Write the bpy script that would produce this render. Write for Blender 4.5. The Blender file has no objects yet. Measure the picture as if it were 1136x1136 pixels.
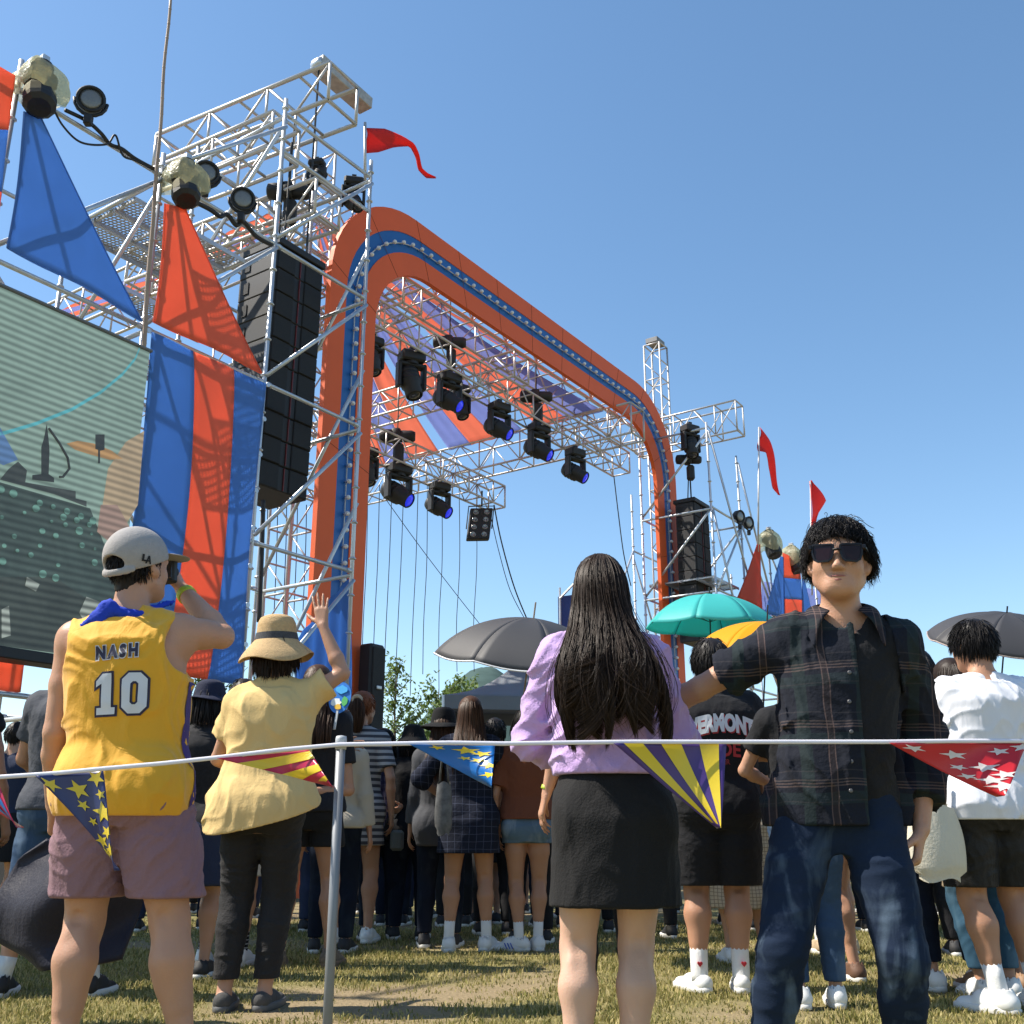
import bpy, math, random
import numpy as np
from mathutils import Vector, Matrix, noise as mnoise
from mathutils.bvhtree import BVHTree

scene = bpy.context.scene
COL = scene.collection
R = math.radians
rnd = random.Random(7)

# ------------------------------------------------------------------ camera
F = 1150.0
PITCH = math.atan(361.0 / F)
CAM_Z = 0.74
SP, CP = math.sin(PITCH), math.cos(PITCH)
cam_d = bpy.data.cameras.new("camera")
cam_d.sensor_width = 36.0
cam_d.lens = 36.0 * F / 1136.0
cam_d.clip_start = 0.05
cam_d.clip_end = 5000.0
cam = bpy.data.objects.new("camera", cam_d)
COL.objects.link(cam)
cam.location = (0, 0, CAM_Z)
cam.rotation_euler = (math.pi / 2 + PITCH, 0, 0)
scene.camera = cam

# ------------------------------------------------------------------ light
SUN_AZ = math.atan2(-1.0, 0.04)          # compass angle from +Y towards +X
SUN_EL = R(52)
world = bpy.data.worlds.new("World")
scene.world = world
world.use_nodes = True
wn = world.node_tree.nodes
bg = wn["Background"]
sky = wn.new("ShaderNodeTexSky")
sky.sky_type = 'NISHITA'
sky.sun_disc = False
sky.sun_elevation = SUN_EL
sky.sun_rotation = SUN_AZ
sky.air_density = 1.0
sky.dust_density = 0.3
sky.ozone_density = 1.0
hs = wn.new("ShaderNodeHueSaturation")
hs.inputs["Hue"].default_value = 0.495
hs.inputs["Saturation"].default_value = 1.12
world.node_tree.links.new(sky.outputs[0], hs.inputs["Color"])
world.node_tree.links.new(hs.outputs[0], bg.inputs[0])
bg.inputs[1].default_value = 0.128
sun_d = bpy.data.lights.new("sun", 'SUN')
sun_d.energy = 5.0
sun_d.angle = R(0.5)
sun_d.color = (1.0, 0.93, 0.82)
sun = bpy.data.objects.new("sun", sun_d)
COL.objects.link(sun)
sdir = Vector((math.sin(SUN_AZ) * math.cos(SUN_EL), math.cos(SUN_AZ) * math.cos(SUN_EL), math.sin(SUN_EL)))
sun.rotation_euler = sdir.to_track_quat('Z', 'Y').to_euler()
sun.location = sdir * 60
scene.view_settings.view_transform = 'Standard'
scene.view_settings.look = 'None'
scene.view_settings.exposure = 0.72
scene.view_settings.gamma = 1.0
scene.cycles.max_bounces = 8
scene.cycles.transparent_max_bounces = 12

# ------------------------------------------------------------------ picture <-> place
def ray(x, y):
    a = (x - 568) / F
    v = (568 - y) / F
    return Vector((a, CP - v * SP, SP + v * CP))
CAMP = Vector((0, 0, CAM_Z))
def at_y(x, y, Y):
    r = ray(x, y)
    return CAMP + r * (Y / r.y)
def at_z(x, y, z):
    r = ray(x, y)
    return CAMP + r * ((z - CAM_Z) / r.z)
def ground(x, y):
    return at_z(x, y, 0.0)
U = Vector((0.565, 0.825, 0)).normalized()
N = Vector((U.y, -U.x, 0))
O = Vector((-2.05, 12.8, 0))
ZU = Vector((0, 0, 1))
def S(s, t, z):
    return O + U * s + N * t + ZU * z
def at_t(x, y, t):
    r = ray(x, y)
    k = (t + (O - CAMP).dot(N)) / r.dot(N)
    return CAMP + r * k
def at_s(x, y, s):
    r = ray(x, y)
    k = (s + (O - CAMP).dot(U)) / r.dot(U)
    return CAMP + r * k
def sc(p):
    d = p - O
    return d.dot(U), d.dot(N), p.z
def head_depth(y, H):
    """depth at which a head top at height H shows at picture row y"""
    r = ray(568, y)
    return r.y * (H - CAM_Z) / r.z

# ------------------------------------------------------------------ naming
def tag(o, label=None, cat=None, group=None, kind=None):
    if label: o["label"] = label
    if cat: o["category"] = cat
    if group: o["group"] = group
    if kind: o["kind"] = kind
    return o
def thing(name, label, cat, loc=(0, 0, 0), rz=0.0, group=None):
    o = bpy.data.objects.new(name, None)
    o.empty_display_size = 0.1
    COL.objects.link(o)
    o.location = loc
    o.rotation_euler = (0, 0, rz)
    return tag(o, label, cat, group)
def copy_tree(o, parent=None):
    c = o.copy()
    COL.objects.link(c)
    c.parent = parent
    for ch in list(o.children):
        copy_tree(ch, c)
    return c

# ------------------------------------------------------------------ mesh builder
class MB:
    def __init__(s):
        s.v = []; s.f = []; s.m = []
        s.cur = 0
    def add(s, vs, fs):
        b = len(s.v)
        s.v.extend([tuple(v) for v in vs])
        s.f.extend([tuple(b + i for i in f) for f in fs])
        s.m.extend([s.cur] * len(fs))
        return s
    def box(s, c, size, X=None, Y=None, Z=None):
        c = Vector(c)
        X = Vector(X) if X is not None else Vector((1, 0, 0))
        Y = Vector(Y) if Y is not None else Vector((0, 1, 0))
        Z = Vector(Z) if Z is not None else Vector((0, 0, 1))
        a, b, d = X * size[0] / 2, Y * size[1] / 2, Z * size[2] / 2
        vs = [c + a * i + b * j + d * k for k in (-1, 1) for j in (-1, 1) for i in (-1, 1)]
        fs = [(0, 2, 3, 1), (4, 5, 7, 6), (0, 1, 5, 4), (1, 3, 7, 5), (3, 2, 6, 7), (2, 0, 4, 6)]
        if X.cross(Y).dot(Z) < 0:
            fs = [f[::-1] for f in fs]
        return s.add(vs, fs)
    def bbox(s, c, size, X=None, Y=None, Z=None, bev=0.01):
        """box with chamfered edges"""
        c = Vector(c)
        X = Vector(X) if X is not None else Vector((1, 0, 0))
        Y = Vector(Y) if Y is not None else Vector((0, 1, 0))
        Z = Vector(Z) if Z is not None else Vector((0, 0, 1))
        h = [size[0] / 2, size[1] / 2, size[2] / 2]
        bev = min(bev, min(h) * 0.6)
        vs = []; idx = {}
        for i in (-1, 1):
            for j in (-1, 1):
                for k in (-1, 1):
                    for ax in range(3):
                        q = [i * (h[0] - bev), j * (h[1] - bev), k * (h[2] - bev)]
                        q[ax] = (i, j, k)[ax] * h[ax]
                        idx[(i, j, k, ax)] = len(vs)
                        vs.append(c + X * q[0] + Y * q[1] + Z * q[2])
        fs = []
        def ori(f):
            a, b, d = [vs[f[n]] - c for n in range(3)]
            nn = (b - a).cross(d - a)
            m = sum(((vs[n] - c) for n in f), Vector())
            return f if nn.dot(m) > 0 else f[::-1]
        sg = [(-1, -1), (1, -1), (1, 1), (-1, 1)]
        for e in (-1, 1):
            fs.append(ori([idx[(e, a, b, 0)] for a, b in sg]))
            fs.append(ori([idx[(a, e, b, 1)] for a, b in sg]))
            fs.append(ori([idx[(a, b, e, 2)] for a, b in sg]))
        for a in (-1, 1):
            for b in (-1, 1):
                fs.append(ori([idx[(-1, a, b, 1)], idx[(1, a, b, 1)], idx[(1, a, b, 2)], idx[(-1, a, b, 2)]]))
                fs.append(ori([idx[(a, -1, b, 0)], idx[(a, 1, b, 0)], idx[(a, 1, b, 2)], idx[(a, -1, b, 2)]]))
                fs.append(ori([idx[(a, b, -1, 0)], idx[(a, b, 1, 0)], idx[(a, b, 1, 1)], idx[(a, b, -1, 1)]]))
        for i in (-1, 1):
            for j in (-1, 1):
                for k in (-1, 1):
                    fs.append(ori([idx[(i, j, k, n)] for n in range(3)]))
        return s.add(vs, fs)
    def lathe(s, c, axis, prof, n=16, cap=True):
        """prof = [(r, h)...] along axis from c"""
        c = Vector(c); A = Vector(axis).normalized()
        X = A.orthogonal().normalized(); Y = A.cross(X)
        vs = []; fs = []
        for r, h in prof:
            for k in range(n):
                a = 2 * math.pi * k / n
                vs.append(c + A * h + (X * math.cos(a) + Y * math.sin(a)) * r)
        for i in range(len(prof) - 1):
            for k in range(n):
                k2 = (k + 1) % n
                fs.append((i * n + k, i * n + k2, (i + 1) * n + k2, (i + 1) * n + k))
        if cap:
            fs.append(tuple(range(n))[::-1])
            fs.append(tuple((len(prof) - 1) * n + k for k in range(n)))
        return s.add(vs, fs)
    def tube(s, a, b, r, n=8, r2=None):
        a = Vector(a); b = Vector(b)
        L = (b - a).length
        if L < 1e-6: return s
        return s.lathe(a, b - a, [(r, 0), (r if r2 is None else r2, L)], n)
    def path(s, pts, r, n=6, r2=None):
        pts = [Vector(p) for p in pts]
        vs = []; fs = []
        ref = None
        m = len(pts)
        for i, p in enumerate(pts):
            d = (pts[min(i + 1, m - 1)] - pts[max(i - 1, 0)])
            if d.length < 1e-9: d = Vector((0, 0, 1))
            d.normalize()
            if ref is None:
                X = d.orthogonal().normalized()
            else:
                X = (ref - d * ref.dot(d))
                X = X.normalized() if X.length > 1e-6 else d.orthogonal().normalized()
            ref = X
            Y = d.cross(X)
            rr = r if r2 is None else r + (r2 - r) * i / (m - 1)
            for k in range(n):
                a = 2 * math.pi * k / n
                vs.append(p + (X * math.cos(a) + Y * math.sin(a)) * rr)
        for i in range(m - 1):
            for k in range(n):
                k2 = (k + 1) % n
                fs.append((i * n + k, i * n + k2, (i + 1) * n + k2, (i + 1) * n + k))
        fs.append(tuple(range(n))[::-1])
        fs.append(tuple((m - 1) * n + k for k in range(n)))
        return s.add(vs, fs)
    def grid(s, fn, nu, nv, thick=0.0):
        """surface fn(u,v)->Vector, optional thickness"""
        vs = [fn(i / nu, j / nv) for j in range(nv + 1) for i in range(nu + 1)]
        w = nu + 1
        fs = [(j * w + i, j * w + i + 1, (j + 1) * w + i + 1, (j + 1) * w + i) for j in range(nv) for i in range(nu)]
        if thick > 0:
            nrm = [Vector() for _ in vs]
            for f in fs:
                a, b, c, d = [Vector(vs[k]) for k in f]
                q = (c - a).cross(d - b)
                for k in f: nrm[k] += q
            vs2 = [Vector(v) - (q.normalized() * thick if q.length > 0 else Vector()) for v, q in zip(vs, nrm)]
            b0 = len(vs)
            fs2 = [tuple(b0 + k for k in f[::-1]) for f in fs]
            edge = []
            for i in range(nu):
                edge.append((i + 1, i)); edge.append((nv * w + i, nv * w + i + 1))
            for j in range(nv):
                edge.append((j * w, (j + 1) * w)); edge.append(((j + 1) * w + nu, j * w + nu))
            fs = fs + fs2 + [(a, b, b0 + b, b0 + a) for a, b in edge]
            vs = list(vs) + vs2
        return s.add(vs, fs)
    def prism(s, poly, off):
        """poly: list of Vectors (planar), extruded by vector off"""
        off = Vector(off)
        n = len(poly)
        vs = [Vector(p) for p in poly] + [Vector(p) + off for p in poly]
        fs = [tuple(range(n))[::-1], tuple(n + i for i in range(n))]
        fs += [(i, (i + 1) % n, n + (i + 1) % n, n + i) for i in range(n)]
        return s.add(vs, fs)
    def build(s, name, mats, parent=None, smooth=False, local=False):
        if not isinstance(mats, (list, tuple)): mats = [mats]
        me = bpy.data.meshes.new(name)
        vs = s.v
        if parent is not None and not local:
            l = Vector((0, 0, 0)); p = parent
            while p is not None:
                l += p.location; p = p.parent
            vs = [(v[0] - l.x, v[1] - l.y, v[2] - l.z) for v in vs]
        me.from_pydata(vs, [], s.f)
        for m in mats: me.materials.append(m)
        if len(mats) > 1:
            me.polygons.foreach_set("material_index", s.m)
        if smooth:
            me.polygons.foreach_set("use_smooth", [True] * len(me.polygons))
        me.update()
        o = bpy.data.objects.new(name, me)
        COL.objects.link(o)
        o.parent = parent
        return o

# ------------------------------------------------------------------ materials
MATS = {}
def newmat(name):
    m = bpy.data.materials.new(name)
    m.use_nodes = True
    nt = m.node_tree
    p = nt.nodes["Principled BSDF"]
    return m, nt, p
def lin(c):
    """sRGB 0-255 -> linear"""
    out = []
    for q in c:
        q = q / 255.0
        out.append(q / 12.92 if q <= 0.04045 else ((q + 0.055) / 1.055) ** 2.4)
    return tuple(out) + (1.0,)
def mat(name, col, rough=0.6, metal=0.0, var=0.15, vscale=6.0, bump=0.0, bscale=60.0, spec=0.5, trans=0.0,
        fabric=0.0, stretch=None, detail=4.0):
    """plain procedural material: colour modulated by noise, optional bump, optional translucent share"""
    if name in MATS: return MATS[name]
    m, nt, p = newmat(name)
    L = nt.links
    tc = nt.nodes.new("ShaderNodeTexCoord")
    nz = nt.nodes.new("ShaderNodeTexNoise")
    nz.inputs["Scale"].default_value = vscale
    nz.inputs["Detail"].default_value = detail
    src = tc.outputs["Object"]
    if stretch:
        mp = nt.nodes.new("ShaderNodeMapping")
        mp.inputs["Scale"].default_value = stretch
        L.new(src, mp.inputs[0]); src = mp.outputs[0]
    L.new(src, nz.inputs["Vector"])
    mx = nt.nodes.new("ShaderNodeMix"); mx.data_type = 'RGBA'
    c = tuple(col[:3])
    mx.inputs["A"].default_value = tuple(q * (1 - var) for q in c) + (1,)
    mx.inputs["B"].default_value = tuple(min(1, q * (1 + var)) for q in c) + (1,)
    L.new(nz.outputs["Fac"], mx.inputs["Factor"])
    L.new(mx.outputs["Result"], p.inputs["Base Color"])
    p.inputs["Roughness"].default_value = rough
    p.inputs["Metallic"].default_value = metal
    p.inputs["Specular IOR Level"].default_value = spec
    if fabric > 0:
        p.inputs["Sheen Weight"].default_value = fabric
        p.inputs["Sheen Roughness"].default_value = 0.5
    if bump > 0:
        nb = nt.nodes.new("ShaderNodeTexNoise")
        nb.inputs["Scale"].default_value = bscale
        nb.inputs["Detail"].default_value = 5
        L.new(tc.outputs["Object"], nb.inputs["Vector"])
        bp = nt.nodes.new("ShaderNodeBump")
        bp.inputs["Strength"].default_value = bump
        bp.inputs["Distance"].default_value = 0.01
        L.new(nb.outputs["Fac"], bp.inputs["Height"])
        L.new(bp.outputs[0], p.inputs["Normal"])
    if trans > 0:
        tr = nt.nodes.new("ShaderNodeBsdfTranslucent")
        L.new(mx.outputs["Result"], tr.inputs[0])
        ms = nt.nodes.new("ShaderNodeMixShader")
        ms.inputs[0].default_value = trans
        L.new(p.outputs[0], ms.inputs[1]); L.new(tr.outputs[0], ms.inputs[2])
        L.new(ms.outputs[0], nt.nodes["Material Output"].inputs[0])
    MATS[name] = m
    return m
def emit(name, col, strength):
    if name in MATS: return MATS[name]
    m, nt, p = newmat(name)
    p.inputs["Base Color"].default_value = (0.02, 0.02, 0.03, 1)
    p.inputs["Emission Color"].default_value = tuple(col[:3]) + (1,)
    p.inputs["Emission Strength"].default_value = strength
    p.inputs["Roughness"].default_value = 0.15
    MATS[name] = m
    return m

ALU = mat("aluminium", (0.50, 0.48, 0.465), 0.48, 0.55, 0.12, 3.0)
GALV = mat("galvanised_steel", (0.50, 0.53, 0.57), 0.42, 0.6, 0.22, 5.0)
BLACK = mat("black_housing", (0.012, 0.012, 0.014), 0.6, 0.0, 0.3, 8.0, 0.1, 80)
GRILLE = mat("speaker_grille", (0.008, 0.0085, 0.010), 0.75, 0.0, 0.3, 40.0, 0.4, 200)
GLASS = mat("lamp_lens", (0.14, 0.145, 0.15), 0.12, 0.0, 0.3, 20.0, 0.3, 60, 0.8)
WIRE = mat("black_cable", (0.015, 0.015, 0.016), 0.6, 0, 0.2)
ORANGE_CLOTH = mat("orange_cloth", (0.82, 0.26, 0.165), 0.75, 0, 0.05, 3.0, 0.1, 15, 0.2, 0.65)
BLUE_CLOTH = mat("blue_cloth", (0.17, 0.33, 0.64), 0.75, 0, 0.06, 3.0, 0.1, 15, 0.2, 0.65)
LILAC_CLOTH = mat("lilac_blue_cloth", (0.42, 0.47, 0.72), 0.75, 0, 0.06, 3.0, 0.1, 15, 0.2, 0.7)
CORAL_CLOTH = mat("coral_cloth", (0.86, 0.40, 0.30), 0.75, 0, 0.05, 3.0, 0.1, 15, 0.2, 0.7)
RED_FLAG = mat("red_flag_cloth", (0.72, 0.045, 0.04), 0.7, 0, 0.08, 4.0, 0, 15, 0.2, 0.4)
ARCH_ORANGE = mat("arch_orange_board", (0.74, 0.105, 0.012), 0.6, 0, 0.10, 1.2, 0.15, 6)
ARCH_BLUE = mat("arch_blue_board", (0.008, 0.105, 0.36), 0.45, 0, 0.08, 1.2)
# ------------------------------------------------------------------ ground
def fbm(x, y, sc_, seed=0.0, oct_=4):
    v = 0.0; a = 0.5; f = sc_
    for i in range(oct_):
        v += a * mnoise.noise(Vector((x * f + seed, y * f - seed * 1.7, seed * 0.31 + i * 5.1)))
        a *= 0.5; f *= 2.0
    return v
def dirt(x, y):
    """1 = bare dry soil, 0 = grass"""
    d = 0.26 + 1.6 * fbm(x, y, 0.9, 3.3, 4)
    d += 0.50 * math.exp(-(((x + 0.15) / 0.95) ** 2 + ((y - 5.55) / 0.62) ** 2))
    d -= 0.45 * math.exp(-(((x + 2.2) / 0.9) ** 2 + ((y - 4.6) / 0.9) ** 2))
    d -= 0.35 * math.exp(-(((x - 1.6) / 1.0) ** 2 + ((y - 5.3) / 1.0) ** 2))
    d -= 0.5 * math.exp(-((y - 7.2) / 0.5) ** 2)
    return max(0.0, min(1.0, d))

def ground_material():
    m, nt, p = newmat("dry_lawn_soil")
    L = nt.links
    at = nt.nodes.new("ShaderNodeAttribute"); at.attribute_name = "dirt"
    tc = nt.nodes.new("ShaderNodeTexCoord")
    n1 = nt.nodes.new("ShaderNodeTexNoise"); n1.inputs["Scale"].default_value = 9; n1.inputs["Detail"].default_value = 8
    n2 = nt.nodes.new("ShaderNodeTexNoise"); n2.inputs["Scale"].default_value = 55; n2.inputs["Detail"].default_value = 6
    L.new(tc.outputs["Object"], n1.inputs["Vector"]); L.new(tc.outputs["Object"], n2.inputs["Vector"])
    g = nt.nodes.new("ShaderNodeMix"); g.data_type = 'RGBA'
    g.inputs["A"].default_value = (0.11, 0.105, 0.036, 1); g.inputs["B"].default_value = (0.27, 0.23, 0.10, 1)
    L.new(n1.outputs["Fac"], g.inputs["Factor"])
    s_ = nt.nodes.new("ShaderNodeMix"); s_.data_type = 'RGBA'
    s_.inputs["A"].default_value = (0.15, 0.11, 0.06, 1); s_.inputs["B"].default_value = (0.36, 0.285, 0.175, 1)
    L.new(n2.outputs["Fac"], s_.inputs["Factor"])
    ad = nt.nodes.new("ShaderNodeMath"); ad.operation = 'MULTIPLY_ADD'
    ad.inputs[1].default_value = 0.5; L.new(n2.outputs["Fac"], ad.inputs[0])
    L.new(at.outputs["Fac"], ad.inputs[2])
    rp = nt.nodes.new("ShaderNodeMapRange")
    rp.inputs["From Min"].default_value = 0.45; rp.inputs["From Max"].default_value = 0.85
    L.new(ad.outputs[0], rp.inputs["Value"])
    mx = nt.nodes.new("ShaderNodeMix"); mx.data_type = 'RGBA'
    L.new(rp.outputs["Result"], mx.inputs["Factor"])
    L.new(g.outputs["Result"], mx.inputs["A"]); L.new(s_.outputs["Result"], mx.inputs["B"])
    L.new(mx.outputs["Result"], p.inputs["Base Color"])
    p.inputs["Roughness"].default_value = 0.95; p.inputs["Specular IOR Level"].default_value = 0.15
    bp = nt.nodes.new("ShaderNodeBump"); bp.inputs["Strength"].default_value = 0.7; bp.inputs["Distance"].default_value = 0.02
    L.new(n2.outputs["Fac"], bp.inputs["Height"]); L.new(bp.outputs[0], p.inputs["Normal"])
    return m

def build_ground():
    xs = [-3000, -800, -200, -60, -25, -12] + [-6 + 0.2 * i for i in range(61)] + [12, 25, 60, 200, 800, 3000]
    ys = [-3000, -500, -60, -10, 0] + [2 + 0.15 * i for i in range(70)] + [13.5, 16, 20, 30, 60, 150, 400, 1200, 3500]
    vs = []; dv = []
    for y in ys:
        for x in xs:
            z = 0.0
            if -6.1 < x < 6.1 and 1.9 < y < 12.5:
                z = 0.012 * fbm(x, y, 1.2, 9.0, 3)
            vs.append((x, y, z)); dv.append(dirt(x, y))
    w = len(xs)
    fs = [(j * w + i, j * w + i + 1, (j + 1) * w + i + 1, (j + 1) * w + i) for j in range(len(ys) - 1) for i in range(w - 1)]
    me = bpy.data.meshes.new("ground")
    me.from_pydata(vs, [], fs)
    a = me.attributes.new("dirt", 'FLOAT', 'POINT')
    a.data.foreach_set("value", dv)
    me.materials.append(ground_material())
    o = bpy.data.objects.new("ground", me); COL.objects.link(o)
    tag(o, "trampled lawn with bare dry patches under the crowd", "ground", kind="structure")

def grass_material():
    m, nt, p = newmat("grass_blades")
    L = nt.links
    g = nt.nodes.new("ShaderNodeNewGeometry")
    rp = nt.nodes.new("ShaderNodeValToRGB")
    e = rp.color_ramp.elements
    e[0].position = 0; e[0].color = (0.12, 0.135, 0.034, 1)
    e[1].position = .92; e[1].color = (0.52, 0.43, 0.21, 1)
    k = e.new(0.36); k.color = (0.29, 0.265, 0.085, 1)
    k = e.new(0.62); k.color = (0.40, 0.34, 0.13, 1)
    L.new(g.outputs["Random Per Island"], rp.inputs[0])
    L.new(rp.outputs[0], p.inputs["Base Color"])
    p.inputs["Roughness"].default_value = 0.7; p.inputs["Specular IOR Level"].default_value = 0.2
    tr = nt.nodes.new("ShaderNodeBsdfTranslucent"); L.new(rp.outputs[0], tr.inputs[0])
    ms = nt.nodes.new("ShaderNodeMixShader"); ms.inputs[0].default_value = 0.3
    L.new(p.outputs[0], ms.inputs[1]); L.new(tr.outputs[0], ms.inputs[2])
    L.new(ms.outputs[0], nt.nodes["Material Output"].inputs[0])
    return m

def build_grass():
    rg = np.random.RandomState(4)
    n = 190000
    y = 3.4 + 7.0 * rg.rand(n) ** 1.25
    x = (rg.rand(n) * 2 - 1) * (0.56 * y + 0.3)
    keep = np.zeros(n, bool)
    hh = np.zeros(n)
    for i in range(n):
        d = dirt(x[i], y[i])
        clump = fbm(x[i], y[i], 5.0, 17.0, 2)
        pr = 1.0 - 1.05 * d + 1.1 * clump
        keep[i] = rg.rand() < pr
        hh[i] = 0.6 + 0.9 * max(0, clump + 0.2) - 0.5 * d
    x = x[keep]; y = y[keep]; hh = np.clip(hh[keep], 0.25, 1.5)
    n = len(x)
    h = (0.012 + 0.032 * rg.rand(n)) * hh
    a = rg.rand(n) * 2 * np.pi
    wd = 0.0022 + 0.002 * rg.rand(n)
    dx, dy = np.cos(a) * wd, np.sin(a) * wd
    la = rg.rand(n) * 2 * np.pi; ll = h * (0.2 + 0.9 * rg.rand(n))
    V = np.zeros((n, 5, 3), np.float32)
    V[:, 0] = np.stack([x - dx, y - dy, -0.006 + 0 * x], 1)
    V[:, 1] = np.stack([x + dx, y + dy, -0.006 + 0 * x], 1)
    mx_, my_ = x + np.cos(la) * ll * 0.35, y + np.sin(la) * ll * 0.35
    V[:, 2] = np.stack([mx_ + dx * .8, my_ + dy * .8, h * 0.65], 1)
    V[:, 3] = np.stack([mx_ - dx * .8, my_ - dy * .8, h * 0.65], 1)
    V[:, 4] = np.stack([x + np.cos(la) * ll, y + np.sin(la) * ll, h], 1)
    base = (np.arange(n) * 5)[:, None]
    q = (base + np.array([0, 1, 2, 3])).reshape(-1)
    t = (base + np.array([3, 2, 4])).reshape(-1)
    me = bpy.data.meshes.new("grass")
    me.vertices.add(n * 5); me.vertices.foreach_set("co", V.reshape(-1))
    loops = np.concatenate([q, t]).astype(np.int32)
    starts = np.concatenate([np.arange(n) * 4, n * 4 + np.arange(n) * 3]).astype(np.int32)
    me.loops.add(len(loops)); me.loops.foreach_set("vertex_index", loops)
    me.polygons.add(2 * n); me.polygons.foreach_set("loop_start", starts)
    me.update(calc_edges=True); me.validate()
    me.materials.append(grass_material())
    o = bpy.data.objects.new("grass", me); COL.objects.link(o)
    tag(o, "short dry yellow green grass worn thin by the crowd", "grass", kind="stuff")

build_ground()
build_grass()

# ------------------------------------------------------------------ far hill
def build_hill():
    hm = mat("forested_hill", (0.060, 0.095, 0.085), 0.95, 0, 0.35, 0.05, 0.8, 0.09, 0.1)  # distance haze is put into this grey blue green colour, no air volume
    nx, ny = 240, 26
    def fn(u, v):
        x = -900 + 1500 * u
        y = 900 + 500 * v
        px = 568 + F * x / 900
        ridge = 0.0
        for c, w, h in ((525, 150, 200), (640, 120, 130), (400, 110, 60), (760, 190, 90), (250, 150, 70), (980, 160, 80), (60, 140, 70), (-200, 260, 80)):
            ridge = max(ridge, h * math.exp(-((px - c) / w) ** 2))
        z = ridge * math.sin(min(1, v * 1.25) * math.pi / 2)
        z += (9.0 * fbm(x, y, 0.012, 2.0, 3) + 5.0 * fbm(x, y, 0.09, 5.0, 2)) * min(1, v * 4)
        return Vector((x, y, max(-1.0, z - 1.0)))
    b = MB().grid(fn, nx, ny)
    o = b.build("hill", hm, None, True)
    tag(o, "blue green forested hill far behind the stage", "hill", kind="structure")
build_hill()
# ------------------------------------------------------------------ stage arch
def rrect(s0, s1, ztop, zbot, r, off, n=14):
    """open path (left leg up, over, right leg down) inset by off"""
    a, b, zt, rr = s0 + off, s1 - off, ztop - off, max(0.3, r - off * 0.62)
    pts = []
    m = 10
    for i in range(m): pts.append((a, zbot + (zt - rr - zbot) * i / m))
    for i in range(n): 
        t = math.pi - (math.pi / 2) * i / n
        pts.append((a + rr + rr * math.cos(t), zt - rr + rr * math.sin(t)))
    for i in range(20): pts.append((a + rr + (b - a - 2 * rr) * i / 20, zt))
    for i in range(n):
        t = math.pi / 2 - (math.pi / 2) * i / n
        pts.append((b - rr + rr * math.cos(t), zt - rr + rr * math.sin(t)))
    for i in range(m + 1): pts.append((b, zt - rr + (zbot - (zt - rr)) * i / m))
    return pts
AS0, AS1, AZ, AR, AT = 0.58, 12.5, 10.92, 1.95, -1.25
def arch_band(o0, o1, tf, tb):
    b = MB()
    p, q = rrect(AS0, AS1, AZ, 0.0, AR, o0), rrect(AS0, AS1, AZ, 0.0, AR, o1)
    n = len(p)
    vs = [S(s, tf, z) for s, z in p] + [S(s, tf, z) for s, z in q] + [S(s, tb, z) for s, z in p] + [S(s, tb, z) for s, z in q]
    fs = []
    for i in range(n - 1):
        fs.append((i, i + 1, n + i + 1, n + i))
        fs.append((2 * n + i, 3 * n + i, 3 * n + i + 1, 2 * n + i + 1))
        fs.append((i, 2 * n + i, 2 * n + i + 1, i + 1))
        fs.append((n + i, n + i + 1, 3 * n + i + 1, 3 * n + i))
    fs += [(0, n, 3 * n, 2 * n), (n - 1, 3 * n - 1, 4 * n - 1, 2 * n - 1)]
    b.add(vs, fs)
    return b
def build_arch():
    r = thing("stage_arch", "huge round cornered orange and blue arch framing the stage opening", "stage arch", S(6.5, AT, 0))
    arch_band(0.0, 0.35, AT, AT - 0.09).build("outer_orange_band", ARCH_ORANGE, r)
    arch_band(0.35, 0.68, AT - 0.012, AT - 0.08).build("blue_band", ARCH_BLUE, r)
    arch_band(0.68, 1.03, AT, AT - 0.09).build("inner_orange_band", ARCH_ORANGE, r)
    pin, pout = rrect(AS0, AS1, AZ, 0.0, AR, 1.03), rrect(AS0, AS1, AZ, 0.0, AR, 0.0)
    sm = mat("panel_joint", (0.16, 0.035, 0.015), 0.8)
    for i in (3, 7, 11, 18, 24, 27, 30, 33, 36, 39, 42, 46, 54, 60, 64):
        a, b = S(pout[i][0], AT + .0015, pout[i][1]), S(pin[i][0], AT + .0015, pin[i][1])
        MB().box((a + b) / 2, ((b - a).length, .003, .007), (b - a).normalized(), N, (b - a).normalized().cross(N)).build("panel_joint", sm, r)
    path = rrect(AS0, AS1, AZ, 0.0, AR, 0.54, 24)
    pts = [S(s, AT + 0.012, z) for s, z in path]
    MB().path(pts, 0.010, 5).build("bulb_wire", mat("grey_wire", (0.5, 0.52, 0.55), 0.5), r)
    seg = [0.0]
    for i in range(1, len(pts)): seg.append(seg[-1] + (pts[i] - pts[i - 1]).length)
    total = seg[-1]
    bm = mat("frosted_bulb", (0.72, 0.74, 0.76), 0.18, 0, 0.05)
    proto = None
    k = 0; d = 3.0
    while d < total - 3.0 and k < 98:
        i = max(j for j in range(len(seg)) if seg[j] <= d)
        f = (d - seg[i]) / (seg[i + 1] - seg[i])
        p = pts[i].lerp(pts[i + 1], f)
        if proto is None:
            b = MB().lathe((0, 0, 0), N, [(0.015, -0.02), (0.017, 0.01), (0.034, 0.035), (0.038, 0.055), (0.027, 0.08), (0.006, 0.092)], 10)
            proto = b.build("bulb", bm, None, True, True); o = proto
        else:
            o = proto.copy(); COL.objects.link(o)
        o.parent = r
        o.location = p - S(6.5, AT, 0)
        k += 1; d += (total - 6.0) / 97.5
build_arch()

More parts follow.
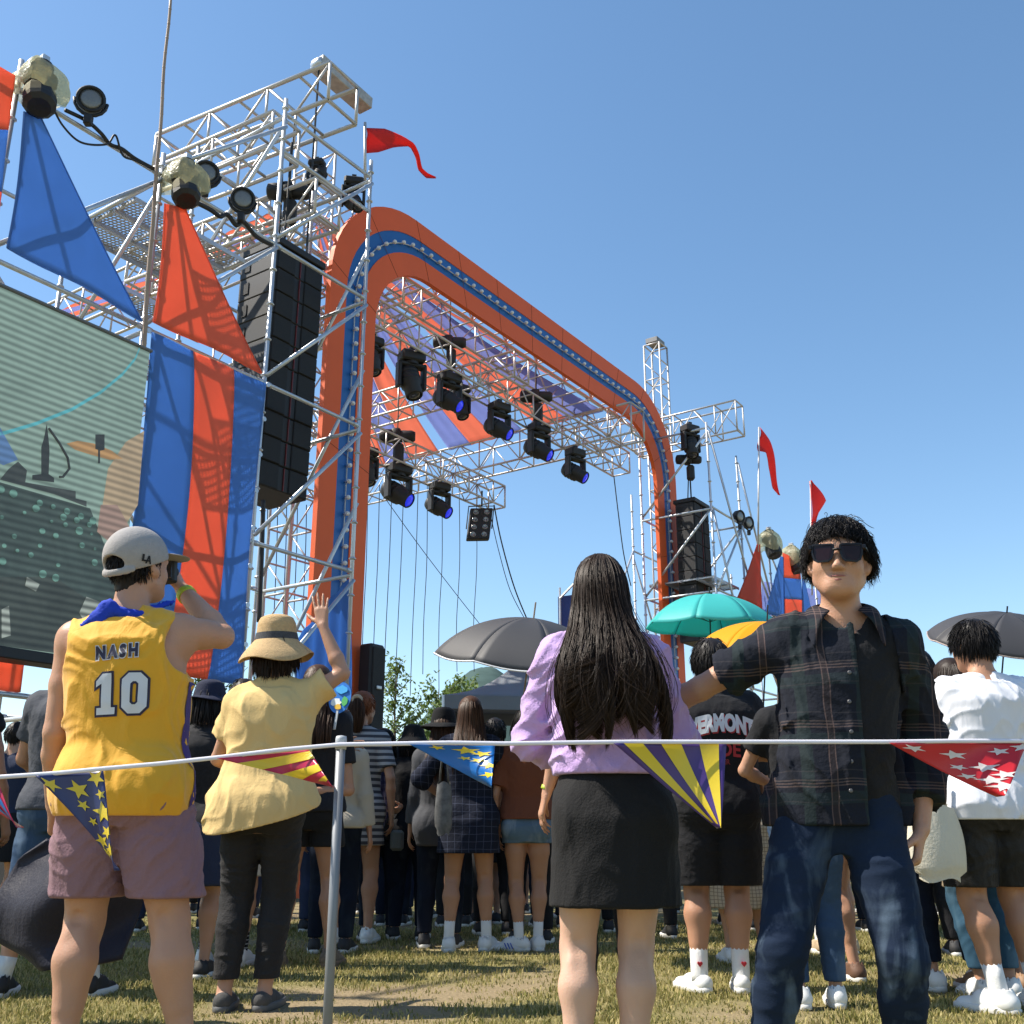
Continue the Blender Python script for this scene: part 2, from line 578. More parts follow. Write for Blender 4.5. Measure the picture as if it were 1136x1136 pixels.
# stage floor behind the crowd
st = thing("stage_platform", "low black stage deck under the orange arch behind the crowd", "stage", S(6.0, -5.6, 0))
MB().bbox(S(6.0, -5.6, 1.02), (13.5, 8.6, 0.08), U, N).build("deck", mat("stage_deck", (0.03, 0.03, 0.03), 0.6), st)
MB().box(S(6.0, -5.6, 0.49), (13.3, 8.4, 0.97), U, N).build("skirt", mat("stage_skirt", (0.01, 0.01, 0.01), 0.9), st)

# ------------------------------------------------------------------ trusses
def truss(name, label, p0, p1, w, h, side=None, r=0.026, bay=0.5, cat="truss", group=None, up=ZU):
    """box truss, p0->p1 centre line, w = width along side, h along up"""
    p0 = Vector(p0); p1 = Vector(p1)
    d = (p1 - p0).normalized(); L = (p1 - p0).length
    sd = side if side is not None else d.cross(up).normalized()
    root = thing(name, label, cat, (p0 + p1) / 2, 0, group)
    co = [(-1, -1), (1, -1), (1, 1), (-1, 1)]
    off = [sd * (a * w / 2) + up * (b * h / 2) for a, b in co]
    for o in off:
        MB().tube(p0 + o, p1 + o, r, 8).build("chord", ALU, root, True)
    n = max(1, round(L / bay))
    lb = MB()
    for face in range(4):
        a, b = off[face], off[(face + 1) % 4]
        for i in range(n + 1):
            q = p0 + d * (L * i / n)
            if i % 2 == 0 or face % 2 == 0: lb.tube(q + a, q + b, r * 0.7, 6)
            if i < n and face % 2 == 1:
                q2 = p0 + d * (L * (i + 1) / n)
                if i % 2 == 0: lb.tube(q + a, q2 + b, r * 0.55, 6)
                else: lb.tube(q + b, q2 + a, r * 0.55, 6)
    lb.build("lattice", ALU, root, True)
    for e in (p0, p1):
        eb = MB()
        for i in range(4): eb.tube(e + off[i], e + off[(i + 1) % 4], r * 0.8, 6)
        eb.build("end_frame", ALU, root, True)
    return root

truss("roof_truss", "long front roof truss running just behind the top of the orange arch", S(0.2, -1.95, 10.3), S(12.9, -1.95, 10.3), 0.75, 0.62, bay=0.55)
LT = -1.95
l0 = sc(at_t(404, 342, LT)); l1 = sc(at_t(689, 518, LT))
LZ = (l0[2] + l1[2]) / 2 - 0.02
truss("lighting_truss", "long lighting truss hung with a row of moving heads under the arch top", S(-0.4, LT, LZ), S(l1[0], LT, LZ), 0.45, 0.5, r=0.024, bay=0.45)
ST_ = -3.9
s1_ = sc(at_t(551, 553, ST_))
truss("lighting_truss", "short lower lighting truss carrying the eight lamp blinder at its end", S(2.0, ST_, s1_[2]), S(s1_[0], ST_, s1_[2]), 0.45, 0.5, r=0.024, bay=0.45)
truss("roof_truss", "far roof truss along the right edge of the striped canopy above the open sky", S(9.9, -9.8, 9.6), S(9.9, -0.9, 9.6), 0.6, 0.72, r=0.026, bay=0.6)
truss("roof_truss", "far roof truss along the left edge of the striped canopy behind the near tower", S(-0.1, -9.8, 9.5), S(-0.1, -1.5, 9.5), 0.6, 0.7, r=0.026, bay=0.6)
truss("roof_truss", "upper rear roof truss crossing behind the front truss near the arch corner", S(2.9, -6.5, 9.75), S(2.9, -1.6, 9.75), 0.5, 0.5, bay=0.5)
truss("roof_truss", "middle roof truss crossing the canopy behind the moving heads", S(6.3, -8.6, 9.7), S(6.3, -1.6, 9.7), 0.5, 0.55, bay=0.5)
truss("roof_truss", "rear roof truss at the very back of the striped canopy", S(-0.4, -9.8, 9.55), S(10.2, -9.8, 9.55), 0.6, 0.7, bay=0.7)
# loudspeaker truss on the near tower
truss("speaker_truss", "top loudspeaker truss jutting over the near scaffold tower", S(-0.72, 0.1, 10.72), S(-0.95, -3.4, 10.9), 0.6, 0.62, r=0.032, bay=0.62)
truss("speaker_truss", "third loudspeaker truss lying lower and further left on the near scaffold tower", S(-1.35, -0.3, 9.75), S(-1.45, -2.6, 9.85), 0.5, 0.55, r=0.03, bay=0.6)
truss("speaker_truss", "second loudspeaker truss just below the top one on the near scaffold tower", S(-0.5, -0.3, 9.2), S(-0.7, -4.2, 9.3), 0.5, 0.55, r=0.03, bay=0.6)
_a, _b, _c = sc(at_s(747, 460, 12.9)), sc(at_s(820, 452, 12.9)), sc(at_s(820, 486, 12.9))
_z = (_a[2] + _b[2]) / 2 - (_b[2] - _c[2]) / 2
truss("speaker_truss", "loudspeaker truss jutting out right of the arch over the far tower", S(12.9, _a[1] - 1.0, _z), S(12.9, _b[1], _z), 0.45, _b[2] - _c[2], r=0.024, bay=0.6)
# vertical masts
m1 = at_t(727, 385, -2.0); ms_ = sc(m1)
mast_r = truss("mast", "far vertical truss mast rising above the arch's right corner", S(ms_[0], -2.0, 0), S(ms_[0], -2.0, ms_[2]), 0.45, 0.45, side=U, r=0.024, bay=0.5, cat="mast", up=N)
MB().bbox(S(ms_[0], -2.0, ms_[2] + 0.12), (0.45, 0.34, 0.14), U, N).build("head_block", mat("grey_head_block", (.2, .2, .2), .6, .3), mast_r)
m2 = at_t(352, 150, -2.0); m2s = sc(m2)
mast_l = truss("mast", "near vertical truss mast rising behind the near scaffold tower", S(m2s[0], -2.0, 0), S(m2s[0], -2.0, 11.6), 0.45, 0.45, side=U, r=0.024, bay=0.5, cat="mast", up=N)
# winch beam on top of the near mast
wb = thing("winch_beam", "weathered winch beam with a hanging chain on top of the near tower", "winch", at_t(368, 82, -0.9))
a_, b_ = at_t(354, 72, -0.5), at_t(404, 116, -0.5)
MB().bbox((a_ + b_) / 2, ((b_ - a_).length + 0.1, 0.26, 0.2), (b_ - a_).normalized(), N, (b_ - a_).normalized().cross(N)).build("beam", mat("weathered_steel", (0.42, 0.40, 0.37), 0.55, 0.4, 0.4, 12), wb)
MB().lathe(a_ - N * 0.1, N, [(0.08, 0), (0.10, 0.05), (0.10, 0.15), (0.08, 0.2)], 14).build("pulley", GALV, wb, True)
MB().path([a_, a_ - ZU * 3.2], 0.016, 5).build("chain", WIRE, wb)

# ------------------------------------------------------------------ scaffolds
def scaffold(name, label, posts, base_t, rear_t, levels, braces, decks, rear=True, skip_top=None):
    """posts: list of (s, ztop); levels: ledger heights; braces: list of (p0,p1)"""
    root = thing(name, label, "scaffold", S(sum(p[0] for p in posts) / len(posts), (base_t + rear_t) / 2, 0))
    rows = (base_t, rear_t) if rear else (base_t,)
    for t in rows:
        for s, zt in posts:
            b = MB().tube(S(s, t, 0), S(s, t, zt), 0.0265, 10)
            z = 0.3
            while z < zt:
                b.lathe(S(s, t, z), ZU, [(0.029, -0.02), (0.048, -0.006), (0.048, 0.0), (0.029, 0.02)], 10); z += 0.48
            b.build("upright", GALV, root, True)
        for (s, zt), (s2, zt2) in zip(posts[:-1], posts[1:]):
            for z in levels:
                if z < min(zt, zt2) + 0.05:
                    MB().tube(S(s, t, z), S(s2, t, z), 0.0265, 8).lathe(S(s, t, z), U, [(0.03, 0.03), (0.036, 0.05), (0.03, 0.1)], 8).lathe(S(s2, t, z), -U, [(0.03, 0.03), (0.036, 0.05), (0.03, 0.1)], 8).build("ledger", GALV, root, True)
    if rear:
        for s, zt in posts:
            for z in levels:
                if z < zt + 0.05:
                    MB().tube(S(s, base_t, z - 0.05), S(s, rear_t, z - 0.05), 0.0265, 8).build("transom", GALV, root, True)
    for a, b in braces:
        MB().tube(S(*a), S(*b), 0.0265, 8).build("diagonal_brace", GALV, root, True)
    for (s, s2, z, rows_) in decks:
        for k in rows_:
            w = (base_t - rear_t - 0.12) / 4
            tc_ = base_t - 0.08 - w * (k + 0.5)
            m = MB()
            m.box(S((s + s2) / 2, tc_, z), (s2 - s - 0.06, w - 0.05, 0.004), U, N)
            m.cur = 1
            for e in (-1, 1):
                m.box(S((s + s2) / 2, tc_ + e * (w - 0.035) / 2, z - 0.028), (s2 - s - 0.06, 0.012, 0.06), U, N)
            for q in range(4):
                m.box(S(s + 0.06 + (s2 - s - 0.12) * q / 3, tc_, z - 0.02), (0.03, w - 0.06, 0.03), U, N)
            m.build("deck_plank", [DECK, GALV], root)
    return root
def deck_mat():
    m, nt, p = newmat("perforated_steel")
    L = nt.links
    tc = nt.nodes.new("ShaderNodeTexCoord")
    mp = nt.nodes.new("ShaderNodeMapping")
    mp.inputs["Rotation"].default_value = (0, 0, -math.atan2(U.y, U.x))
    mp.inputs["Scale"].default_value = (15, 24, 1)
    L.new(tc.outputs["Object"], mp.inputs[0])
    sx = nt.nodes.new("ShaderNodeSeparateXYZ"); L.new(mp.outputs[0], sx.inputs[0])
    def tri(o):
        f = nt.nodes.new("ShaderNodeMath"); f.operation = 'FRACT'; L.new(o, f.inputs[0])
        g = nt.nodes.new("ShaderNodeMath"); g.operation = 'SUBTRACT'; L.new(f.outputs[0], g.inputs[0]); g.inputs[1].default_value = 0.5
        a = nt.nodes.new("ShaderNodeMath"); a.operation = 'ABSOLUTE'; L.new(g.outputs[0], a.inputs[0])
        c = nt.nodes.new("ShaderNodeMath"); c.operation = 'LESS_THAN'; L.new(a.outputs[0], c.inputs[0]); c.inputs[1].default_value = 0.33
        return c.outputs[0]
    mu = nt.nodes.new("ShaderNodeMath"); mu.operation = 'MULTIPLY'
    L.new(tri(sx.outputs[0]), mu.inputs[0]); L.new(tri(sx.outputs[1]), mu.inputs[1])
    p.inputs["Base Color"].default_value = (0.42, 0.43, 0.44, 1); p.inputs["Metallic"].default_value = 0.5; p.inputs["Roughness"].default_value = 0.5
    tr = nt.nodes.new("ShaderNodeBsdfTransparent")
    mx = nt.nodes.new("ShaderNodeMixShader")
    L.new(mu.outputs[0], mx.inputs[0]); L.new(p.outputs[0], mx.inputs[1]); L.new(tr.outputs[0], mx.inputs[2])
    L.new(mx.outputs[0], nt.nodes["Material Output"].inputs[0])
    return m
DECK = deck_mat()
LV = [1.95, 3.97, 5.96, 7.86, 9.82]
sD, sA, sB, sC = -5.1, -3.37, -1.65, 0.02
scaffold("scaffold_tower", "near scaffold tower carrying the screen, striped banner and triangular flags",
         [(-8.6, 8.2), (-6.85, 8.2), (sD, 8.2), (sA, 8.15), (sB, 10.05), (sC, 10.1)], 0.0, -1.75, LV,
         [((sC, 0.04, 9.7), (sB, 0.04, 7.95)), ((sC, 0.04, 7.75), (sB, 0.04, 6.05)), ((sC, 0.04, 5.85), (sB, 0.04, 4.05)), ((sC, 0.04, 3.85), (sB, 0.04, 2.0)),
          ((sB, 0.04, 9.6), (sA, 0.04, 7.95)), ((sB, 0.04, 7.8), (sA, 0.04, 6.0)),
          ((sC + .04, 0, 8.7), (sC + .04, -1.75, 6.1)), ((sC + .04, 0, 6.8), (sC + .04, -1.75, 4.1)), ((sC + .04, 0, 4.9), (sC + .04, -1.75, 2.1)),
          ((sB + .04, 0, 9.75), (sB + .04, -1.75, 7.95)), ((sA + .04, 0, 7.8), (sA + .04, -1.75, 6.0)), ((sB, 0.0, 9.25), (sC, 0.0, 9.25)),
          ((sD, 0.04, 6.05), (sA, 0.04, 7.8)), ((sA, -1.79, 5.9), (sB, -1.79, 4.1)), ((sA, -1.79, 3.9), (sB, -1.79, 2.1)), ((sD, -1.79, 7.8), (sA, -1.79, 6.1))],
         [(sA, sB, 7.80, (1, 2, 3)), (sA, sB, 6.9, (2,)), (sA, sB, 5.9, (1,)), (sA, sB, 4.9, (2,)), (sA, sB, 3.9, (1,))])
sP, sQ = 11.5, 13.2
scaffold("scaffold_tower", "far scaffold tower right of the arch stepping down to the red flags",
         [(sP, 9.9), (sQ, 9.6), (14.95, 7.7), (16.7, 7.6), (18.4, 7.6), (20.1, 7.5)], 0.05, -1.7, LV,
         [((sP, 0.09, 5.95), (sQ, 0.09, 7.8)), ((sP, 0.09, 9.7), (sQ + 1.6, 0.09, 4.2)), ((sQ, 0.09, 9.4), (14.95, 0.09, 6.0)), ((sQ, 0.09, 7.8), (14.95, 0.09, 5.9)),
          ((sP, 0.09, 7.8), (sQ, 0.09, 3.97)), ((sP + .04, 0.05, 7.85), (sP + .04, -1.7, 6.0)), ((sP + .04, 0.05, 9.7), (sP + .04, -1.7, 7.9)), ((sQ + .04, .05, 7.8), (sQ + .04, -1.7, 6.0)),
          ((sQ, 0.09, 5.9), (14.95, 0.09, 4.0)), ((14.95, .09, 7.5), (16.7, .09, 5.96)), ((sQ + .04, .05, 5.8), (sQ + .04, -1.7, 4.0))],
         [(sP + 0.1, sQ - 0.1, 6.3, (0, 1, 2, 3))])
# scaffold at the back left of the right leg
p7 = sc(at_t(700, 540, -3.2))
scaffold("scaffold_tower", "slim single scaffold post with raking braces just left of the arch's right leg", [(p7[0], 9.4)], -3.2, -4.6, [],
         [((p7[0], -3.2, 7.86), (p7[0] - 2.6, -3.2, 4.1)), ((p7[0], -3.24, 5.0), (p7[0] + 1.7, -3.24, 7.0)), ((p7[0], -3.24, 7.8), (p7[0] + 1.7, -3.24, 5.0)), ((p7[0], -3.2, 7.86), (p7[0] + 1.8, -3.2, 7.86))], [], rear=False)
# the bamboo pole lashed to the near tower
bp = MB()
a_, b_ = at_t(156, 420, 0.12), at_t(189, -6, 0.12)
pts = [a_.lerp(b_, i / 24) + N * 0.006 * math.sin(i * 0.6) + U * 0.007 * math.sin(i * 0.9) for i in range(25)]
bp.path(pts, 0.026, 8, 0.017)
for i in range(1, 24):
    bp.lathe(pts[i], pts[i] - pts[i - 1], [(0.017, -0.012), (0.029 - i * 0.0004, 0), (0.017, 0.012)], 8)
tag(bp.build("bamboo_pole", mat("bamboo", (0.32, 0.23, 0.17), 0.6, 0, 0.35, 4), None, True), "tall brown bamboo pole lashed upright to the near tower above the screen", "pole")

# ------------------------------------------------------------------ cloth
def cloth_tri(name, label, mat_, pts, t, cat="flag", bands=None, sag=0.05, group=None, nu=14, nv=18, thick=0.004, wrinkle=0.02):
    """pts: apexL, apexR, bottomL, bottomR in picture; hung on plane t. bands: list of (v0,v1,mat) along height"""
    aL, aR, bL, bR = [at_t(x, y, t) for x, y in pts]
    def fn(u, v):
        ti = aL.lerp(aR, u); bo = bL.lerp(bR, u)
        p = ti.lerp(bo, v)
        w = wrinkle * math.sin(u * 9 + v * 3) * v + sag * math.sin(math.pi * u) * v * 0.6
        edge = 0.05 * math.sin(math.pi * v) * ((bL - bR).length)
        p = p + N * w + (bR - bL).normalized() * (edge * (0.5 - u) * 0.6)
        p = p + ZU * (-0.05 * (bL - bR).length * 0.4 * math.sin(math.pi * u) * v * 0)
        return p
    if not bands:
        o = MB().grid(fn, nu, nv, thick).build(name, mat_, None, True)
        o.location = (0, 0, 0)
        tag(o, label, cat, group)
        hm_ = MB()
        for e in (0, 1): hm_.path([fn(e, j / 16) for j in range(17)], .011, 6)
        hm_.path([fn(j / 12, 1) for j in range(13)], .011, 6)
        hm_.build("hem", mat_, o)
        return o
    root = thing(name, label, cat, (bL + bR) / 2, 0, group)
    for v0, v1, m in bands:
        MB().grid(lambda u, v: fn(u, v0 + (v1 - v0) * v - 0.10 * (u - 0.5) * (1 if 0 < v0 + (v1 - v0) * v < 1 else 0)), nu, max(4, int(nv * (v1 - v0))), thick).build("colour_band", m, root, True)
    return root
cloth_tri("triangular_flag", "blue triangular flag stretched above the video screen, narrow end up", BLUE_CLOTH, [(27, 124), (44, 128), (8, 275), (158, 356)], 0.13)
cloth_tri("triangular_flag", "orange triangular flag with platform shadows above the striped banner", ORANGE_CLOTH, [(183, 226), (205, 231), (170, 357), (291, 414)], 0.13)
cloth_tri("triangular_flag", "orange and blue flag cut by the left edge of the photo", ORANGE_CLOTH, [(-14, 66), (17, 84), (-90, 250), (-2, 262)], 0.13,
          bands=[(0, 0.40, ORANGE_CLOTH), (0.40, 0.78, BLUE_CLOTH), (0.78, 1, ORANGE_CLOTH)])
def build_banner():
    c = [at_t(x, y, 0.14) for x, y in ((168, 368), (295, 420), (268, 760))]
    sL, _, zT = sc(c[0]); sR, _, zT2 = sc(c[1]); zB = sc(c[2])[2]
    root = thing("striped_banner", "tall blue and orange vertically striped banner beside the video screen", "banner", S((sL + sR) / 2, 0.14, zB))
    def fn(u, v):
        s = sL + (sR - sL) * u
        sag = 0.10 * math.sin(math.pi * v) * (u - 0.5) * -0.8
        z = zT + (zB - zT) * v
        return S(s + sag, 0.14 + 0.16 * math.sin(u * math.pi) * math.sin(v * math.pi) ** 0.7 + 0.012 * math.sin(u * 14 + v * 5), z)
    cuts = [0, 0.345, 0.70, 1.0]
    for i, m in enumerate((BLUE_CLOTH, ORANGE_CLOTH, BLUE_CLOTH)):
        a, b = cuts[i], cuts[i + 1]
        MB().grid(lambda u, v: fn(a + (b - a) * u, v), 8, 30, 0.004).build("stripe_panel", m, root, True)
    eb = MB()
    for i in range(9):
        p = fn(1.0, i / 8); eb.lathe(p + U * 0.03, N, [(0.03, -0.004), (0.03, 0.004)], 8)
        p = fn(0.0, i / 8); eb.lathe(p - U * 0.03, N, [(0.03, -0.004), (0.03, 0.004)], 8)
    eb.build("eyelet_tie", GALV, root)
build_banner()
# blue drape below, between the tower posts
def drape():
    q = [at_t(x, y, -0.25) for x, y in ((326, 712), (386, 642), (389, 770), (324, 775))]
    def fn(u, v):
        p = q[0].lerp(q[1], u).lerp(q[3].lerp(q[2], u), v)
        return p + N * (0.05 * math.sin(u * 26 + v * 2) * (0.4 + 0.6 * v))
    tag(MB().grid(fn, 40, 14, 0.004).build("blue_drape", BLUE_CLOTH, None, True), "folded blue cloth hung low at the foot of the near tower", "drape")
    q2 = [at_t(x, y, -0.2) for x, y in ((-60, 730), (28, 735), (24, 768), (-60, 772))]
    tag(MB().grid(lambda u, v: q2[0].lerp(q2[1], u).lerp(q2[3].lerp(q2[2], u), v) + N * 0.03 * math.sin(u * 12), 24, 4, 0.004).build("orange_drape", ORANGE_CLOTH, None, True), "low orange cloth under the left corner of the video screen", "drape")
drape()

# striped canopy strips: narrow at the peak, wide at the roof edge
APEX = S(3.6, -5.0, 13.2)
def strip(p0, p1, m, label, k, apw=0.10, sag=0.35):
    a0 = APEX + (p0 - APEX).normalized() * 0.35; a1 = APEX + (p1 - APEX).normalized() * 0.35
    def fn(u, v):
        e = p0.lerp(p1, u); a = a0.lerp(a1, u)
        vv = v
        p = a.lerp(e, vv)
        L = (e - a).length
        return p - ZU * (sag * math.sin(math.pi * v) * (0.9 + 0.15 * math.sin(u * math.pi))) + ZU * 0.02 * math.sin(u * 9 + k) * math.sin(math.pi * v) + U * 0.012 * math.sin(u * 15 + k * 2) * v
    o = MB().grid(fn, 12, 24, 0.003).build("canopy_strip", m, None, True)
    tag(o, label, "canopy strip", "canopy strips over the stage")
def edge_pts_right(x):
    # along the far right truss top
    r_ = at_s(x, 929 - (929 - 505) * 1.0, 9.75)
    return r_
def canopy():
    def tpx(x):      # t on the s=9.75 truss that shows at column x
        return sc(at_s(x, 490, 9.75))[1]
    xs = [(400, 430, 'o'), (430, 456, 'b'), (456, 488, 'o'), (499, 523, 'b'), (523, 551, 'o'), (551, 582, 'b'), (600, 632, 'o'), (632, 671, 'b')]
    names = {'o': ('orange', CORAL_CLOTH), 'b': ('blue', LILAC_CLOTH)}
    pos = ["leftmost orange", "leftmost blue", "second orange", "folded blue", "third orange", "third blue", "fourth orange", "fourth blue"]
    for k, (x0, x1, c) in enumerate(xs):
        strip(S(9.75, tpx(x0), 9.98), S(9.75, tpx(x1), 9.98), names[c][1], "%s canopy strip running to the far right roof truss" % pos[k], k)
    fr = [(8.9, 10.3, 'o'), (7.6, 8.9, 'b'), (6.2, 7.6, 'o'), (4.6, 5.6, 'o'), (3.6, 4.6, 'b'), (1.6, 2.6, 'o'), (0.5, 1.6, 'b')]
    fn_ = ["orange canopy strip nearest the arch's right corner", "broad blue canopy strip reaching the front truss left of the right corner strip", "orange canopy strip on the left of the broad blue front strip",
           "orange canopy strip over the middle of the front truss", "blue canopy strip over the middle of the front truss", "orange canopy strip by the arch's left corner", "blue canopy strip by the arch's left corner"]
    for k, (a, b, c) in enumerate(fr):
        strip(S(a, -2.3, 10.62), S(b, -2.3, 10.62), names[c][1], fn_[k], k + 20, sag=0.25)
    lf = [(-2.0, -3.0, 'o'), (-3.0, -3.9, 'b'), (-3.9, -5.0, 'o'), (-5.3, -6.2, 'b'), (-6.2, -7.4, 'o'), (-7.4, -8.4, 'b'), (-8.4, -9.6, 'o')]
    od = ["first", "second", "third", "fourth", "fifth", "sixth", "seventh"]
    for k, (a, b, c) in enumerate(lf):
        strip(S(-0.1, a, 9.9), S(-0.1, b, 9.9), names[c][1], "%s canopy strip behind the near tower, %s from the arch" % (names[c][0], od[k]), k + 40, sag=0.3)
canopy()
tag(MB().tube(S(3.6, -5.0, 9.7), APEX, 0.05, 10).build("canopy_mast", ALU, None, True), "short mast holding up the peak of the striped canopy", "mast")

# free flags on poles
def pole_flag(label, pole_px, flag_poly, t, label2=None, curl=0.08):
    a, b = at_t(pole_px[0][0], pole_px[0][1], t), at_t(pole_px[1][0], pole_px[1][1], t)
    root = thing("red_flag", label, "flag", a, 0, "red flags on poles")
    MB().tube(a, b, 0.022, 8).build("pole", ALU, root, True)
    top, bot = flag_poly
    n = len(top)
    def fn(u, v):
        i = min(int(u * (n - 1)), n - 2); f = u * (n - 1) - i
        tx = top[i][0] + (top[i + 1][0] - top[i][0]) * f, top[i][1] + (top[i + 1][1] - top[i][1]) * f
        bx = bot[i][0] + (bot[i + 1][0] - bot[i][0]) * f, bot[i][1] + (bot[i + 1][1] - bot[i][1]) * f
        p = at_t(tx[0] + (bx[0] - tx[0]) * v, tx[1] + (bx[1] - tx[1]) * v, t)
        return p + N * curl * (math.sin(u * 5) + 0.5 * math.sin(v * 6 + u * 3))
    MB().grid(fn, 22, 8, 0.004).build("cloth", RED_FLAG, root, True)
pole_flag("red swallow tailed flag streaming right from the top of the near tower", [(405, 200), (405, 136)],
          [[(406, 142), (425, 144), (443, 153), (456, 161), (463, 172), (468, 186), (476, 191), (486, 195)], [(406, 170), (418, 170), (434, 165), (452, 164), (460, 176), (464, 189), (474, 197), (485, 197)]], -0.2, curl=0.05)
pole_flag("red pennant hanging on the tall pole right of the far tower", [(841, 612), (842, 474)],
          [[(843, 474), (850, 490), (856, 510), (862, 530), (868, 548)], [(841, 500), (846, 503), (849, 519), (857, 541), (867, 549)]], 0.2)
pole_flag("folded red pennant on the pole just above the man in sunglasses", [(901, 660), (899, 534)],
          [[(899, 533), (906, 545), (913, 556), (908, 570), (903, 606)], [(899, 534), (897, 560), (897, 580), (898, 590), (902, 606)]], 0.2)

# flags hanging on the far wing
cloth_tri("triangular_flag", "red triangular flag beside the teal umbrella on the far wing", mat("brick_red_cloth", (0.62, 0.10, 0.06), 0.75, 0, 0.06, 3, 0.1, 15, 0.2, 0.4), [(840, 604), (843, 604), (818, 663), (846, 676)], 0.2)
cloth_tri("triangular_flag", "slim blue triangular flag left of the far striped flag", BLUE_CLOTH, [(866, 617), (869, 618), (848, 680), (871, 686)], 0.2)
cloth_tri("triangular_flag", "far orange and blue striped flag below the wrapped lights", ORANGE_CLOTH, [(868, 613), (887, 622), (870, 682), (893, 690)], 0.2,
          bands=[(0, 0.36, ORANGE_CLOTH), (0.36, 0.70, BLUE_CLOTH), (0.70, 1, ORANGE_CLOTH)], wrinkle=0.01)
cloth_tri("triangular_flag", "blue triangular flag right of the far striped flag", BLUE_CLOTH, [(890, 640), (892, 642), (889, 692), (904, 690)], 0.2)
q = [at_t(x, y, -1.5) for x, y in ((845, 645), (912, 655), (912, 700), (845, 690))]
tag(MB().grid(lambda u, v: q[0].lerp(q[1], u).lerp(q[3].lerp(q[2], u), v) + N * 0.04 * math.sin(u * 17), 20, 6, 0.004).build("pale_drape", LILAC_CLOTH, None, True), "pale lilac cloth hung behind the far flags", "drape")
# ------------------------------------------------------------------ video screen
def screen_mat(name, col, stripe=0.16, dark=0.0, scale=14.0):
    """LED wall face: emissive colour broken by thin horizontal pixel rows"""
    m, nt, p = newmat(name)
    L = nt.links
    tc = nt.nodes.new("ShaderNodeTexCoord")
    sx = nt.nodes.new("ShaderNodeSeparateXYZ"); L.new(tc.outputs["Object"], sx.inputs[0])
    mu = nt.nodes.new("ShaderNodeMath"); mu.operation = 'MULTIPLY'; mu.inputs[1].default_value = scale * 2 * math.pi
    L.new(sx.outputs[2], mu.inputs[0])
    si = nt.nodes.new("ShaderNodeMath"); si.operation = 'SINE'; L.new(mu.outputs[0], si.inputs[0])
    ma = nt.nodes.new("ShaderNodeMath"); ma.operation = 'MULTIPLY_ADD'; ma.inputs[1].default_value = stripe; ma.inputs[2].default_value = 1.0
    L.new(si.outputs[0], ma.inputs[0])
    nz = nt.nodes.new("ShaderNodeTexNoise"); nz.inputs["Scale"].default_value = 2.2; nz.inputs["Detail"].default_value = 9; nz.inputs["Roughness"].default_value = .68; nz.inputs["Distortion"].default_value = .6
    L.new(tc.outputs["Object"], nz.inputs["Vector"])
    mx = nt.nodes.new("ShaderNodeMix"); mx.data_type = 'RGBA'
    mx.inputs["A"].default_value = tuple(q * (0.7 if max(col) > .1 else 0.1) for q in col[:3]) + (1,); mx.inputs["B"].default_value = tuple(q * (1.3 if max(col) > .1 else 2.4) for q in col[:3]) + (1,)
    L.new(nz.outputs["Fac"], mx.inputs["Factor"])
    sc_ = nt.nodes.new("ShaderNodeVectorMath"); sc_.operation = 'SCALE'
    L.new(mx.outputs["Result"], sc_.inputs[0]); L.new(ma.outputs[0], sc_.inputs["Scale"])
    L.new(sc_.outputs[0], p.inputs["Emission Color"])
    p.inputs["Emission Strength"].default_value = 1.0
    p.inputs["Base Color"].default_value = (0.03, 0.032, 0.034, 1)
    p.inputs["Roughness"].default_value = 0.6
    return m
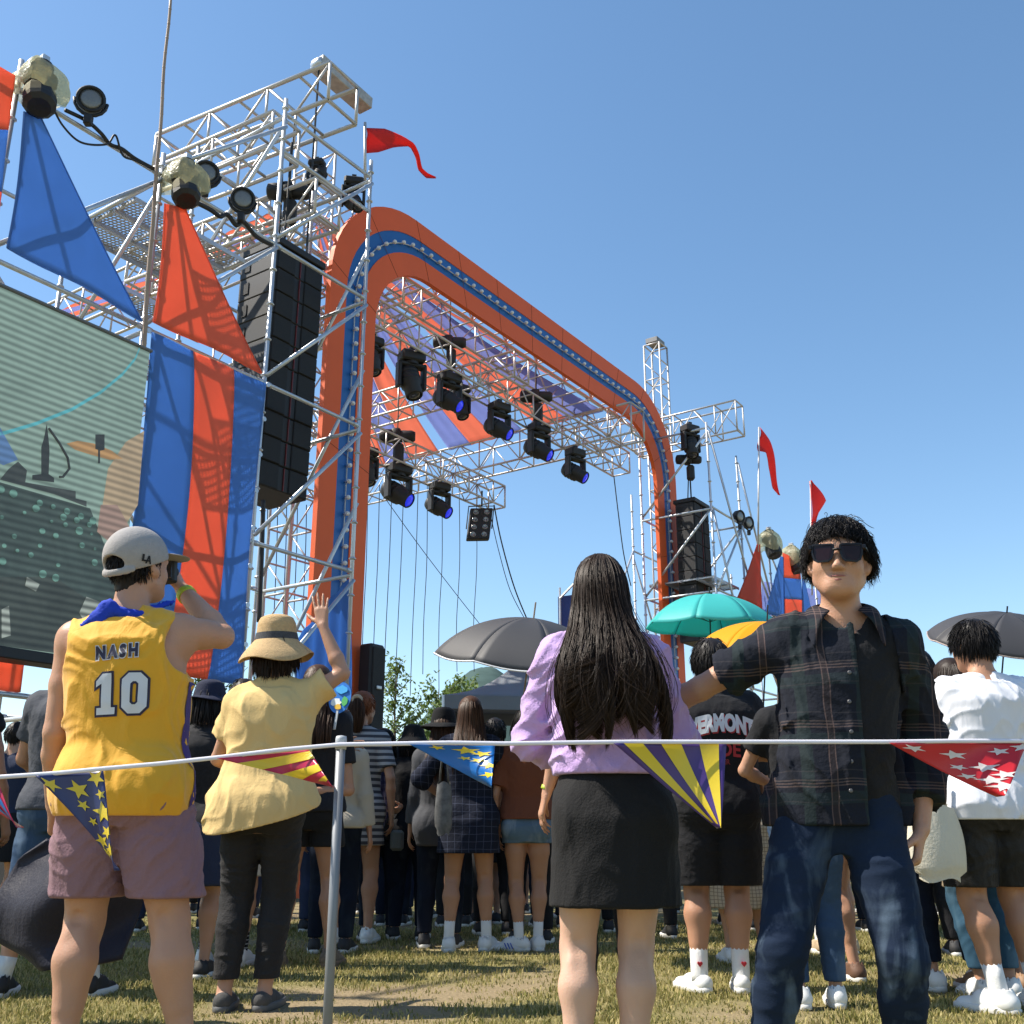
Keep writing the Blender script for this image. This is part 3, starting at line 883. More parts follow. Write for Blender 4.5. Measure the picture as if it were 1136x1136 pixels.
def build_screen():
    T = 0.22
    zt, zb, s0, s1 = sc(at_t(166, 391, 0.22))[2], 2.32, -9.6, sc(at_t(166, 391, 0.22))[0]
    root = thing("video_screen", "big outdoor video screen showing a drum kit, left of the striped banner", "screen", S((s0 + s1) / 2, T, zb))
    face = screen_mat("screen_grey_green", (0.110, 0.160, 0.138), 0.34)
    MB().box(S((s0 + s1) / 2, T - 0.10, (zt + zb) / 2), (s1 - s0, 0.2, zt - zb), U, N).build("panel", face, root)
    MB().bbox(S((s0 + s1) / 2, T - 0.08, zt + 0.02), (s1 - s0 + 0.06, 0.2, 0.035), U, N).build("top_rail", mat("dull_rail", (.16, .165, .17), .6, .4, .2, 5), root)
    MB().bbox(S((s0 + s1) / 2, T - 0.08, zb - 0.05), (s1 - s0 + 0.1, 0.26, 0.1), U, N).build("bottom_rail", BLACK, root)
    def flat(name, px, col, k, st=0.25, noise=None):
        p = [at_t(x, y, T + 0.004 * k) for x, y in px]
        m = screen_mat(name, col, st)
        return MB().prism(p, -N * 0.003).build(name, m, root)
    flat("picture_stage_riser", [(-120, 480), (0, 535), (100, 564), (118, 610), (150, 700), (100, 716), (-120, 690)], (0.020, 0.030, 0.027), 1, 0.35)
    flat("picture_floor", [(-120, 655), (0, 640), (60, 640), (150, 700), (140, 735), (-120, 700)], (0.018, 0.023, 0.020), 2, 0.4)
    flat("picture_drum", [(120, 520), (140, 490), (160, 478), (153, 560), (135, 590), (114, 560)], (0.20, 0.155, 0.10), 2, 0.3)
    flat("picture_drum_shell", [(112, 560), (130, 560), (148, 592), (120, 600), (108, 590)], (0.16, 0.11, 0.09), 3, 0.3)
    flat("picture_cymbal", [(74, 492), (86, 489), (104, 492), (124, 500), (136, 509), (122, 510), (100, 504), (84, 499)], (0.22, 0.13, 0.055), 2, 0.25)
    flat("picture_cymbal_stand", [(106, 482), (116, 482), (116, 499), (111, 500), (111, 514), (109, 514), (109, 499), (106, 498)], (0.012, 0.014, 0.014), 3, 0.2)
    flat("picture_microphone", [(52, 470), (54, 488), (55, 500), (54, 526), (60, 530), (60, 535), (36, 532), (36, 527), (46, 526), (46, 496), (49, 486)], (0.012, 0.014, 0.014), 3, 0.2)
    cu = MB().path([at_t(x, y, T + 0.012) for x, y in ((54, 475), (66, 492), (75, 508), (77, 520), (70, 529), (66, 529))], 0.012, 5)
    cu.build("picture_cable", screen_mat("screen_cable", (0.012, 0.014, 0.014), 0.2), root)
    cv = MB()
    for i, (x, y) in enumerate(((-60, 492), (6, 480), (40, 470), (80, 454), (112, 435), (136, 415), (150, 398), (155, 386))): cv.v.append(at_t(x, y - 2.0, T + 0.004)); cv.v.append(at_t(x, y + 2.0, T + 0.004))
    for i in range(7): cv.f.append((2 * i, 2 * i + 1, 2 * i + 3, 2 * i + 2)); cv.m.append(0)
    cv.build("picture_teal_line", screen_mat("screen_teal", (0.05, 0.21, 0.24), 0.2), root)
    flat("picture_blue_wedge", [(-30, 470), (0, 474), (20, 510), (4, 516), (-30, 500)], (0.05, 0.10, 0.20), 1, 0.2)
    flat("picture_drummer", [(10, 520), (20, 512), (30, 522), (28, 535), (84, 545), (84, 553), (96, 556), (96, 562), (60, 548), (0, 532)], (0.02, 0.024, 0.023), 4, 0.3)
    lt = screen_mat("screen_pale_light", (0.06, 0.125, 0.105), 0.5)
    r2 = random.Random(3)
    for j in range(7):
        for i in range(8):
            x = -4 + 14.8 * i + 3 * (j % 2) + r2.uniform(-1, 1) + j * 1.2; y = 548 + 16 * j + 5.0 * i - (22 if j > 0 else 0) + r2.uniform(-1, 1)
            if x > 106 or (j > 4 and i > 4) or r2.random() < 0.38: continue
            c = at_t(x, y, T + 0.010)
            rx = 0.027 + r2.uniform(-.013, .012)
            MB().lathe(c, N, [(rx, 0), (rx, 0.004)], 12).build("picture_light", lt, root)
    pl = screen_mat("screen_white_patch", (0.13, 0.15, 0.135), 0.6)
    flat2 = [[(96, 662), (112, 668), (120, 690), (98, 696), (88, 680)], [(2, 676), (10, 672), (12, 705), (2, 708)], [(30, 640), (44, 648), (40, 656), (28, 650)]]
    for k, px in enumerate(flat2):
        MB().prism([at_t(x, y, T + 0.014) for x, y in px], -N * 0.003).build("picture_patch", pl, root)
build_screen()

# ------------------------------------------------------------------ loudspeakers
def line_array(label, s0, s1, tf, tb, zt, zb, n):
    root = thing("line_array", label, "loudspeaker", S((s0 + s1) / 2, (tf + tb) / 2, zb))
    h = (zt - zb) / n
    for i in range(n):
        z = zt - h * (i + 0.5)
        curve = 0.18 * ((i - 1) / n) ** 2
        cz = S((s0 + s1) / 2, (tf + tb) / 2 - curve * 0.4, z)
        w = s1 - s0; d = tf - tb
        c = MB().bbox(cz, (w, d, h * 0.985), U, N, ZU, 0.012)
        o = c.build("cabinet", BLACK, root)
        for e in (-1, 1):
            g = MB()
            g.bbox(cz + N * (d / 2 + 0.004) + U * e * w * 0.285, (w * 0.36, 0.03, h * 0.95), U, N, ZU, 0.012)
            g.build("grille", GRILLE, root)
        MB().box(cz + N * (d / 2 + 0.008), (0.012, 0.02, h * 0.9), U, N).build("red_trim", mat("dark_red_trim", (0.12, 0.012, 0.012), 0.5), root)
        for e in (-1, 1):
            r_ = MB()
            r_.box(cz + U * (w / 2 + 0.006) * e - N * d * 0.28, (0.012, 0.10, h * 0.5), U, N)
            r_.build("rigging_plate", GRILLE, root)
    MB().bbox(S((s0 + s1) / 2, (tf + tb) / 2, zt + 0.06), (s1 - s0, tf - tb + 0.1, 0.1), U, N).build("fly_frame", BLACK, root)
    MB().path([S((s0 + s1) / 2, (tf + tb) / 2, zt + 0.1), S((s0 + s1) / 2, (tf + tb) / 2, zt + 2.0)], 0.018, 5).build("chain", WIRE, root)
    return root
line_array("tall black line array loudspeaker hanging in the near scaffold tower", -1.22, -0.36, -0.45, -1.15, 8.25, 4.90, 10)
line_array("tall black line array loudspeaker right of the arch in the far tower", 11.75, 12.6, -0.5, -0.95, 8.15, 4.9, 10)
def monitor_box():
    p = at_t(405, 770, -1.15); s_, t_, z_ = sc(p)
    root = thing("loudspeaker", "plain black loudspeaker cabinet standing by the foot of the arch's left leg", "loudspeaker", S(s_, -1.1, 1.06))
    MB().bbox(S(1.62, -1.05, 2.22), (0.30, 0.24, 2.3), U, N, ZU, 0.03).build("cabinet", BLACK, root)
    MB().bbox(S(1.62, -0.915, 2.22), (0.26, 0.03, 2.2), U, N, ZU, 0.02).build("grille", GRILLE, root)
    MB().bbox(S(1.62, -0.89, 2.75), (0.10, 0.03, 0.05), U, N, ZU, 0.01).build("handle", GALV, root)
monitor_box()

# ------------------------------------------------------------------ lamps
BLUE_LENS = emit("blue_lens", (0.012, 0.03, 0.8), 0.55)
DARK_LENS = mat("dark_lens", (0.03, 0.032, 0.04), 0.08, 0, 0.1, 10, 0, 60, 0.8)
def moving_head(label, p, size, aim, lens, group="moving heads on the lighting trusses", rz=0.0, name="moving_head_light"):
    """p = clamp point (top); hangs down"""
    root = thing(name, label, "stage light", p, 0, group)
    k = size / 0.75
    X = (U * math.cos(rz) + N * math.sin(rz)); Y = ZU.cross(X)
    c = Vector(p)
    b = MB()
    b.bbox(c - ZU * 0.13 * k, (0.36 * k, 0.26 * k, 0.16 * k), X, Y, ZU, 0.03)
    b.box(c - ZU * 0.02 * k, (0.08 * k, 0.06 * k, 0.10 * k), X, Y)
    b.lathe(c - ZU * 0.21 * k, -ZU, [(0.11 * k, 0), (0.11 * k, 0.04 * k)], 14)
    b.build("base", BLACK, root)
    yk = MB()
    for e in (-1, 1):
        yk.bbox(c - ZU * 0.42 * k + X * e * 0.19 * k, (0.055 * k, 0.15 * k, 0.40 * k), X, Y, ZU, 0.025)
    yk.bbox(c - ZU * 0.255 * k, (0.43 * k, 0.15 * k, 0.06 * k), X, Y, ZU, 0.02)
    yk.build("yoke", BLACK, root)
    A = Vector(aim).normalized()
    hc = c - ZU * 0.53 * k
    hd = MB().lathe(hc - A * 0.26 * k, A, [(0.05 * k, -0.02 * k), (0.12 * k, 0), (0.145 * k, 0.05 * k), (0.15 * k, 0.16 * k), (0.152 * k, 0.30 * k), (0.125 * k, 0.33 * k), (0.125 * k, 0.48 * k), (0.11 * k, 0.50 * k), (0.105 * k, 0.47 * k)], 18)
    for q in range(3):
        hd.lathe(hc - A * (0.18 - q * 0.07) * k, A, [(0.148 * k, 0), (0.158 * k, 0.01 * k), (0.158 * k, 0.03 * k), (0.148 * k, 0.04 * k)], 18)
    hd.build("head", BLACK, root, True)
    MB().lathe(hc + A * 0.205 * k, A, [(0.106 * k, 0), (0.09 * k, 0.02 * k), (0.05 * k, 0.032 * k), (0.008 * k, 0.036 * k)], 16).build("lens", lens, root, True)
    return root
dn = Vector((0.45, -0.55, -0.75)); dn2 = Vector((0.3, -0.2, -1)); dn3 = Vector((0.8, -0.3, -0.55))
def head_px(label, x, y, t, size, aim, lens, rz=0.3):
    moving_head(label, at_t(x, y, t), size, aim, lens, rz=rz)
head_px("moving head light half hidden behind the arch's left leg", 414, 372, LT, 0.72, dn2, DARK_LENS)
head_px("big unlit moving head first on the long truss right of the arch leg", 457, 388, LT, 0.92, dn2, DARK_LENS, 0.5)
head_px("moving head hung under the first chain hoist, aiming right", 499, 412, LT, 0.85, dn3, BLUE_LENS)
head_px("small moving head tucked behind the one under the first hoist", 511, 425, LT - 0.6, 0.75, dn2, DARK_LENS)
head_px("blue lit moving head between the first and second hoists", 554, 445, LT, 0.85, dn3, BLUE_LENS)
head_px("bright blue moving head hung under the second chain hoist", 598, 468, LT, 0.9, dn3, BLUE_LENS)
head_px("blue moving head near the right end of the long truss", 638, 496, LT, 0.86, dn3, BLUE_LENS)
head_px("blue lit moving head under the third hoist on the short truss", 443, 512, ST_, 0.98, dn3, BLUE_LENS)
head_px("dark moving head in the middle of the short lower truss", 488, 533, ST_, 0.85, dn3, BLUE_LENS)
head_px("dark moving head beside the arch leg on the short truss", 408, 494, ST_, 0.8, dn2, DARK_LENS)
head_px("large black moving head hung high in the near tower beside the arch corner", 393, 196, -0.55, 0.62, Vector((0.5, -0.4, -0.7)), DARK_LENS, 0.8)
head_px("black moving head high under the top truss of the near tower", 352, 176, -0.8, 0.5, Vector((-0.5, 0.1, -0.6)), DARK_LENS, 1.2)
head_px("black covered spotlight hung below the far loudspeaker truss", 765, 470, -0.4, 0.85, Vector((0.1, -0.4, -1)), DARK_LENS, 0.4)

def hoist(label, p, top, size=0.55):
    root = thing("chain_hoist", label, "chain hoist", p, 0, "chain hoists holding the trusses")
    p = Vector(p)
    X = (U * 0.6 + N * 0.8).normalized(); Y = ZU.cross(X)
    k = size / 0.55
    b = MB()
    b.lathe(p - X * 0.28 * k, X, [(0.06 * k, 0), (0.10 * k, 0.02 * k), (0.11 * k, 0.1 * k), (0.11 * k, 0.22 * k)], 14)
    b.lathe(p + X * 0.02 * k, X, [(0.085 * k, 0), (0.095 * k, 0.05 * k), (0.095 * k, 0.2 * k), (0.07 * k, 0.25 * k)], 14)
    b.bbox(p - X * 0.02 * k, (0.14 * k, 0.2 * k, 0.22 * k), X, Y, ZU, 0.03)
    b.build("motor", BLACK, root, True)
    MB().bbox(p - ZU * 0.3 * k + X * 0.03, (0.16 * k, 0.16 * k, 0.34 * k), X, Y, ZU, 0.04).build("chain_bag", WIRE, root)
    MB().path([p, p + ZU * top], 0.012, 5).build("chain", WIRE, root)
hoist("first chain hoist from the arch's left leg, above the aiming moving head", at_t(499, 380, LT), 1.0, 0.62)
hoist("second chain hoist along the long truss, above the bright blue light", at_t(595, 440, LT), 1.6, 0.68)
hoist("third chain hoist, low by the arch's left leg above the short truss", at_t(441, 484, ST_), 2.2, 0.72)
hoist("long black chain hoist high in the near tower", at_t(321, 213, -0.9), 1.2, 0.62)
hoist("small black chain hoist below the covered spotlight of the far tower", at_t(764, 510, -0.6), 0.9, 0.6)
tag(MB().path([at_t(764, 520, -0.72), at_t(763, 556, -0.72)], 0.014, 5).build("chain", WIRE), "black chain from the far hoist down to the right line array", "chain")

def blinder():
    p = at_t(532, 582, ST_); root = thing("blinder_light", "black eight lamp blinder hanging tilted from the short truss", "stage light", p)
    X = (Vector((1, 0.15, 0.06))).normalized(); Zt = Vector((0.10, 0.12, 1)).normalized(); Y = Zt.cross(X).normalized()
    Yf = -Y if Y.y > 0 else Y
    MB().bbox(p, (0.50, 0.16, 0.74), X, Y, Zt, 0.02).build("housing", BLACK, root)
    for i in range(2):
        for j in range(4):
            c = p + X * (i - 0.5) * 0.24 + Zt * (1.5 - j) * 0.175 + Yf * 0.08
            MB().lathe(c, Yf, [(0.062, 0), (0.062, 0.012), (0.05, 0.015), (0.03, 0.004)], 14).build("lamp", mat("blinder_reflector", (0.22, 0.22, 0.21), 0.25, 0.6, 0.3, 30), root, True)
    MB().path([p + X * 0.28 - Zt * 0.1, p + X * 0.28 + Zt * 0.36 + ZU * 0.08, p - X * 0.28 + Zt * 0.36 + ZU * 0.08, p - X * 0.28 - Zt * 0.1], 0.015, 6).build("bracket", BLACK, root)
    MB().tube(p + Zt * 0.45, p + Zt * 0.45 + ZU * 0.35, 0.02, 6).build("clamp", BLACK, root)
blinder()

def par_lamp(label, px, t, d, aim, stand=0.3):
    p = at_t(px[0], px[1], t)
    root = thing("par_lamp", label, "stage light", p, 0, "round lamps on the scaffold rails")
    A = Vector(aim).normalized(); r = d / 2
    X = A.cross(ZU).normalized(); Y = X.cross(A)
    MB().lathe(p - A * r * 0.75, A, [(r * 0.35, -0.02), (r * 0.8, 0.0), (r * 0.98, r * 0.3), (r, r * 0.9), (r * 1.03, r * 1.0), (r * 1.03, r * 1.12), (r * 0.86, r * 1.14), (r * 0.84, r * 0.98)], 24).build("housing", BLACK, root, True)
    MB().lathe(p + A * r * 0.24, A, [(r * 0.85, 0), (r * 0.6, r * 0.06), (r * 0.3, r * 0.09), (0.01, r * 0.1)], 20).build("lens", GLASS, root, True)
    pts = []
    for i in range(9):
        a = math.pi * i / 8
        pts.append(p + X * math.cos(a) * r * 1.12 - ZU * math.sin(a) * r * 1.25)
    MB().path(pts, 0.018, 6).build("yoke", BLACK, root, True)
    MB().bbox(p - ZU * (r * 1.25 + 0.06), (0.08, 0.08, 0.12)).build("clamp", BLACK, root)
vA = Vector((0.35, -0.9, -0.12))
par_lamp("round black lamp alone on the rail right of the leftmost wrapped light", (101, 112), 0.12, 0.29, vA)
par_lamp("round black lamp peeking from behind the right wrapped light", (229, 193), 0.05, 0.29, vA)
par_lamp("round black lamp on the rail beside the hanging loudspeaker", (269, 222), 0.12, 0.29, vA)
par_lamp("left one of the two far round lamps right of the far tower", (820, 573), 0.1, 0.30, Vector((0.6, -0.8, -0.1)))
par_lamp("right one of the two far round lamps right of the far tower", (830, 580), 0.1, 0.30, Vector((0.6, -0.8, -0.1)))

def plastic():
    m, nt, p = newmat("clear_plastic_wrap")
    L = nt.links
    p.inputs["Base Color"].default_value = (0.72, 0.68, 0.45, 1); p.inputs["Roughness"].default_value = 0.3
    tr = nt.nodes.new("ShaderNodeBsdfTransparent"); tr.inputs[0].default_value = (0.86, 0.83, 0.66, 1)
    tl = nt.nodes.new("ShaderNodeBsdfTranslucent"); tl.inputs[0].default_value = (0.75, 0.70, 0.45, 1)
    m1 = nt.nodes.new("ShaderNodeMixShader"); m1.inputs[0].default_value = 0.4
    L.new(p.outputs[0], m1.inputs[1]); L.new(tl.outputs[0], m1.inputs[2])
    m2 = nt.nodes.new("ShaderNodeMixShader"); m2.inputs[0].default_value = 0.52
    L.new(m1.outputs[0], m2.inputs[1]); L.new(tr.outputs[0], m2.inputs[2])
    tc = nt.nodes.new("ShaderNodeTexCoord"); nz = nt.nodes.new("ShaderNodeTexNoise"); nz.inputs["Scale"].default_value = 14; nz.inputs["Detail"].default_value = 4; nz.inputs["Distortion"].default_value = 1.5
    L.new(tc.outputs["Object"], nz.inputs["Vector"])
    bp_ = nt.nodes.new("ShaderNodeBump"); bp_.inputs["Strength"].default_value = 0.45; bp_.inputs["Distance"].default_value = 0.04
    L.new(nz.outputs["Fac"], bp_.inputs["Height"]); L.new(bp_.outputs[0], p.inputs["Normal"]); L.new(bp_.outputs[0], tl.inputs["Normal"])
    L.new(m2.outputs[0], nt.nodes["Material Output"].inputs[0])
    return m
PLASTIC = plastic()
def wrapped_light(label, px, t, size, group):
    p = at_t(px[0], px[1], t)
    root = thing("wrapped_light", label, "stage light", p - ZU * size * 0.5, 0, group)
    k = size
    b = MB()
    b.bbox(p + ZU * 0.16 * k, (0.42 * k, 0.4 * k, 0.3 * k), U, N, ZU, 0.05)
    b.lathe(p + ZU * 0.34 * k, ZU, [(0.14 * k, 0), (0.17 * k, 0.05 * k), (0.15 * k, 0.12 * k), (0.06 * k, 0.15 * k)], 12)
    b.build("base", BLACK, root)
    hd = MB().lathe(p - ZU * 0.02 * k + N * 0.02, Vector((0.25, -0.3, -1)), [(0.12 * k, -0.05 * k), (0.2 * k, 0.02 * k), (0.24 * k, 0.14 * k), (0.25 * k, 0.32 * k), (0.24 * k, 0.40 * k), (0.17 * k, 0.46 * k), (0.06 * k, 0.44 * k)], 10)
    hd.build("head", BLACK, root)
    # crumpled bag: squarish sack gathered at the top, ragged at the bottom
    rr = random.Random(int(px[0]))
    def fn(u, v):
        a = 2 * math.pi * u
        sq = 1.0 / max(abs(math.cos(a)), abs(math.sin(a))) ** 0.8
        prof = [0.05, 0.17, 0.26, 0.31, 0.33, 0.34, 0.335, 0.31]
        i = min(int(v * 7), 6); f = v * 7 - i
        r_ = (prof[i] * (1 - f) + prof[i + 1] * f) * k * sq
        r_ *= 1 + 0.07 * math.sin(3 * a + 2 * v + px[0]) + 0.03 * math.sin(9 * a - 5 * v) + 0.07 * mnoise.noise(Vector((math.cos(a) * 3, math.sin(a) * 3, v * 5 + px[0])))
        z = (0.52 - 0.72 * v - 0.08 * v * math.sin(3 * a + px[1])) * k
        return p + U * math.cos(a) * r_ + N * math.sin(a) * r_ + ZU * z
    MB().grid(fn, 40, 16).build("plastic_cover", PLASTIC, root, True)
    MB().bbox(p + ZU * 0.5 * k, (0.08, 0.12, 0.12), U, N).build("clamp", GALV, root)
wrapped_light("large stage light wrapped in yellowish plastic above the blue flag", (43, 99), 0.16, 0.66, "plastic wrapped lights on the near tower")
wrapped_light("stage light wrapped in yellowish plastic above the orange flag", (204, 204), 0.16, 0.64, "plastic wrapped lights on the near tower")
wrapped_light("leftmost plastic wrapped light of the far wing", (854, 604), 0.2, 0.78, "plastic wrapped lights on the far wing")
wrapped_light("middle plastic wrapped light of the far wing", (879, 621), 0.2, 0.78, "plastic wrapped lights on the far wing")
wrapped_light("plastic wrapped light of the far wing closest to the man in sunglasses", (901, 635), 0.2, 0.76, "plastic wrapped lights on the far wing")

# ------------------------------------------------------------------ cables
def cable(label, px, t, r=0.008, sag=0.0, group=None, name="cable"):
    pts = []
    P = [at_t(x, y, t) for x, y in px]
    n = len(P)
    for i in range(n - 1):
        for j in range(8):
            f = j / 8
            p0, p1, p2, p3 = P[max(i - 1, 0)], P[i], P[i + 1], P[min(i + 2, n - 1)]
            q = 0.5 * ((2 * p1) + (p2 - p0) * f + (2 * p0 - 5 * p1 + 4 * p2 - p3) * f * f + (3 * p1 - p0 - 3 * p2 + p3) * f ** 3)
            pts.append(q)
    pts.append(P[-1])
    return tag(MB().path(pts, r, 5).build(name, WIRE, None, True), label, "cable", group)
for k, (x0, x1, yb) in enumerate(((408, 401, 745), (421, 413, 760), (435, 425, 765), (448, 438, 768), (464, 455, 772), (474, 469, 748), (490, 487, 770), (509, 507, 745), (528, 526, 745))):
    xm = (x0 + x1) / 2
    cable("thin black cable dangling in the row behind the stage opening", [(x0, 540 - k * 2), (xm + 2, 620), (xm - 1.5, 690), (x1, yb)], -8.5, 0.011, group="cables dangling behind the stage")
cable("long thin guy line slanting down behind the stage opening", [(421, 544), (470, 612), (528, 687), (580, 750)], -8.0, 0.010)
cable("pair of dark cables slung from the short truss to the black umbrella", [(548, 560), (556, 600), (570, 650), (586, 690), (600, 720)], ST_, 0.016)
cable("slack thin cable beside the thicker pair below the blinder", [(545, 575), (553, 610), (566, 655), (584, 690)], ST_, 0.009)
cable("dark cables slung from the right end of the long truss", [(681, 528), (686, 570), (692, 615), (700, 650)], LT, 0.013)
cable("cable loops along the left top rail of the near tower", [(58, 118), (70, 140), (90, 158), (118, 160), (128, 150), (136, 172), (150, 178), (166, 186)], 0.1, 0.012)
cable("bundle of cables along the rail between the two near wrapped lights", [(72, 122), (96, 134), (112, 148), (122, 160), (135, 165), (150, 176), (172, 188)], 0.06, 0.022)
cable("tangled cable bundle on the rail below the round lamps of the near tower", [(212, 222), (232, 232), (244, 240), (252, 238), (262, 250), (270, 246), (284, 262), (302, 272)], 0.06, 0.028)
cable("black chain hanging beside the winch beam of the near tower", [(313, 150), (313, 200), (310, 260)], -0.9, 0.014)
cable("thin black stay beside the banner at the near tower foot", [(292, 555), (290, 620), (287, 690)], -0.5, 0.03)
for k, x in enumerate((297, 308, 318, 330, 340)):
    cable("thin cable dangling in the gap right of the striped banner", [(x, 560), (x - 1, 610), (x - 4, 680)], -3.0, 0.008, group="cables in the gap by the banner")

# ------------------------------------------------------------------ background bits
def young_tree(name, label, x, ytop, ybase, Y, spread, seed, ngroups, leafc, trunk_r=0.05, dense=1.0, n_leaf=900):
    rr = random.Random(seed)
    top = at_y(x, ytop, Y); H_ = top.z
    base = Vector((top.x, Y, 0))
    root = thing(name, label, "tree", base)
    bm_ = mat("bark", (0.10, 0.075, 0.05), 0.9, 0, 0.3, 10, 0.5, 40)
    MB().path([base, base + Vector((0.05, 0, H_ * 0.4)), base + Vector((-0.04, 0.03, H_ * 0.75)), base + Vector((0, 0, H_ * 0.98))], trunk_r, 8, trunk_r * 0.2).build("trunk", bm_, root, True)
    lim = MB(); lf = MB()
    tips = []
    for i in range(ngroups):
        z = H_ * (0.3 + 0.66 * (i + rr.random()) / ngroups)
        a = rr.random() * 2 * math.pi
        ln = spread * (1.25 - z / H_) * rr.uniform(0.7, 1.25) + 0.12
        s = base + Vector((0, 0, z))
        d = Vector((math.cos(a), math.sin(a), rr.uniform(0.5, 1.1)))
        e = s + d.normalized() * ln
        mid = s.lerp(e, 0.5) + Vector((0, 0, -0.05 * ln))
        lim.path([s, mid, e], trunk_r * 0.25, 5, 0.006)
        for q in range(max(3, int(n_leaf / ngroups / 3))):
            f = rr.uniform(0.15, 1.05)
            c = s.lerp(mid, f * 2) if f < 0.5 else mid.lerp(e, f * 2 - 1)
            c = c + Vector((rr.gauss(0, 0.09), rr.gauss(0, 0.09), rr.gauss(0, 0.09))) * dense
            for _ in range(3):
                c2 = c + Vector((rr.gauss(0, 0.05), rr.gauss(0, 0.05), rr.gauss(0, 0.05)))
                dx = Vector((rr.gauss(0, 1), rr.gauss(0, 1), rr.gauss(0, 1))).normalized(); dy = dx.orthogonal().normalized()
                h = rr.uniform(0.03, 0.06) * (Y / 20)
                lf.add([c2 - dx * h, c2 + dy * h * 0.55, c2 + dx * h, c2 - dy * h * 0.55], [(0, 1, 2, 3)])
    lim.build("limbs", bm_, root, True)
    lf.build("crown", leafc, root)
LEAF = mat("spring_leaves", (0.12, 0.18, 0.04), 0.6, 0, 0.45, 3.0, 0, 60, 0.3, 0.35)
LEAF2 = mat("darker_leaves", (0.08, 0.14, 0.03), 0.6, 0, 0.45, 2.0, 0, 60, 0.3, 0.3)
young_tree("young_tree", "sparse young tree with pale green leaves behind the stage loudspeaker", 441, 736, 800, 30, 1.6, 3, 34, LEAF, 0.06, n_leaf=1500)
young_tree("young_tree", "lower leafy young tree between the stage and the grey tent", 487, 760, 800, 32, 2.2, 8, 26, LEAF, 0.06, n_leaf=1900)
young_tree("young_tree", "small green bush tree further right in front of the hill", 512, 761, 800, 33, 1.9, 11, 24, LEAF, 0.06, n_leaf=1500)
young_tree("young_tree", "dark green tree seen in the gap beside the straw hat", 236, 690, 800, 26, 2.0, 5, 30, LEAF2, 0.08, n_leaf=2600)
def tent():
    Y = 17.5
    def P(x, y, d=0.0): return at_y(x, y, Y + d)
    ap = P(580, 730, 1.2)
    el, er, fl, fr = P(492, 771, 0), P(668, 775, 0), P(492, 771, 3), P(668, 775, 3)
    root = thing("tent", "grey canopy tent behind the black umbrella", "tent", Vector(((el.x + er.x) / 2, Y + 1.2, 0)))
    tm = mat("grey_tent_fabric", (0.20, 0.215, 0.235), 0.7, 0, 0.2, 2.0, 0.2, 8, 0.3, 0.25)
    e1, e2, e3, e4 = el, er, Vector((er.x, Y + 2.6, er.z)), Vector((el.x, Y + 2.6, el.z))
    ap.y = Y + 1.3
    def side(a, b):
        def fn(u, v):
            e = a.lerp(b, u)
            return ap.lerp(e, v) - ZU * 0.16 * math.sin(math.pi * v) * (0.6 + 0.4 * abs(2 * u - 1))
        return fn
    for a, b in ((e1, e2), (e2, e3), (e3, e4), (e4, e1)):
        MB().grid(side(a, b), 12, 10, 0.004).build("roof_panel", tm, root, True)
        MB().grid(lambda u, v: a.lerp(b, u) - ZU * 0.22 * v, 10, 2, 0.004).build("valance", tm, root)
    for e in (e1, e2, e3, e4):
        MB().tube(Vector((e.x, e.y, 0)), e, 0.025, 8).build("leg", GALV, root)
tent()
bs = [at_y(x, y, 27) for x, y in ((619, 662), (650, 658), (650, 760), (619, 760))]
bsr = thing("blue_hoarding", "small dark blue hoarding panel behind the long haired woman's head", "hoarding", Vector((bs[0].x, 27, 0)))
MB().prism([bs[0], bs[1], Vector((bs[1].x, bs[1].y, 0)), Vector((bs[0].x, bs[0].y, 0))], Vector((0, .06, 0))).build("panel", mat("navy_board", (0.02, 0.05, 0.22), 0.6), bsr)
MB().tube(Vector((bs[0].x + .05, 26.95, 0)), at_y(621, 652, 26.95), 0.03, 8).build("post", GALV, bsr)
MB().tube(at_y(621, 664, 26.9), at_y(650, 634, 26.9), 0.03, 8).build("brace", GALV, bsr)
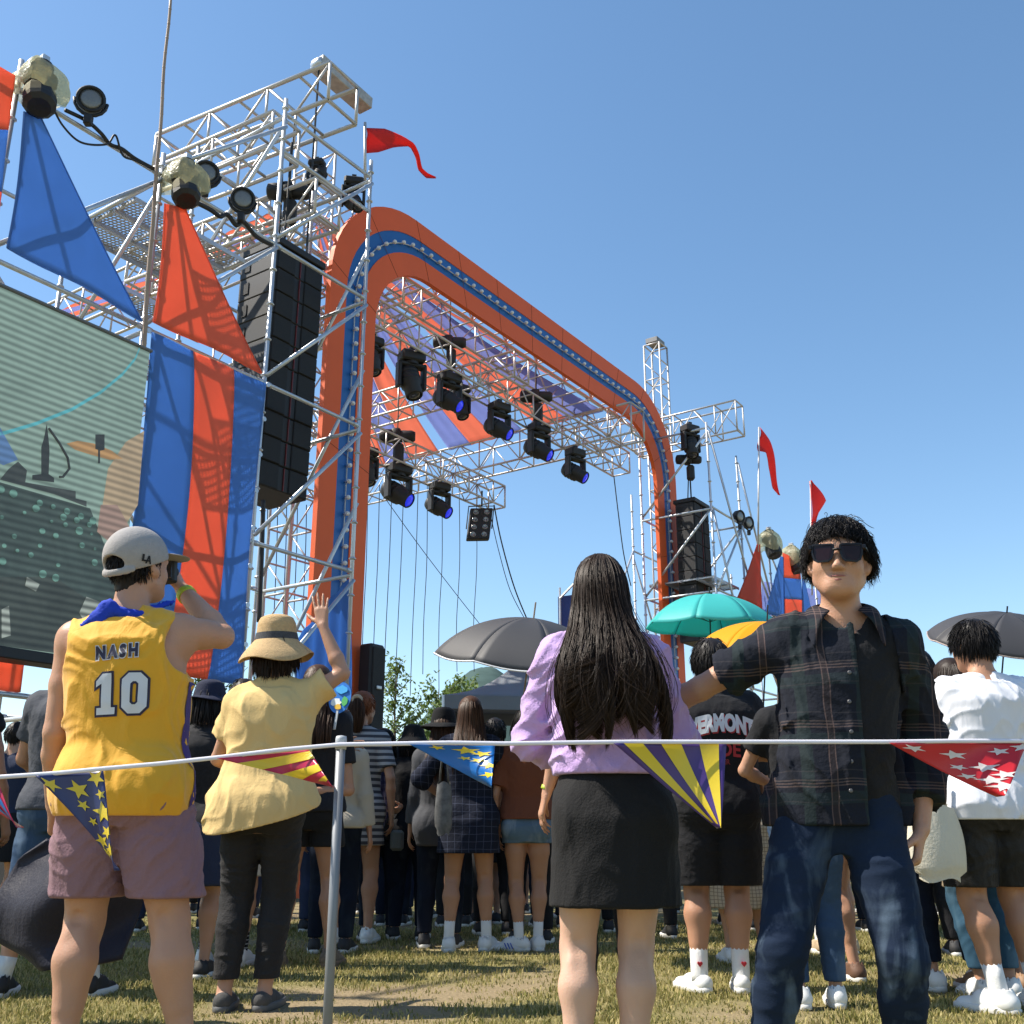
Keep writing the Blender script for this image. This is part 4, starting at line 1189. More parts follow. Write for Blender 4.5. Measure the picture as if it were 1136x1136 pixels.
# ------------------------------------------------------------------ signed distance modelling
f32 = np.float32
def V3(*a): return np.array(a, dtype=np.float64)
def unit(v):
    v = np.asarray(v, float); n = np.linalg.norm(v)
    return v / n if n > 1e-9 else v
class Sdf:
    def __init__(s, lo, hi, vox):
        s.lo = np.array(lo, float); s.vox = vox
        n = np.ceil((np.array(hi, float) - s.lo) / vox).astype(int) + 1
        s.n = n
        s.ax = [(s.lo[i] + vox * np.arange(n[i])).astype(f32) for i in range(3)]
        s.D = np.full(n, 0.5, f32)
    def win(s, lo, hi, pad):
        sl = []
        for i in range(3):
            a = int(np.floor((lo[i] - pad - s.lo[i]) / s.vox)); b = int(np.ceil((hi[i] + pad - s.lo[i]) / s.vox)) + 1
            a = max(a, 0); b = min(b, s.n[i])
            if b <= a: return None
            sl.append(slice(a, b))
        return tuple(sl)
    def grid(s, w):
        return (s.ax[0][w[0]][:, None, None], s.ax[1][w[1]][None, :, None], s.ax[2][w[2]][None, None, :])
    def put(s, w, d, k, op):
        A = s.D[w]
        if op == 'add':
            if k > 0:
                h = np.maximum(k - np.abs(A - d), 0) / k
                s.D[w] = np.minimum(A, d) - h * h * (k * 0.25)
            else: s.D[w] = np.minimum(A, d)
        elif op == 'cut':
            d = -d
            if k > 0:
                h = np.maximum(k - np.abs(A - d), 0) / k
                s.D[w] = np.maximum(A, d) + h * h * (k * 0.25)
            else: s.D[w] = np.maximum(A, d)
    def cone(s, a, b, ra, rb, k=0.01, op='add', flat=None, end=False, start=False):
        a = np.asarray(a, float); b = np.asarray(b, float)
        R_ = max(ra, rb)
        w = s.win(np.minimum(a, b) - R_, np.maximum(a, b) + R_, k + 2.5 * s.vox)
        if w is None: return
        x, y, z = s.grid(w)
        ab = b - a; L2 = max(float(ab @ ab), 1e-9)
        px, py, pz = x - f32(a[0]), y - f32(a[1]), z - f32(a[2])
        tt = (px * f32(ab[0]) + py * f32(ab[1]) + pz * f32(ab[2])) / f32(L2)
        t = np.clip(tt, 0, 1)
        qx, qy, qz = px - t * f32(ab[0]), py - t * f32(ab[1]), pz - t * f32(ab[2])
        sc_ = 1.0
        if flat is not None:
            ax, rt = unit(flat[0]), flat[1]
            pr = (qx * f32(ax[0]) + qy * f32(ax[1]) + qz * f32(ax[2])) * f32(1.0 / rt - 1.0)
            qx = qx + pr * f32(ax[0]); qy = qy + pr * f32(ax[1]); qz = qz + pr * f32(ax[2])
            sc_ = min(1.0, rt)
        d = (np.sqrt(qx * qx + qy * qy + qz * qz) - (f32(ra) + t * f32(rb - ra))) * f32(sc_)
        L = math.sqrt(L2)
        if end: d = np.maximum(d, (tt - 1) * f32(L))
        if start: d = np.maximum(d, -tt * f32(L))
        s.put(w, d, k, op)
    def ell(s, c, r, M=None, k=0.01, op='add'):
        c = np.asarray(c, float); R_ = max(r)
        w = s.win(c - R_, c + R_, k + 2.5 * s.vox)
        if w is None: return
        x, y, z = s.grid(w)
        px, py, pz = x - f32(c[0]), y - f32(c[1]), z - f32(c[2])
        if M is not None:
            M = np.asarray(M, float)
            qx = px * f32(M[0, 0]) + py * f32(M[1, 0]) + pz * f32(M[2, 0])
            qy = px * f32(M[0, 1]) + py * f32(M[1, 1]) + pz * f32(M[2, 1])
            qz = px * f32(M[0, 2]) + py * f32(M[1, 2]) + pz * f32(M[2, 2])
        else: qx, qy, qz = px, py, pz
        d = (np.sqrt((qx / f32(r[0])) ** 2 + (qy / f32(r[1])) ** 2 + (qz / f32(r[2])) ** 2) - 1) * f32(min(r))
        s.put(w, d, k, op)
    def zloft(s, zs, a, b, cx, cy, k=0.02, op='add', pw=2.3, z0=None, z1=None):
        z0 = zs[0] if z0 is None else z0; z1 = zs[-1] if z1 is None else z1
        am, bm = max(a), max(b)
        w = s.win((min(cx) - am, min(cy) - bm, z0), (max(cx) + am, max(cy) + bm, z1), k + 2.5 * s.vox)
        if w is None: return
        x, y, z = s.grid(w)
        zz = s.ax[2][w[2]]
        kn = max(1, int(.028 / s.vox)); kw = np.hanning(2 * kn + 3)[1:-1]; kw /= kw.sum(); ze = np.concatenate([zz[0] - s.vox * np.arange(kn, 0, -1), zz, zz[-1] + s.vox * np.arange(1, kn + 1)])
        A, B, X, Y = [np.convolve(np.interp(ze, zs, q), kw, 'valid').astype(f32)[None, None, :] for q in (a, b, cx, cy)]
        d = ((np.abs((x - X) / A) ** f32(pw) + np.abs((y - Y) / B) ** f32(pw)) ** f32(1 / pw) - 1) * np.minimum(A, B)
        d = np.maximum(d, np.maximum(z - f32(z1), f32(z0) - z))
        s.put(w, d, k, op)
    def half(s, p, nrm, k=0.0):
        """remove everything on the side the normal points to"""
        nrm = unit(nrm)
        x, y, z = (s.ax[0][:, None, None], s.ax[1][None, :, None], s.ax[2][None, None, :])
        d = (x - f32(p[0])) * f32(nrm[0]) + (y - f32(p[1])) * f32(nrm[1]) + (z - f32(p[2])) * f32(nrm[2])
        s.D = np.maximum(s.D, d)
    def wrinkle(s, amp, seed, freq=22.0, stretch=(1, 1, 1), n=4):
        rg = np.random.RandomState(seed)
        x, y, z = (s.ax[0][:, None, None] * f32(stretch[0]), s.ax[1][None, :, None] * f32(stretch[1]), s.ax[2][None, None, :] * f32(stretch[2]))
        w1 = np.sin(x * 9 + y * 7 + f32(rg.rand() * 6)) + np.sin(z * 8 - x * 5 + f32(rg.rand() * 6)) + f32(.55) * np.sin(z * 27 + x * 14 + f32(rg.rand() * 6)) * np.sin(x * 21 - z * 9 + y * 11)
        acc = 0
        for i in range(n):
            d = rg.randn(3); d /= np.linalg.norm(d)
            f = freq * 3.0 * (0.35 + 1.1 * rg.rand())
            ph = rg.rand() * 6.28
            v = np.sin(f32(f * d[0]) * x + f32(f * d[1]) * y + f32(f * d[2]) * z + f32(ph) + f32(2.3) * w1)
            acc = acc + (1 - np.abs(v)) ** 2
        s.D += f32(amp * .56) * (acc / n - f32(0.33)) * f32(-3.2)
    def mesh(s):
        D = s.D
        ins = D < 0
        idx = np.argwhere(ins)
        if len(idx) == 0: return np.zeros((0, 3)), np.zeros((0, 4), int)
        lo = np.maximum(idx.min(0) - 1, 0); hi = np.minimum(idx.max(0) + 2, np.array(D.shape))
        D = D[lo[0]:hi[0], lo[1]:hi[1], lo[2]:hi[2]]; ins = D < 0
        # keep a closed border
        D = np.pad(D, 1, constant_values=0.5); ins = np.pad(ins, 1, constant_values=False)
        org = s.lo + (lo - 1) * s.vox
        c = [ins[i:D.shape[0] - 1 + i, j:D.shape[1] - 1 + j, k:D.shape[2] - 1 + k] for i in (0, 1) for j in (0, 1) for k in (0, 1)]
        an = c[0].copy(); al = c[0].copy()
        for q in c[1:]: an |= q; al &= q
        act = an & ~al
        ids = np.full(act.shape, -1, np.int64)
        ci = np.argwhere(act)
        ids[act] = np.arange(len(ci))
        acc = np.zeros((len(ci), 3)); cnt = np.zeros(len(ci))
        for ax in range(3):
            oth = [q for q in range(3) if q != ax]
            for u in (0, 1):
                for v in (0, 1):
                    o0 = np.zeros(3, int); o0[oth[0]] = u; o0[oth[1]] = v
                    o1 = o0.copy(); o1[ax] = 1
                    p0 = ci + o0; p1 = ci + o1
                    d0 = D[p0[:, 0], p0[:, 1], p0[:, 2]]; d1 = D[p1[:, 0], p1[:, 1], p1[:, 2]]
                    m = (d0 < 0) != (d1 < 0)
                    t = d0[m] / (d0[m] - d1[m])
                    pos = np.tile(o0.astype(float), (m.sum(), 1)); pos[:, ax] = t
                    acc[m] += pos; cnt[m] += 1
        vert = org + (ci + acc / cnt[:, None]) * s.vox
        faces = []
        for ax in range(3):
            a0 = [slice(1, -1)] * 3; a0[ax] = slice(0, -1)
            a1 = [slice(1, -1)] * 3; a1[ax] = slice(1, None)
            i0, i1 = ins[tuple(a0)], ins[tuple(a1)]
            for flip, m in ((False, i0 & ~i1), (True, ~i0 & i1)):
                e = np.argwhere(m)
                if len(e) == 0: continue
                off = np.ones(3, int); off[ax] = 0
                e = e + off
                b, c_ = [(1, 2), (2, 0), (0, 1)][ax]
                def cell(db, dc):
                    q = e.copy(); q[:, b] -= db; q[:, c_] -= dc
                    return ids[q[:, 0], q[:, 1], q[:, 2]]
                quad = np.stack([cell(1, 1), cell(0, 1), cell(0, 0), cell(1, 0)], 1)
                if flip: quad = quad[:, ::-1]
                faces.append(quad)
        f = np.concatenate(faces)
        f = f[(f >= 0).all(1)]
        return vert, f
    def build(s, name, m, parent, smooth=2):
        v, f = s.mesh()
        return np_obj(name, relax(v, f, smooth), f, m, parent)
def relax(v, f, it):
    if it <= 0 or len(v) == 0: return v
    e = np.concatenate([f[:, [0, 1]], f[:, [1, 2]], f[:, [2, 3]], f[:, [3, 0]]])
    n = len(v)
    cnt = np.bincount(e[:, 0], minlength=n) + np.bincount(e[:, 1], minlength=n)
    for i in range(it):
        for lam in (0.5, -0.51):
            sm = np.stack([np.bincount(e[:, 0], v[e[:, 1], q], n) + np.bincount(e[:, 1], v[e[:, 0], q], n) for q in range(3)], 1) / np.maximum(cnt, 1)[:, None]
            v = v + lam * (sm - v)
    return v
def np_obj(name, v, f, m, parent, smooth=True):
    me = bpy.data.meshes.new(name)
    v = np.ascontiguousarray(v, dtype=f32); f = np.ascontiguousarray(f, dtype=np.int32)
    k = f.shape[1] if len(f) else 4
    me.vertices.add(len(v)); me.vertices.foreach_set("co", v.reshape(-1))
    me.loops.add(f.size); me.loops.foreach_set("vertex_index", f.reshape(-1))
    me.polygons.add(len(f)); me.polygons.foreach_set("loop_start", np.arange(len(f), dtype=np.int32) * k)
    if smooth: me.polygons.foreach_set("use_smooth", np.ones(len(f), bool))
    me.update(calc_edges=True)
    me.materials.append(m)
    o = bpy.data.objects.new(name, me)
    COL.objects.link(o); o.parent = parent
    return o

# ------------------------------------------------------------------ strands of hair
def strand_mesh(name, P, rad, m, parent):
    """P: (n, k, 3) paths, rad: (n,) radius -> thin triangular tubes"""
    n, k, _ = P.shape
    T = np.gradient(P, axis=1); T /= np.maximum(np.linalg.norm(T, axis=2, keepdims=True), 1e-9)
    ref = np.array([0.31, 0.95, 0.12]); A = np.cross(T, ref); A /= np.maximum(np.linalg.norm(A, axis=2, keepdims=True), 1e-6)
    B = np.cross(T, A)
    tp = np.concatenate([[0.75], np.ones(k - 3), [0.65, 0.12]])
    r = rad[:, None] * tp[None, :]
    ring = []
    for a in (0, 2.094, 4.189):
        ring.append(P + (A * math.cos(a) + B * math.sin(a)) * r[..., None])
    Vv = np.stack(ring, 2).reshape(-1, 3)
    base = (np.arange(n)[:, None] * k + np.arange(k - 1)[None, :]) * 3
    fs = []
    for q in range(3):
        q2 = (q + 1) % 3
        fs.append(np.stack([base + q, base + q2, base + 3 + q2, base + 3 + q], -1).reshape(-1, 4))
    return np_obj(name, Vv, np.concatenate(fs), m, parent)
def hair_mat(name, col, rough=0.5, var=0.5):
    if name in MATS: return MATS[name]
    m, nt, p = newmat(name)
    g = nt.nodes.new("ShaderNodeNewGeometry")
    rp = nt.nodes.new("ShaderNodeMix"); rp.data_type = 'RGBA'
    rp.inputs["A"].default_value = tuple(q * (1 - var) for q in col[:3]) + (1,)
    rp.inputs["B"].default_value = tuple(min(1, q * (1 + var)) for q in col[:3]) + (1,)
    nt.links.new(g.outputs["Random Per Island"], rp.inputs["Factor"])
    nt.links.new(rp.outputs["Result"], p.inputs["Base Color"])
    p.inputs["Roughness"].default_value = rough
    p.inputs["Specular IOR Level"].default_value = 0.22
    MATS[name] = m
    return m
BLACK_HAIR = hair_mat("black_hair", (0.010, 0.008, 0.008))
DARK_HAIR = hair_mat("dark_brown_hair", (0.022, 0.013, 0.009))
BROWN_HAIR = hair_mat("brown_hair", (0.055, 0.026, 0.014))
RED_HAIR = hair_mat("reddish_hair", (0.17, 0.055, 0.022))

def skin_mat(name, col):
    if name in MATS: return MATS[name]
    m = mat(name, col, 0.5, 0, 0.13, 11.0, 0.14, 170, 0.35, detail=8.0)
    p = m.node_tree.nodes["Principled BSDF"]
    p.inputs["Subsurface Weight"].default_value = 0.12
    p.inputs["Subsurface Radius"].default_value = (0.012, 0.004, 0.002)
    p.inputs["Subsurface Scale"].default_value = 1.0
    return m
LACE = mat("shoe_lace", (0.34, 0.34, 0.33), 0.8)
HEEL_A = mat("navy_heel_tab", (0.03, 0.045, 0.11), 0.6)
HEEL_B = mat("grey_heel_tab", (0.18, 0.17, 0.17), 0.6)
SKIN = skin_mat("skin_light", (0.46, 0.25, 0.16))
SKIN2 = skin_mat("skin_tan", (0.42, 0.22, 0.135))
SKIN3 = skin_mat("skin_pale", (0.58, 0.36, 0.26))

# ------------------------------------------------------------------ the human figure
def ik(a, b, l1, l2, pole):
    a, b = np.asarray(a, float), np.asarray(b, float)
    d = b - a; L = np.linalg.norm(d)
    if L > (l1 + l2) * 0.999:
        b = a + d / L * (l1 + l2) * 0.999; d = b - a; L = np.linalg.norm(d)
    u = d / L
    x = (l1 * l1 - l2 * l2 + L * L) / (2 * L)
    h = math.sqrt(max(l1 * l1 - x * x, 0))
    p = np.asarray(pole, float); p = p - u * (p @ u)
    p = unit(p) if np.linalg.norm(p) > 1e-6 else unit(np.cross(u, [1, 0, 0]))
    return a + u * x + p * h, b
def rotm(yaw=0, pitch=0, roll=0):
    """columns = head right, forward, up in body space"""
    return np.array((Matrix.Rotation(yaw, 3, 'Z') @ Matrix.Rotation(pitch, 3, 'X') @ Matrix.Rotation(roll, 3, 'Y')))
TORSO_Z = [.44, .47, .50, .54, .59, .63, .68, .73, .78, .812, .832]
TM_A = [.060, .086, .094, .095, .088, .085, .091, .101, .106, .092, .050]
TM_B = [.045, .058, .064, .063, .057, .055, .060, .066, .062, .046, .034]
TF_A = [.060, .090, .099, .098, .082, .074, .078, .086, .090, .078, .044]
TF_B = [.045, .058, .065, .063, .053, .048, .054, .060, .055, .042, .031]
TC_Y = [-.004, -.008, -.010, -.004, .004, .002, -.002, -.006, -.012, -.014, -.012]

class Person:
    def __init__(s, label, X, Y, H=1.70, face=0.0, sex='m', skin=None, vox=0.014, fat=1.0, lean=(0, 0), sroll=0.0, syaw=0.0,
                 feet=None, toes=(0.15, -0.15), arms=None, head=(0, 0, 0), group=None, z=0.0, pelvis=(0, 0), knee=None, shw=1.0, hands=None, drop=0.0, feet_m=None, hsc=1.0):
        s.H, s.sex, s.vox, s.fat = H, sex, vox, fat
        s.skin = skin or SKIN
        s.label = label
        s.root = thing("person", label, "person", (X, Y, z), face, group)
        h = H
        s.T_a = [q * h * fat for q in (TM_A if sex == 'm' else TF_A)]
        s.T_b = [q * h * fat for q in (TM_B if sex == 'm' else TF_B)]
        s.T_z = [q * h - drop for q in TORSO_Z]
        s.lean = lean; s.pelvis = pelvis; s.drop = drop
        f = [max(0, (q - .50) / .32) for q in TORSO_Z]
        s.T_cx = [pelvis[0] + lean[0] * q for q in f]
        s.T_cy = [c * h + pelvis[1] + lean[1] * q ** 1.25 for c, q in zip(TC_Y, f)]
        sw = (.108 if sex == 'm' else .094) * h * shw
        nb = V3(pelvis[0] + lean[0] * 1.05, pelvis[1] + lean[1] * 1.05 - .012 * h, .83 * h - drop)
        s.nb = nb
        cs, sn = math.cos(syaw), math.sin(syaw)
        s.J = J = {}
        for k, e in (('L', -1), ('R', 1)):
            J['sh' + k] = V3(pelvis[0] + lean[0] + e * sw * cs, pelvis[1] + lean[1] + e * sw * sn - .008 * h, .803 * h - drop + e * sroll)
            J['hip' + k] = V3(pelvis[0] + e * .052 * h, pelvis[1] - .002 * h, .505 * h - drop)
        feet = [(f[0] / h, f[1] / h) for f in feet_m] if feet_m else (feet or ((-.065, 0), (.065, 0)))
        knee = knee or ((-.1, 1, 0), (.1, 1, 0))
        s.toes = toes
        for k, ft, kn in (('L', feet[0], knee[0]), ('R', feet[1], knee[1])):
            an = V3(ft[0] * h, ft[1] * h - .018 * h, (.046 + (ft[2] if len(ft) > 2 else 0)) * h)
            J['kn' + k], J['an' + k] = ik(J['hip' + k], an, .232 * h, .235 * h, kn)
        arms = arms or {}
        for k, e in (('L', -1), ('R', 1)):
            av = arms.get(k, ((e * .145, .03, .475), (e * .4, -1, 0)))
            if isinstance(av, dict):
                J['el' + k], J['wr' + k] = np.array(av['el'], float), np.array(av['wr'], float); continue
            tgt, pole = av
            J['el' + k], J['wr' + k] = ik(J['sh' + k], np.array(tgt) * h - V3(0, 0, drop), .172 * h, .148 * h, pole)
        s.hands = hands or {}
        s.Mh = rotm(*head)
        s.hc = nb + V3(0, .014 * h, .055 * h) + s.Mh @ V3(0, .012 * h, .056 * h)   # head centre
        s.hs = h / 1.72 * hsc
        s.kids = {}
    def hp(s, x, y, z):
        return s.hc + s.Mh @ (V3(x, y, z) * s.hs)
    def bounds(s, pad=0.2):
        P = np.array([v for v in s.J.values()] + [s.hc + V3(0, 0, .17), s.hc + V3(.13, .13, -.1), s.hc - V3(.13, .13, .1)])
        return P.min(0) - pad, P.max(0) + pad
    # ---- flesh
    def body(s, face_detail=True):
        h, J, k = s.H, s.J, s.vox
        lo, hi = s.bounds(.24); lo[2] = -0.005
        g = Sdf(lo, hi, s.vox)
        fb = s.fat
        g.zloft(s.T_z, [a * .94 for a in s.T_a], [b * .94 for b in s.T_b], s.T_cx, s.T_cy, 0.02)
        af = (1.0 if s.sex == 'm' else .84) * (0.6 + 0.4 * fb) * h
        lf = (1.0 if s.sex == 'm' else .95) * (0.5 + 0.5 * fb) * h
        for q, e in (('L', -1), ('R', 1)):
            sh, el, wr, hip, kn, an = [J[n + q] for n in ('sh', 'el', 'wr', 'hip', 'kn', 'an')]
            g.cone(s.nb + V3(e * .02 * h, 0, .01 * h), sh + V3(-e * .01 * h, 0, .004 * h), .027 * h, .029 * h, .03)
            g.ell(sh - V3(e * .004 * h, 0, .008 * h), (.034 * af, .036 * af, .040 * af), None, .03)
            m = sh + (el - sh) * .5
            g.cone(sh, m, .029 * af, .0275 * af, .02); g.cone(m, el, .0275 * af, .0225 * af, .015)
            m = el + (wr - el) * .3
            g.cone(el, m, .0225 * af, .0245 * af, .015); g.cone(m, wr, .0245 * af, .0150 * af, .012)
            bk = unit(np.cross(np.cross(kn - hip, V3(0, 1, 0)), kn - hip)) * -1 if abs((kn - hip)[2]) > .05 else V3(0, -1, 0)
            if bk[1] > 0: bk = -bk
            m = hip + (kn - hip) * .45
            g.cone(hip, m, .053 * lf, .047 * lf, .03); g.cone(m, kn, .047 * lf, .0325 * lf, .02)
            g.cone(kn, kn + (an - kn) * .08, .0325 * lf, .031 * lf, .015)
            cf = kn + (an - kn) * .30 + V3(0, -.010 * h, 0)
            for w_ in (-1, 1): g.ell(kn + (an - kn) * (.27 if w_ * e > 0 else .31) + V3(w_ * .012 * h, -.018 * h, 0), (.0175 * lf, .0185 * lf, .052 * lf), None, .016)
            g.ell(kn + V3(0, .017 * h, .006 * h), (.019 * lf, .014 * lf, .024 * lf), None, .014)
            g.ell(kn + V3(0, -.036 * h, .0), (.012 * lf, .006 * lf, .016 * lf), None, .012, 'cut')
            g.cone(kn + (an - kn) * .06, cf, .029 * lf, .0345 * lf, .02); g.cone(cf, kn + (an - kn) * .62 + V3(0, -.004 * h, 0), .0345 * lf, .0235 * lf, .02)
            g.cone(kn + (an - kn) * .55, an, .0245 * lf, .0185 * lf, .015)
            g.ell(hip + V3(e * .004 * h, -.030 * h, -.004 * h), (.050 * lf, .042 * lf, .052 * lf), None, .03)
            # foot
            t = s.toes[0 if q == 'L' else 1]
            fd = V3(math.sin(-t), math.cos(t), 0)
            an0 = V3(an[0], an[1], an[2])
            g.cone(an0 - fd * .022 * h - V3(0, 0, .018 * h), an0 + fd * .085 * h - V3(0, 0, .030 * h), .021 * h, .014 * h, .015, flat=((0, 0, 1), .9))
            g.cone(an0 - V3(0, 0, .005 * h), an0 + fd * .05 * h - V3(0, 0, .020 * h), .018 * h, .015 * h, .015)
            g.cone(an0 + fd * .07 * h - V3(0, 0, .030 * h), an0 + fd * .115 * h - V3(0, 0, .034 * h), .017 * h, .010 * h, .012, flat=((0, 0, 1), .7))
            s.hand(g, q, s.hands.get(q))
        # neck and head
        nr = (.034 if s.sex == 'm' else .0275) * h
        g.cone(s.nb - V3(0, 0, .01 * h), s.hp(0, -.022, -.05), nr * 1.08, nr * .95, .025)
        s.head(g, face_detail)
        o = g.build("body", s.skin, s.root, 3 if s.vox < .008 else 2)
        s.kids['body'] = o
        return o
    def head(s, g, detail):
        u, M = s.hs, s.Mh
        def E(c, r, k=.015, op='add'): g.ell(s.hp(*c), [q * u for q in r], M, k * u, op)
        def C(a, b, ra, rb, k=.01, op='add', **kw): g.cone(s.hp(*a), s.hp(*b), ra * u, rb * u, k * u, op, **kw)
        w = 1.0 if s.sex == 'm' else .95
        E((0, -.012, .032), (.0765 * w, .096, .084), .02)
        E((0, .026, -.030), (.0545 * w, .066, .078), .03)
        E((0, .054, -.084), (.031 * w, .031, .026), .03)
        for e in (-1, 1):
            E((e * .040, .052, -.026), (.028, .030, .032), .03)
            C((e * .052, .004, -.052), (e * .020, .068, -.088), .020, .017, .03)
            # ear
            E((e * .079 * w, -.006, -.002), (.011, .021, .034), .008)
            E((e * .085 * w, .002, .002), (.006, .010, .018), .006, 'cut')
            C((e * .077 * w, .008, -.026), (e * .080 * w, -.002, -.012), .009, .012, .008)
        if detail:
            C((-.042, .078, .028), (.042, .078, .028), .014, .014, .02)
            for e in (-1, 1):
                E((e * .032, .100, .006), (.020, .016, .012), .012, 'cut')
                E((e * .032, .077, .004), (.016, .014, .0135), .006)
                E((e * .0115, .098, -.036), (.009, .011, .008), .006)
            C((0, .086, .014), (0, .106, -.030), .0080, .0105, .008)
            E((0, .104, -.034), (.012, .013, .010), .006)
            E((0, .088, -.060), (.023, .013, .0065), .006)
            E((0, .086, -.0715), (.019, .012, .0075), .006)
            C((-.019, .100, -.0655), (.019, .100, -.0655), .0022, .0022, .003, 'cut')
        else:
            C((0, .086, .012), (0, .105, -.032), .010, .014, .012)
    def hand(s, g, q, spec):
        J = s.J; e = -1 if q == 'L' else 1
        el, wr = J['el' + q], J['wr' + q]
        spec = spec or {}
        fd = unit(spec.get('dir', wr - el))
        pn = np.array(spec.get('palm', (-e, 0.15, 0.0)), float)
        pn = unit(pn - fd * (pn @ fd))
        lat = unit(np.cross(fd, pn)) * e      # towards the thumb
        if 'thumb' in spec:
            t = np.array(spec['thumb'], float); lat = lat if lat @ t > 0 else -lat
        k = s.H / 1.72 * (1.0 if s.sex == 'm' else .93)
        curl = spec.get('curl', (.35, .40, .45, .5)); spread = spec.get('spread', .05); bend = spec.get('bend', .75)
        r0 = .0088 * k
        big = s.vox > .009
        s.J['hand' + q] = wr + fd * .085 * k
        off = [.0285, .0095, -.010, -.028]; ln = [(.043, .026, .021), (.047, .029, .022), (.043, .027, .021), (.034, .021, .019)]
        fw = [.090, .094, .089, .082]
        kk = .006 * k if not big else .006
        for i in range(4):
            kn = wr + fd * fw[i] * k + lat * off[i] * k
            g.cone(wr + lat * off[i] * .55 * k + fd * .004, kn, .0150 * k, .0125 * k, .012 * k, flat=(pn, .88))
            an = spread * (1.5 - i)
            d = unit(fd * math.cos(an) + lat * math.sin(an))
            p = kn; c = 0.0
            for j in range(3):
                c += curl[i] * (1.0 if j == 0 else bend)
                dd = unit(d * math.cos(c) + pn * math.sin(c))
                p2 = p + dd * ln[i][j] * k
                ra, rb = r0 * (1.05 - .10 * j) * (0.9 if i == 3 else 1), r0 * (.98 - .12 * j) * (0.9 if i == 3 else 1)
                if big: ra *= 1.25; rb *= 1.25
                g.cone(p, p2, ra, rb, .0035 * k if j else kk)
                p = p2
            s.J['tip%s%d' % (q, i)] = p
        th = spec.get('thumb_out', .75); tc_ = spec.get('thumb_curl', .25)
        b = wr + fd * .022 * k + lat * .018 * k + pn * .004
        d = unit(fd * .72 + lat * th + pn * .35)
        p = b + d * .042 * k
        g.cone(b, p, .0145 * k, .0115 * k, .012 * k)
        for j, L in enumerate((.033, .027)):
            d = unit(d + fd * .25 + pn * tc_)
            p2 = p + d * L * k
            g.cone(p, p2, (.0110 - .001 * j) * k, (.0100 - .0018 * j) * k, .004 * k)
            p = p2
        s.J['thumb' + q] = p
    # ---- clothing
    def garment_grid(s, zlo, zhi, pad=.16, vox=None):
        lo, hi = s.bounds(pad)
        lo[2] = zlo; hi[2] = zhi
        return Sdf(lo, hi, vox or s.vox)
    def top(s, m, sleeve=.55, ease=.018, hem=.50, flare=0.0, collar=.050, name="shirt", wr=.006, wfreq=20, seed=1, loose_sleeve=.012, tank=False,
            cuff=0.0, sl=None, blouse=0.0, cutfn=None, hem_tilt=0.0, extra=None, vox=None, stretch=(1, 1, .75), back_drop=0.0):
        h, J = s.H, s.J
        zh = hem * h - s.drop
        g = s.garment_grid(zh - .03 - abs(hem_tilt) - back_drop, s.nb[2] + .12 * h, .2, vox)
        zs = [zh] + [z for z in s.T_z if z > zh + .02]
        def it(arr): return list(np.interp(zs, s.T_z, arr))
        fl = [flare * max(0, 1 - (z - zh) / (.24 * h)) for z in zs]
        bl = [blouse * math.exp(-((z - zh - .05 * h) / (.06 * h)) ** 2) for z in zs]
        A = [a + ease + q + w for a, q, w in zip(it(s.T_a), fl, bl)]; B = [b + ease + q * .8 + w * .8 for b, q, w in zip(it(s.T_b), fl, bl)]
        # a hanging shirt does not follow the waist in
        for arr in (A, B):
            for i in range(len(arr) - 2, -1, -1):
                if zs[i] < .74 * h - s.drop: arr[i] = max(arr[i], arr[i + 1] * .965)
        g.zloft(zs, A, B, it(s.T_cx), it(s.T_cy), .02, z0=zh - .02 - abs(hem_tilt) - back_drop)
        af = (1.0 if s.sex == 'm' else .84) * (0.6 + 0.4 * s.fat) * h
        for q, e in (('L', -1), ('R', 1)):
            sv = sleeve if sl is None else sl[q]
            sh, el, wrr = J['sh' + q], J['el' + q], J['wr' + q]
            g.cone(s.nb + V3(e * .02 * h, 0, .004 * h), sh + V3(-e * .012 * h, 0, .002 * h), .028 * h + ease * .6, .030 * h + ease * .7, .03)
            if hem < .505:
                g.ell(J['hip' + q] + V3(e * .004 * h, -.030 * h, .004 * h), [x * h + min(ease, .022) + .012 for x in (.046, .040, .050)], None, .05)
            if tank:
                continue
            g.ell(sh - V3(e * .004 * h, 0, .008 * h), [q_ + ease * .75 for q_ in (.034 * af, .036 * af, .040 * af)], None, .03)
            r1 = .029 * af + ease * .7; r2 = .0255 * af + loose_sleeve
            if sv <= 1.0:
                p = sh + (el - sh) * sv
                g.cone(sh, p, r1, r1 + (r2 - r1) * sv + loose_sleeve * .3, .03, end=True)
            else:
                g.cone(sh, el, r1, r2, .03)
                p = el + (wrr - el) * (sv - 1)
                g.cone(el, p, r2, .0215 * af + loose_sleeve * 1.0 + cuff, .02, end=True)
        if extra: extra(g)
        if wr > 0: g.wrinkle(wr, seed, wfreq, stretch)
        # crisp hem and openings
        g.half((s.T_cx[0], s.T_cy[0] - (0.1 if back_drop else 0), zh - back_drop), (hem_tilt * 4, back_drop * 5, -1))
        nr = (.036 if s.sex == 'm' else .030) * h + collar * .12
        g.cone(s.nb - V3(0, -.010 * h, .022 * h), s.nb + V3(0, .03 * h, .12 * h), nr * .9, nr * 1.6, 0.004, 'cut')
        if tank:
            for q, e in (('L', -1), ('R', 1)):
                sh = J['sh' + q]
                g.ell(sh + V3(e * .022 * h, 0, -.028 * h), (.044 * h, .11 * h, .062 * h), None, .004, 'cut')
        if cutfn: cutfn(g)
        o = g.build(name, m, s.root, 2 if s.vox < .009 else 1)
        s.kids[name] = o
        return o
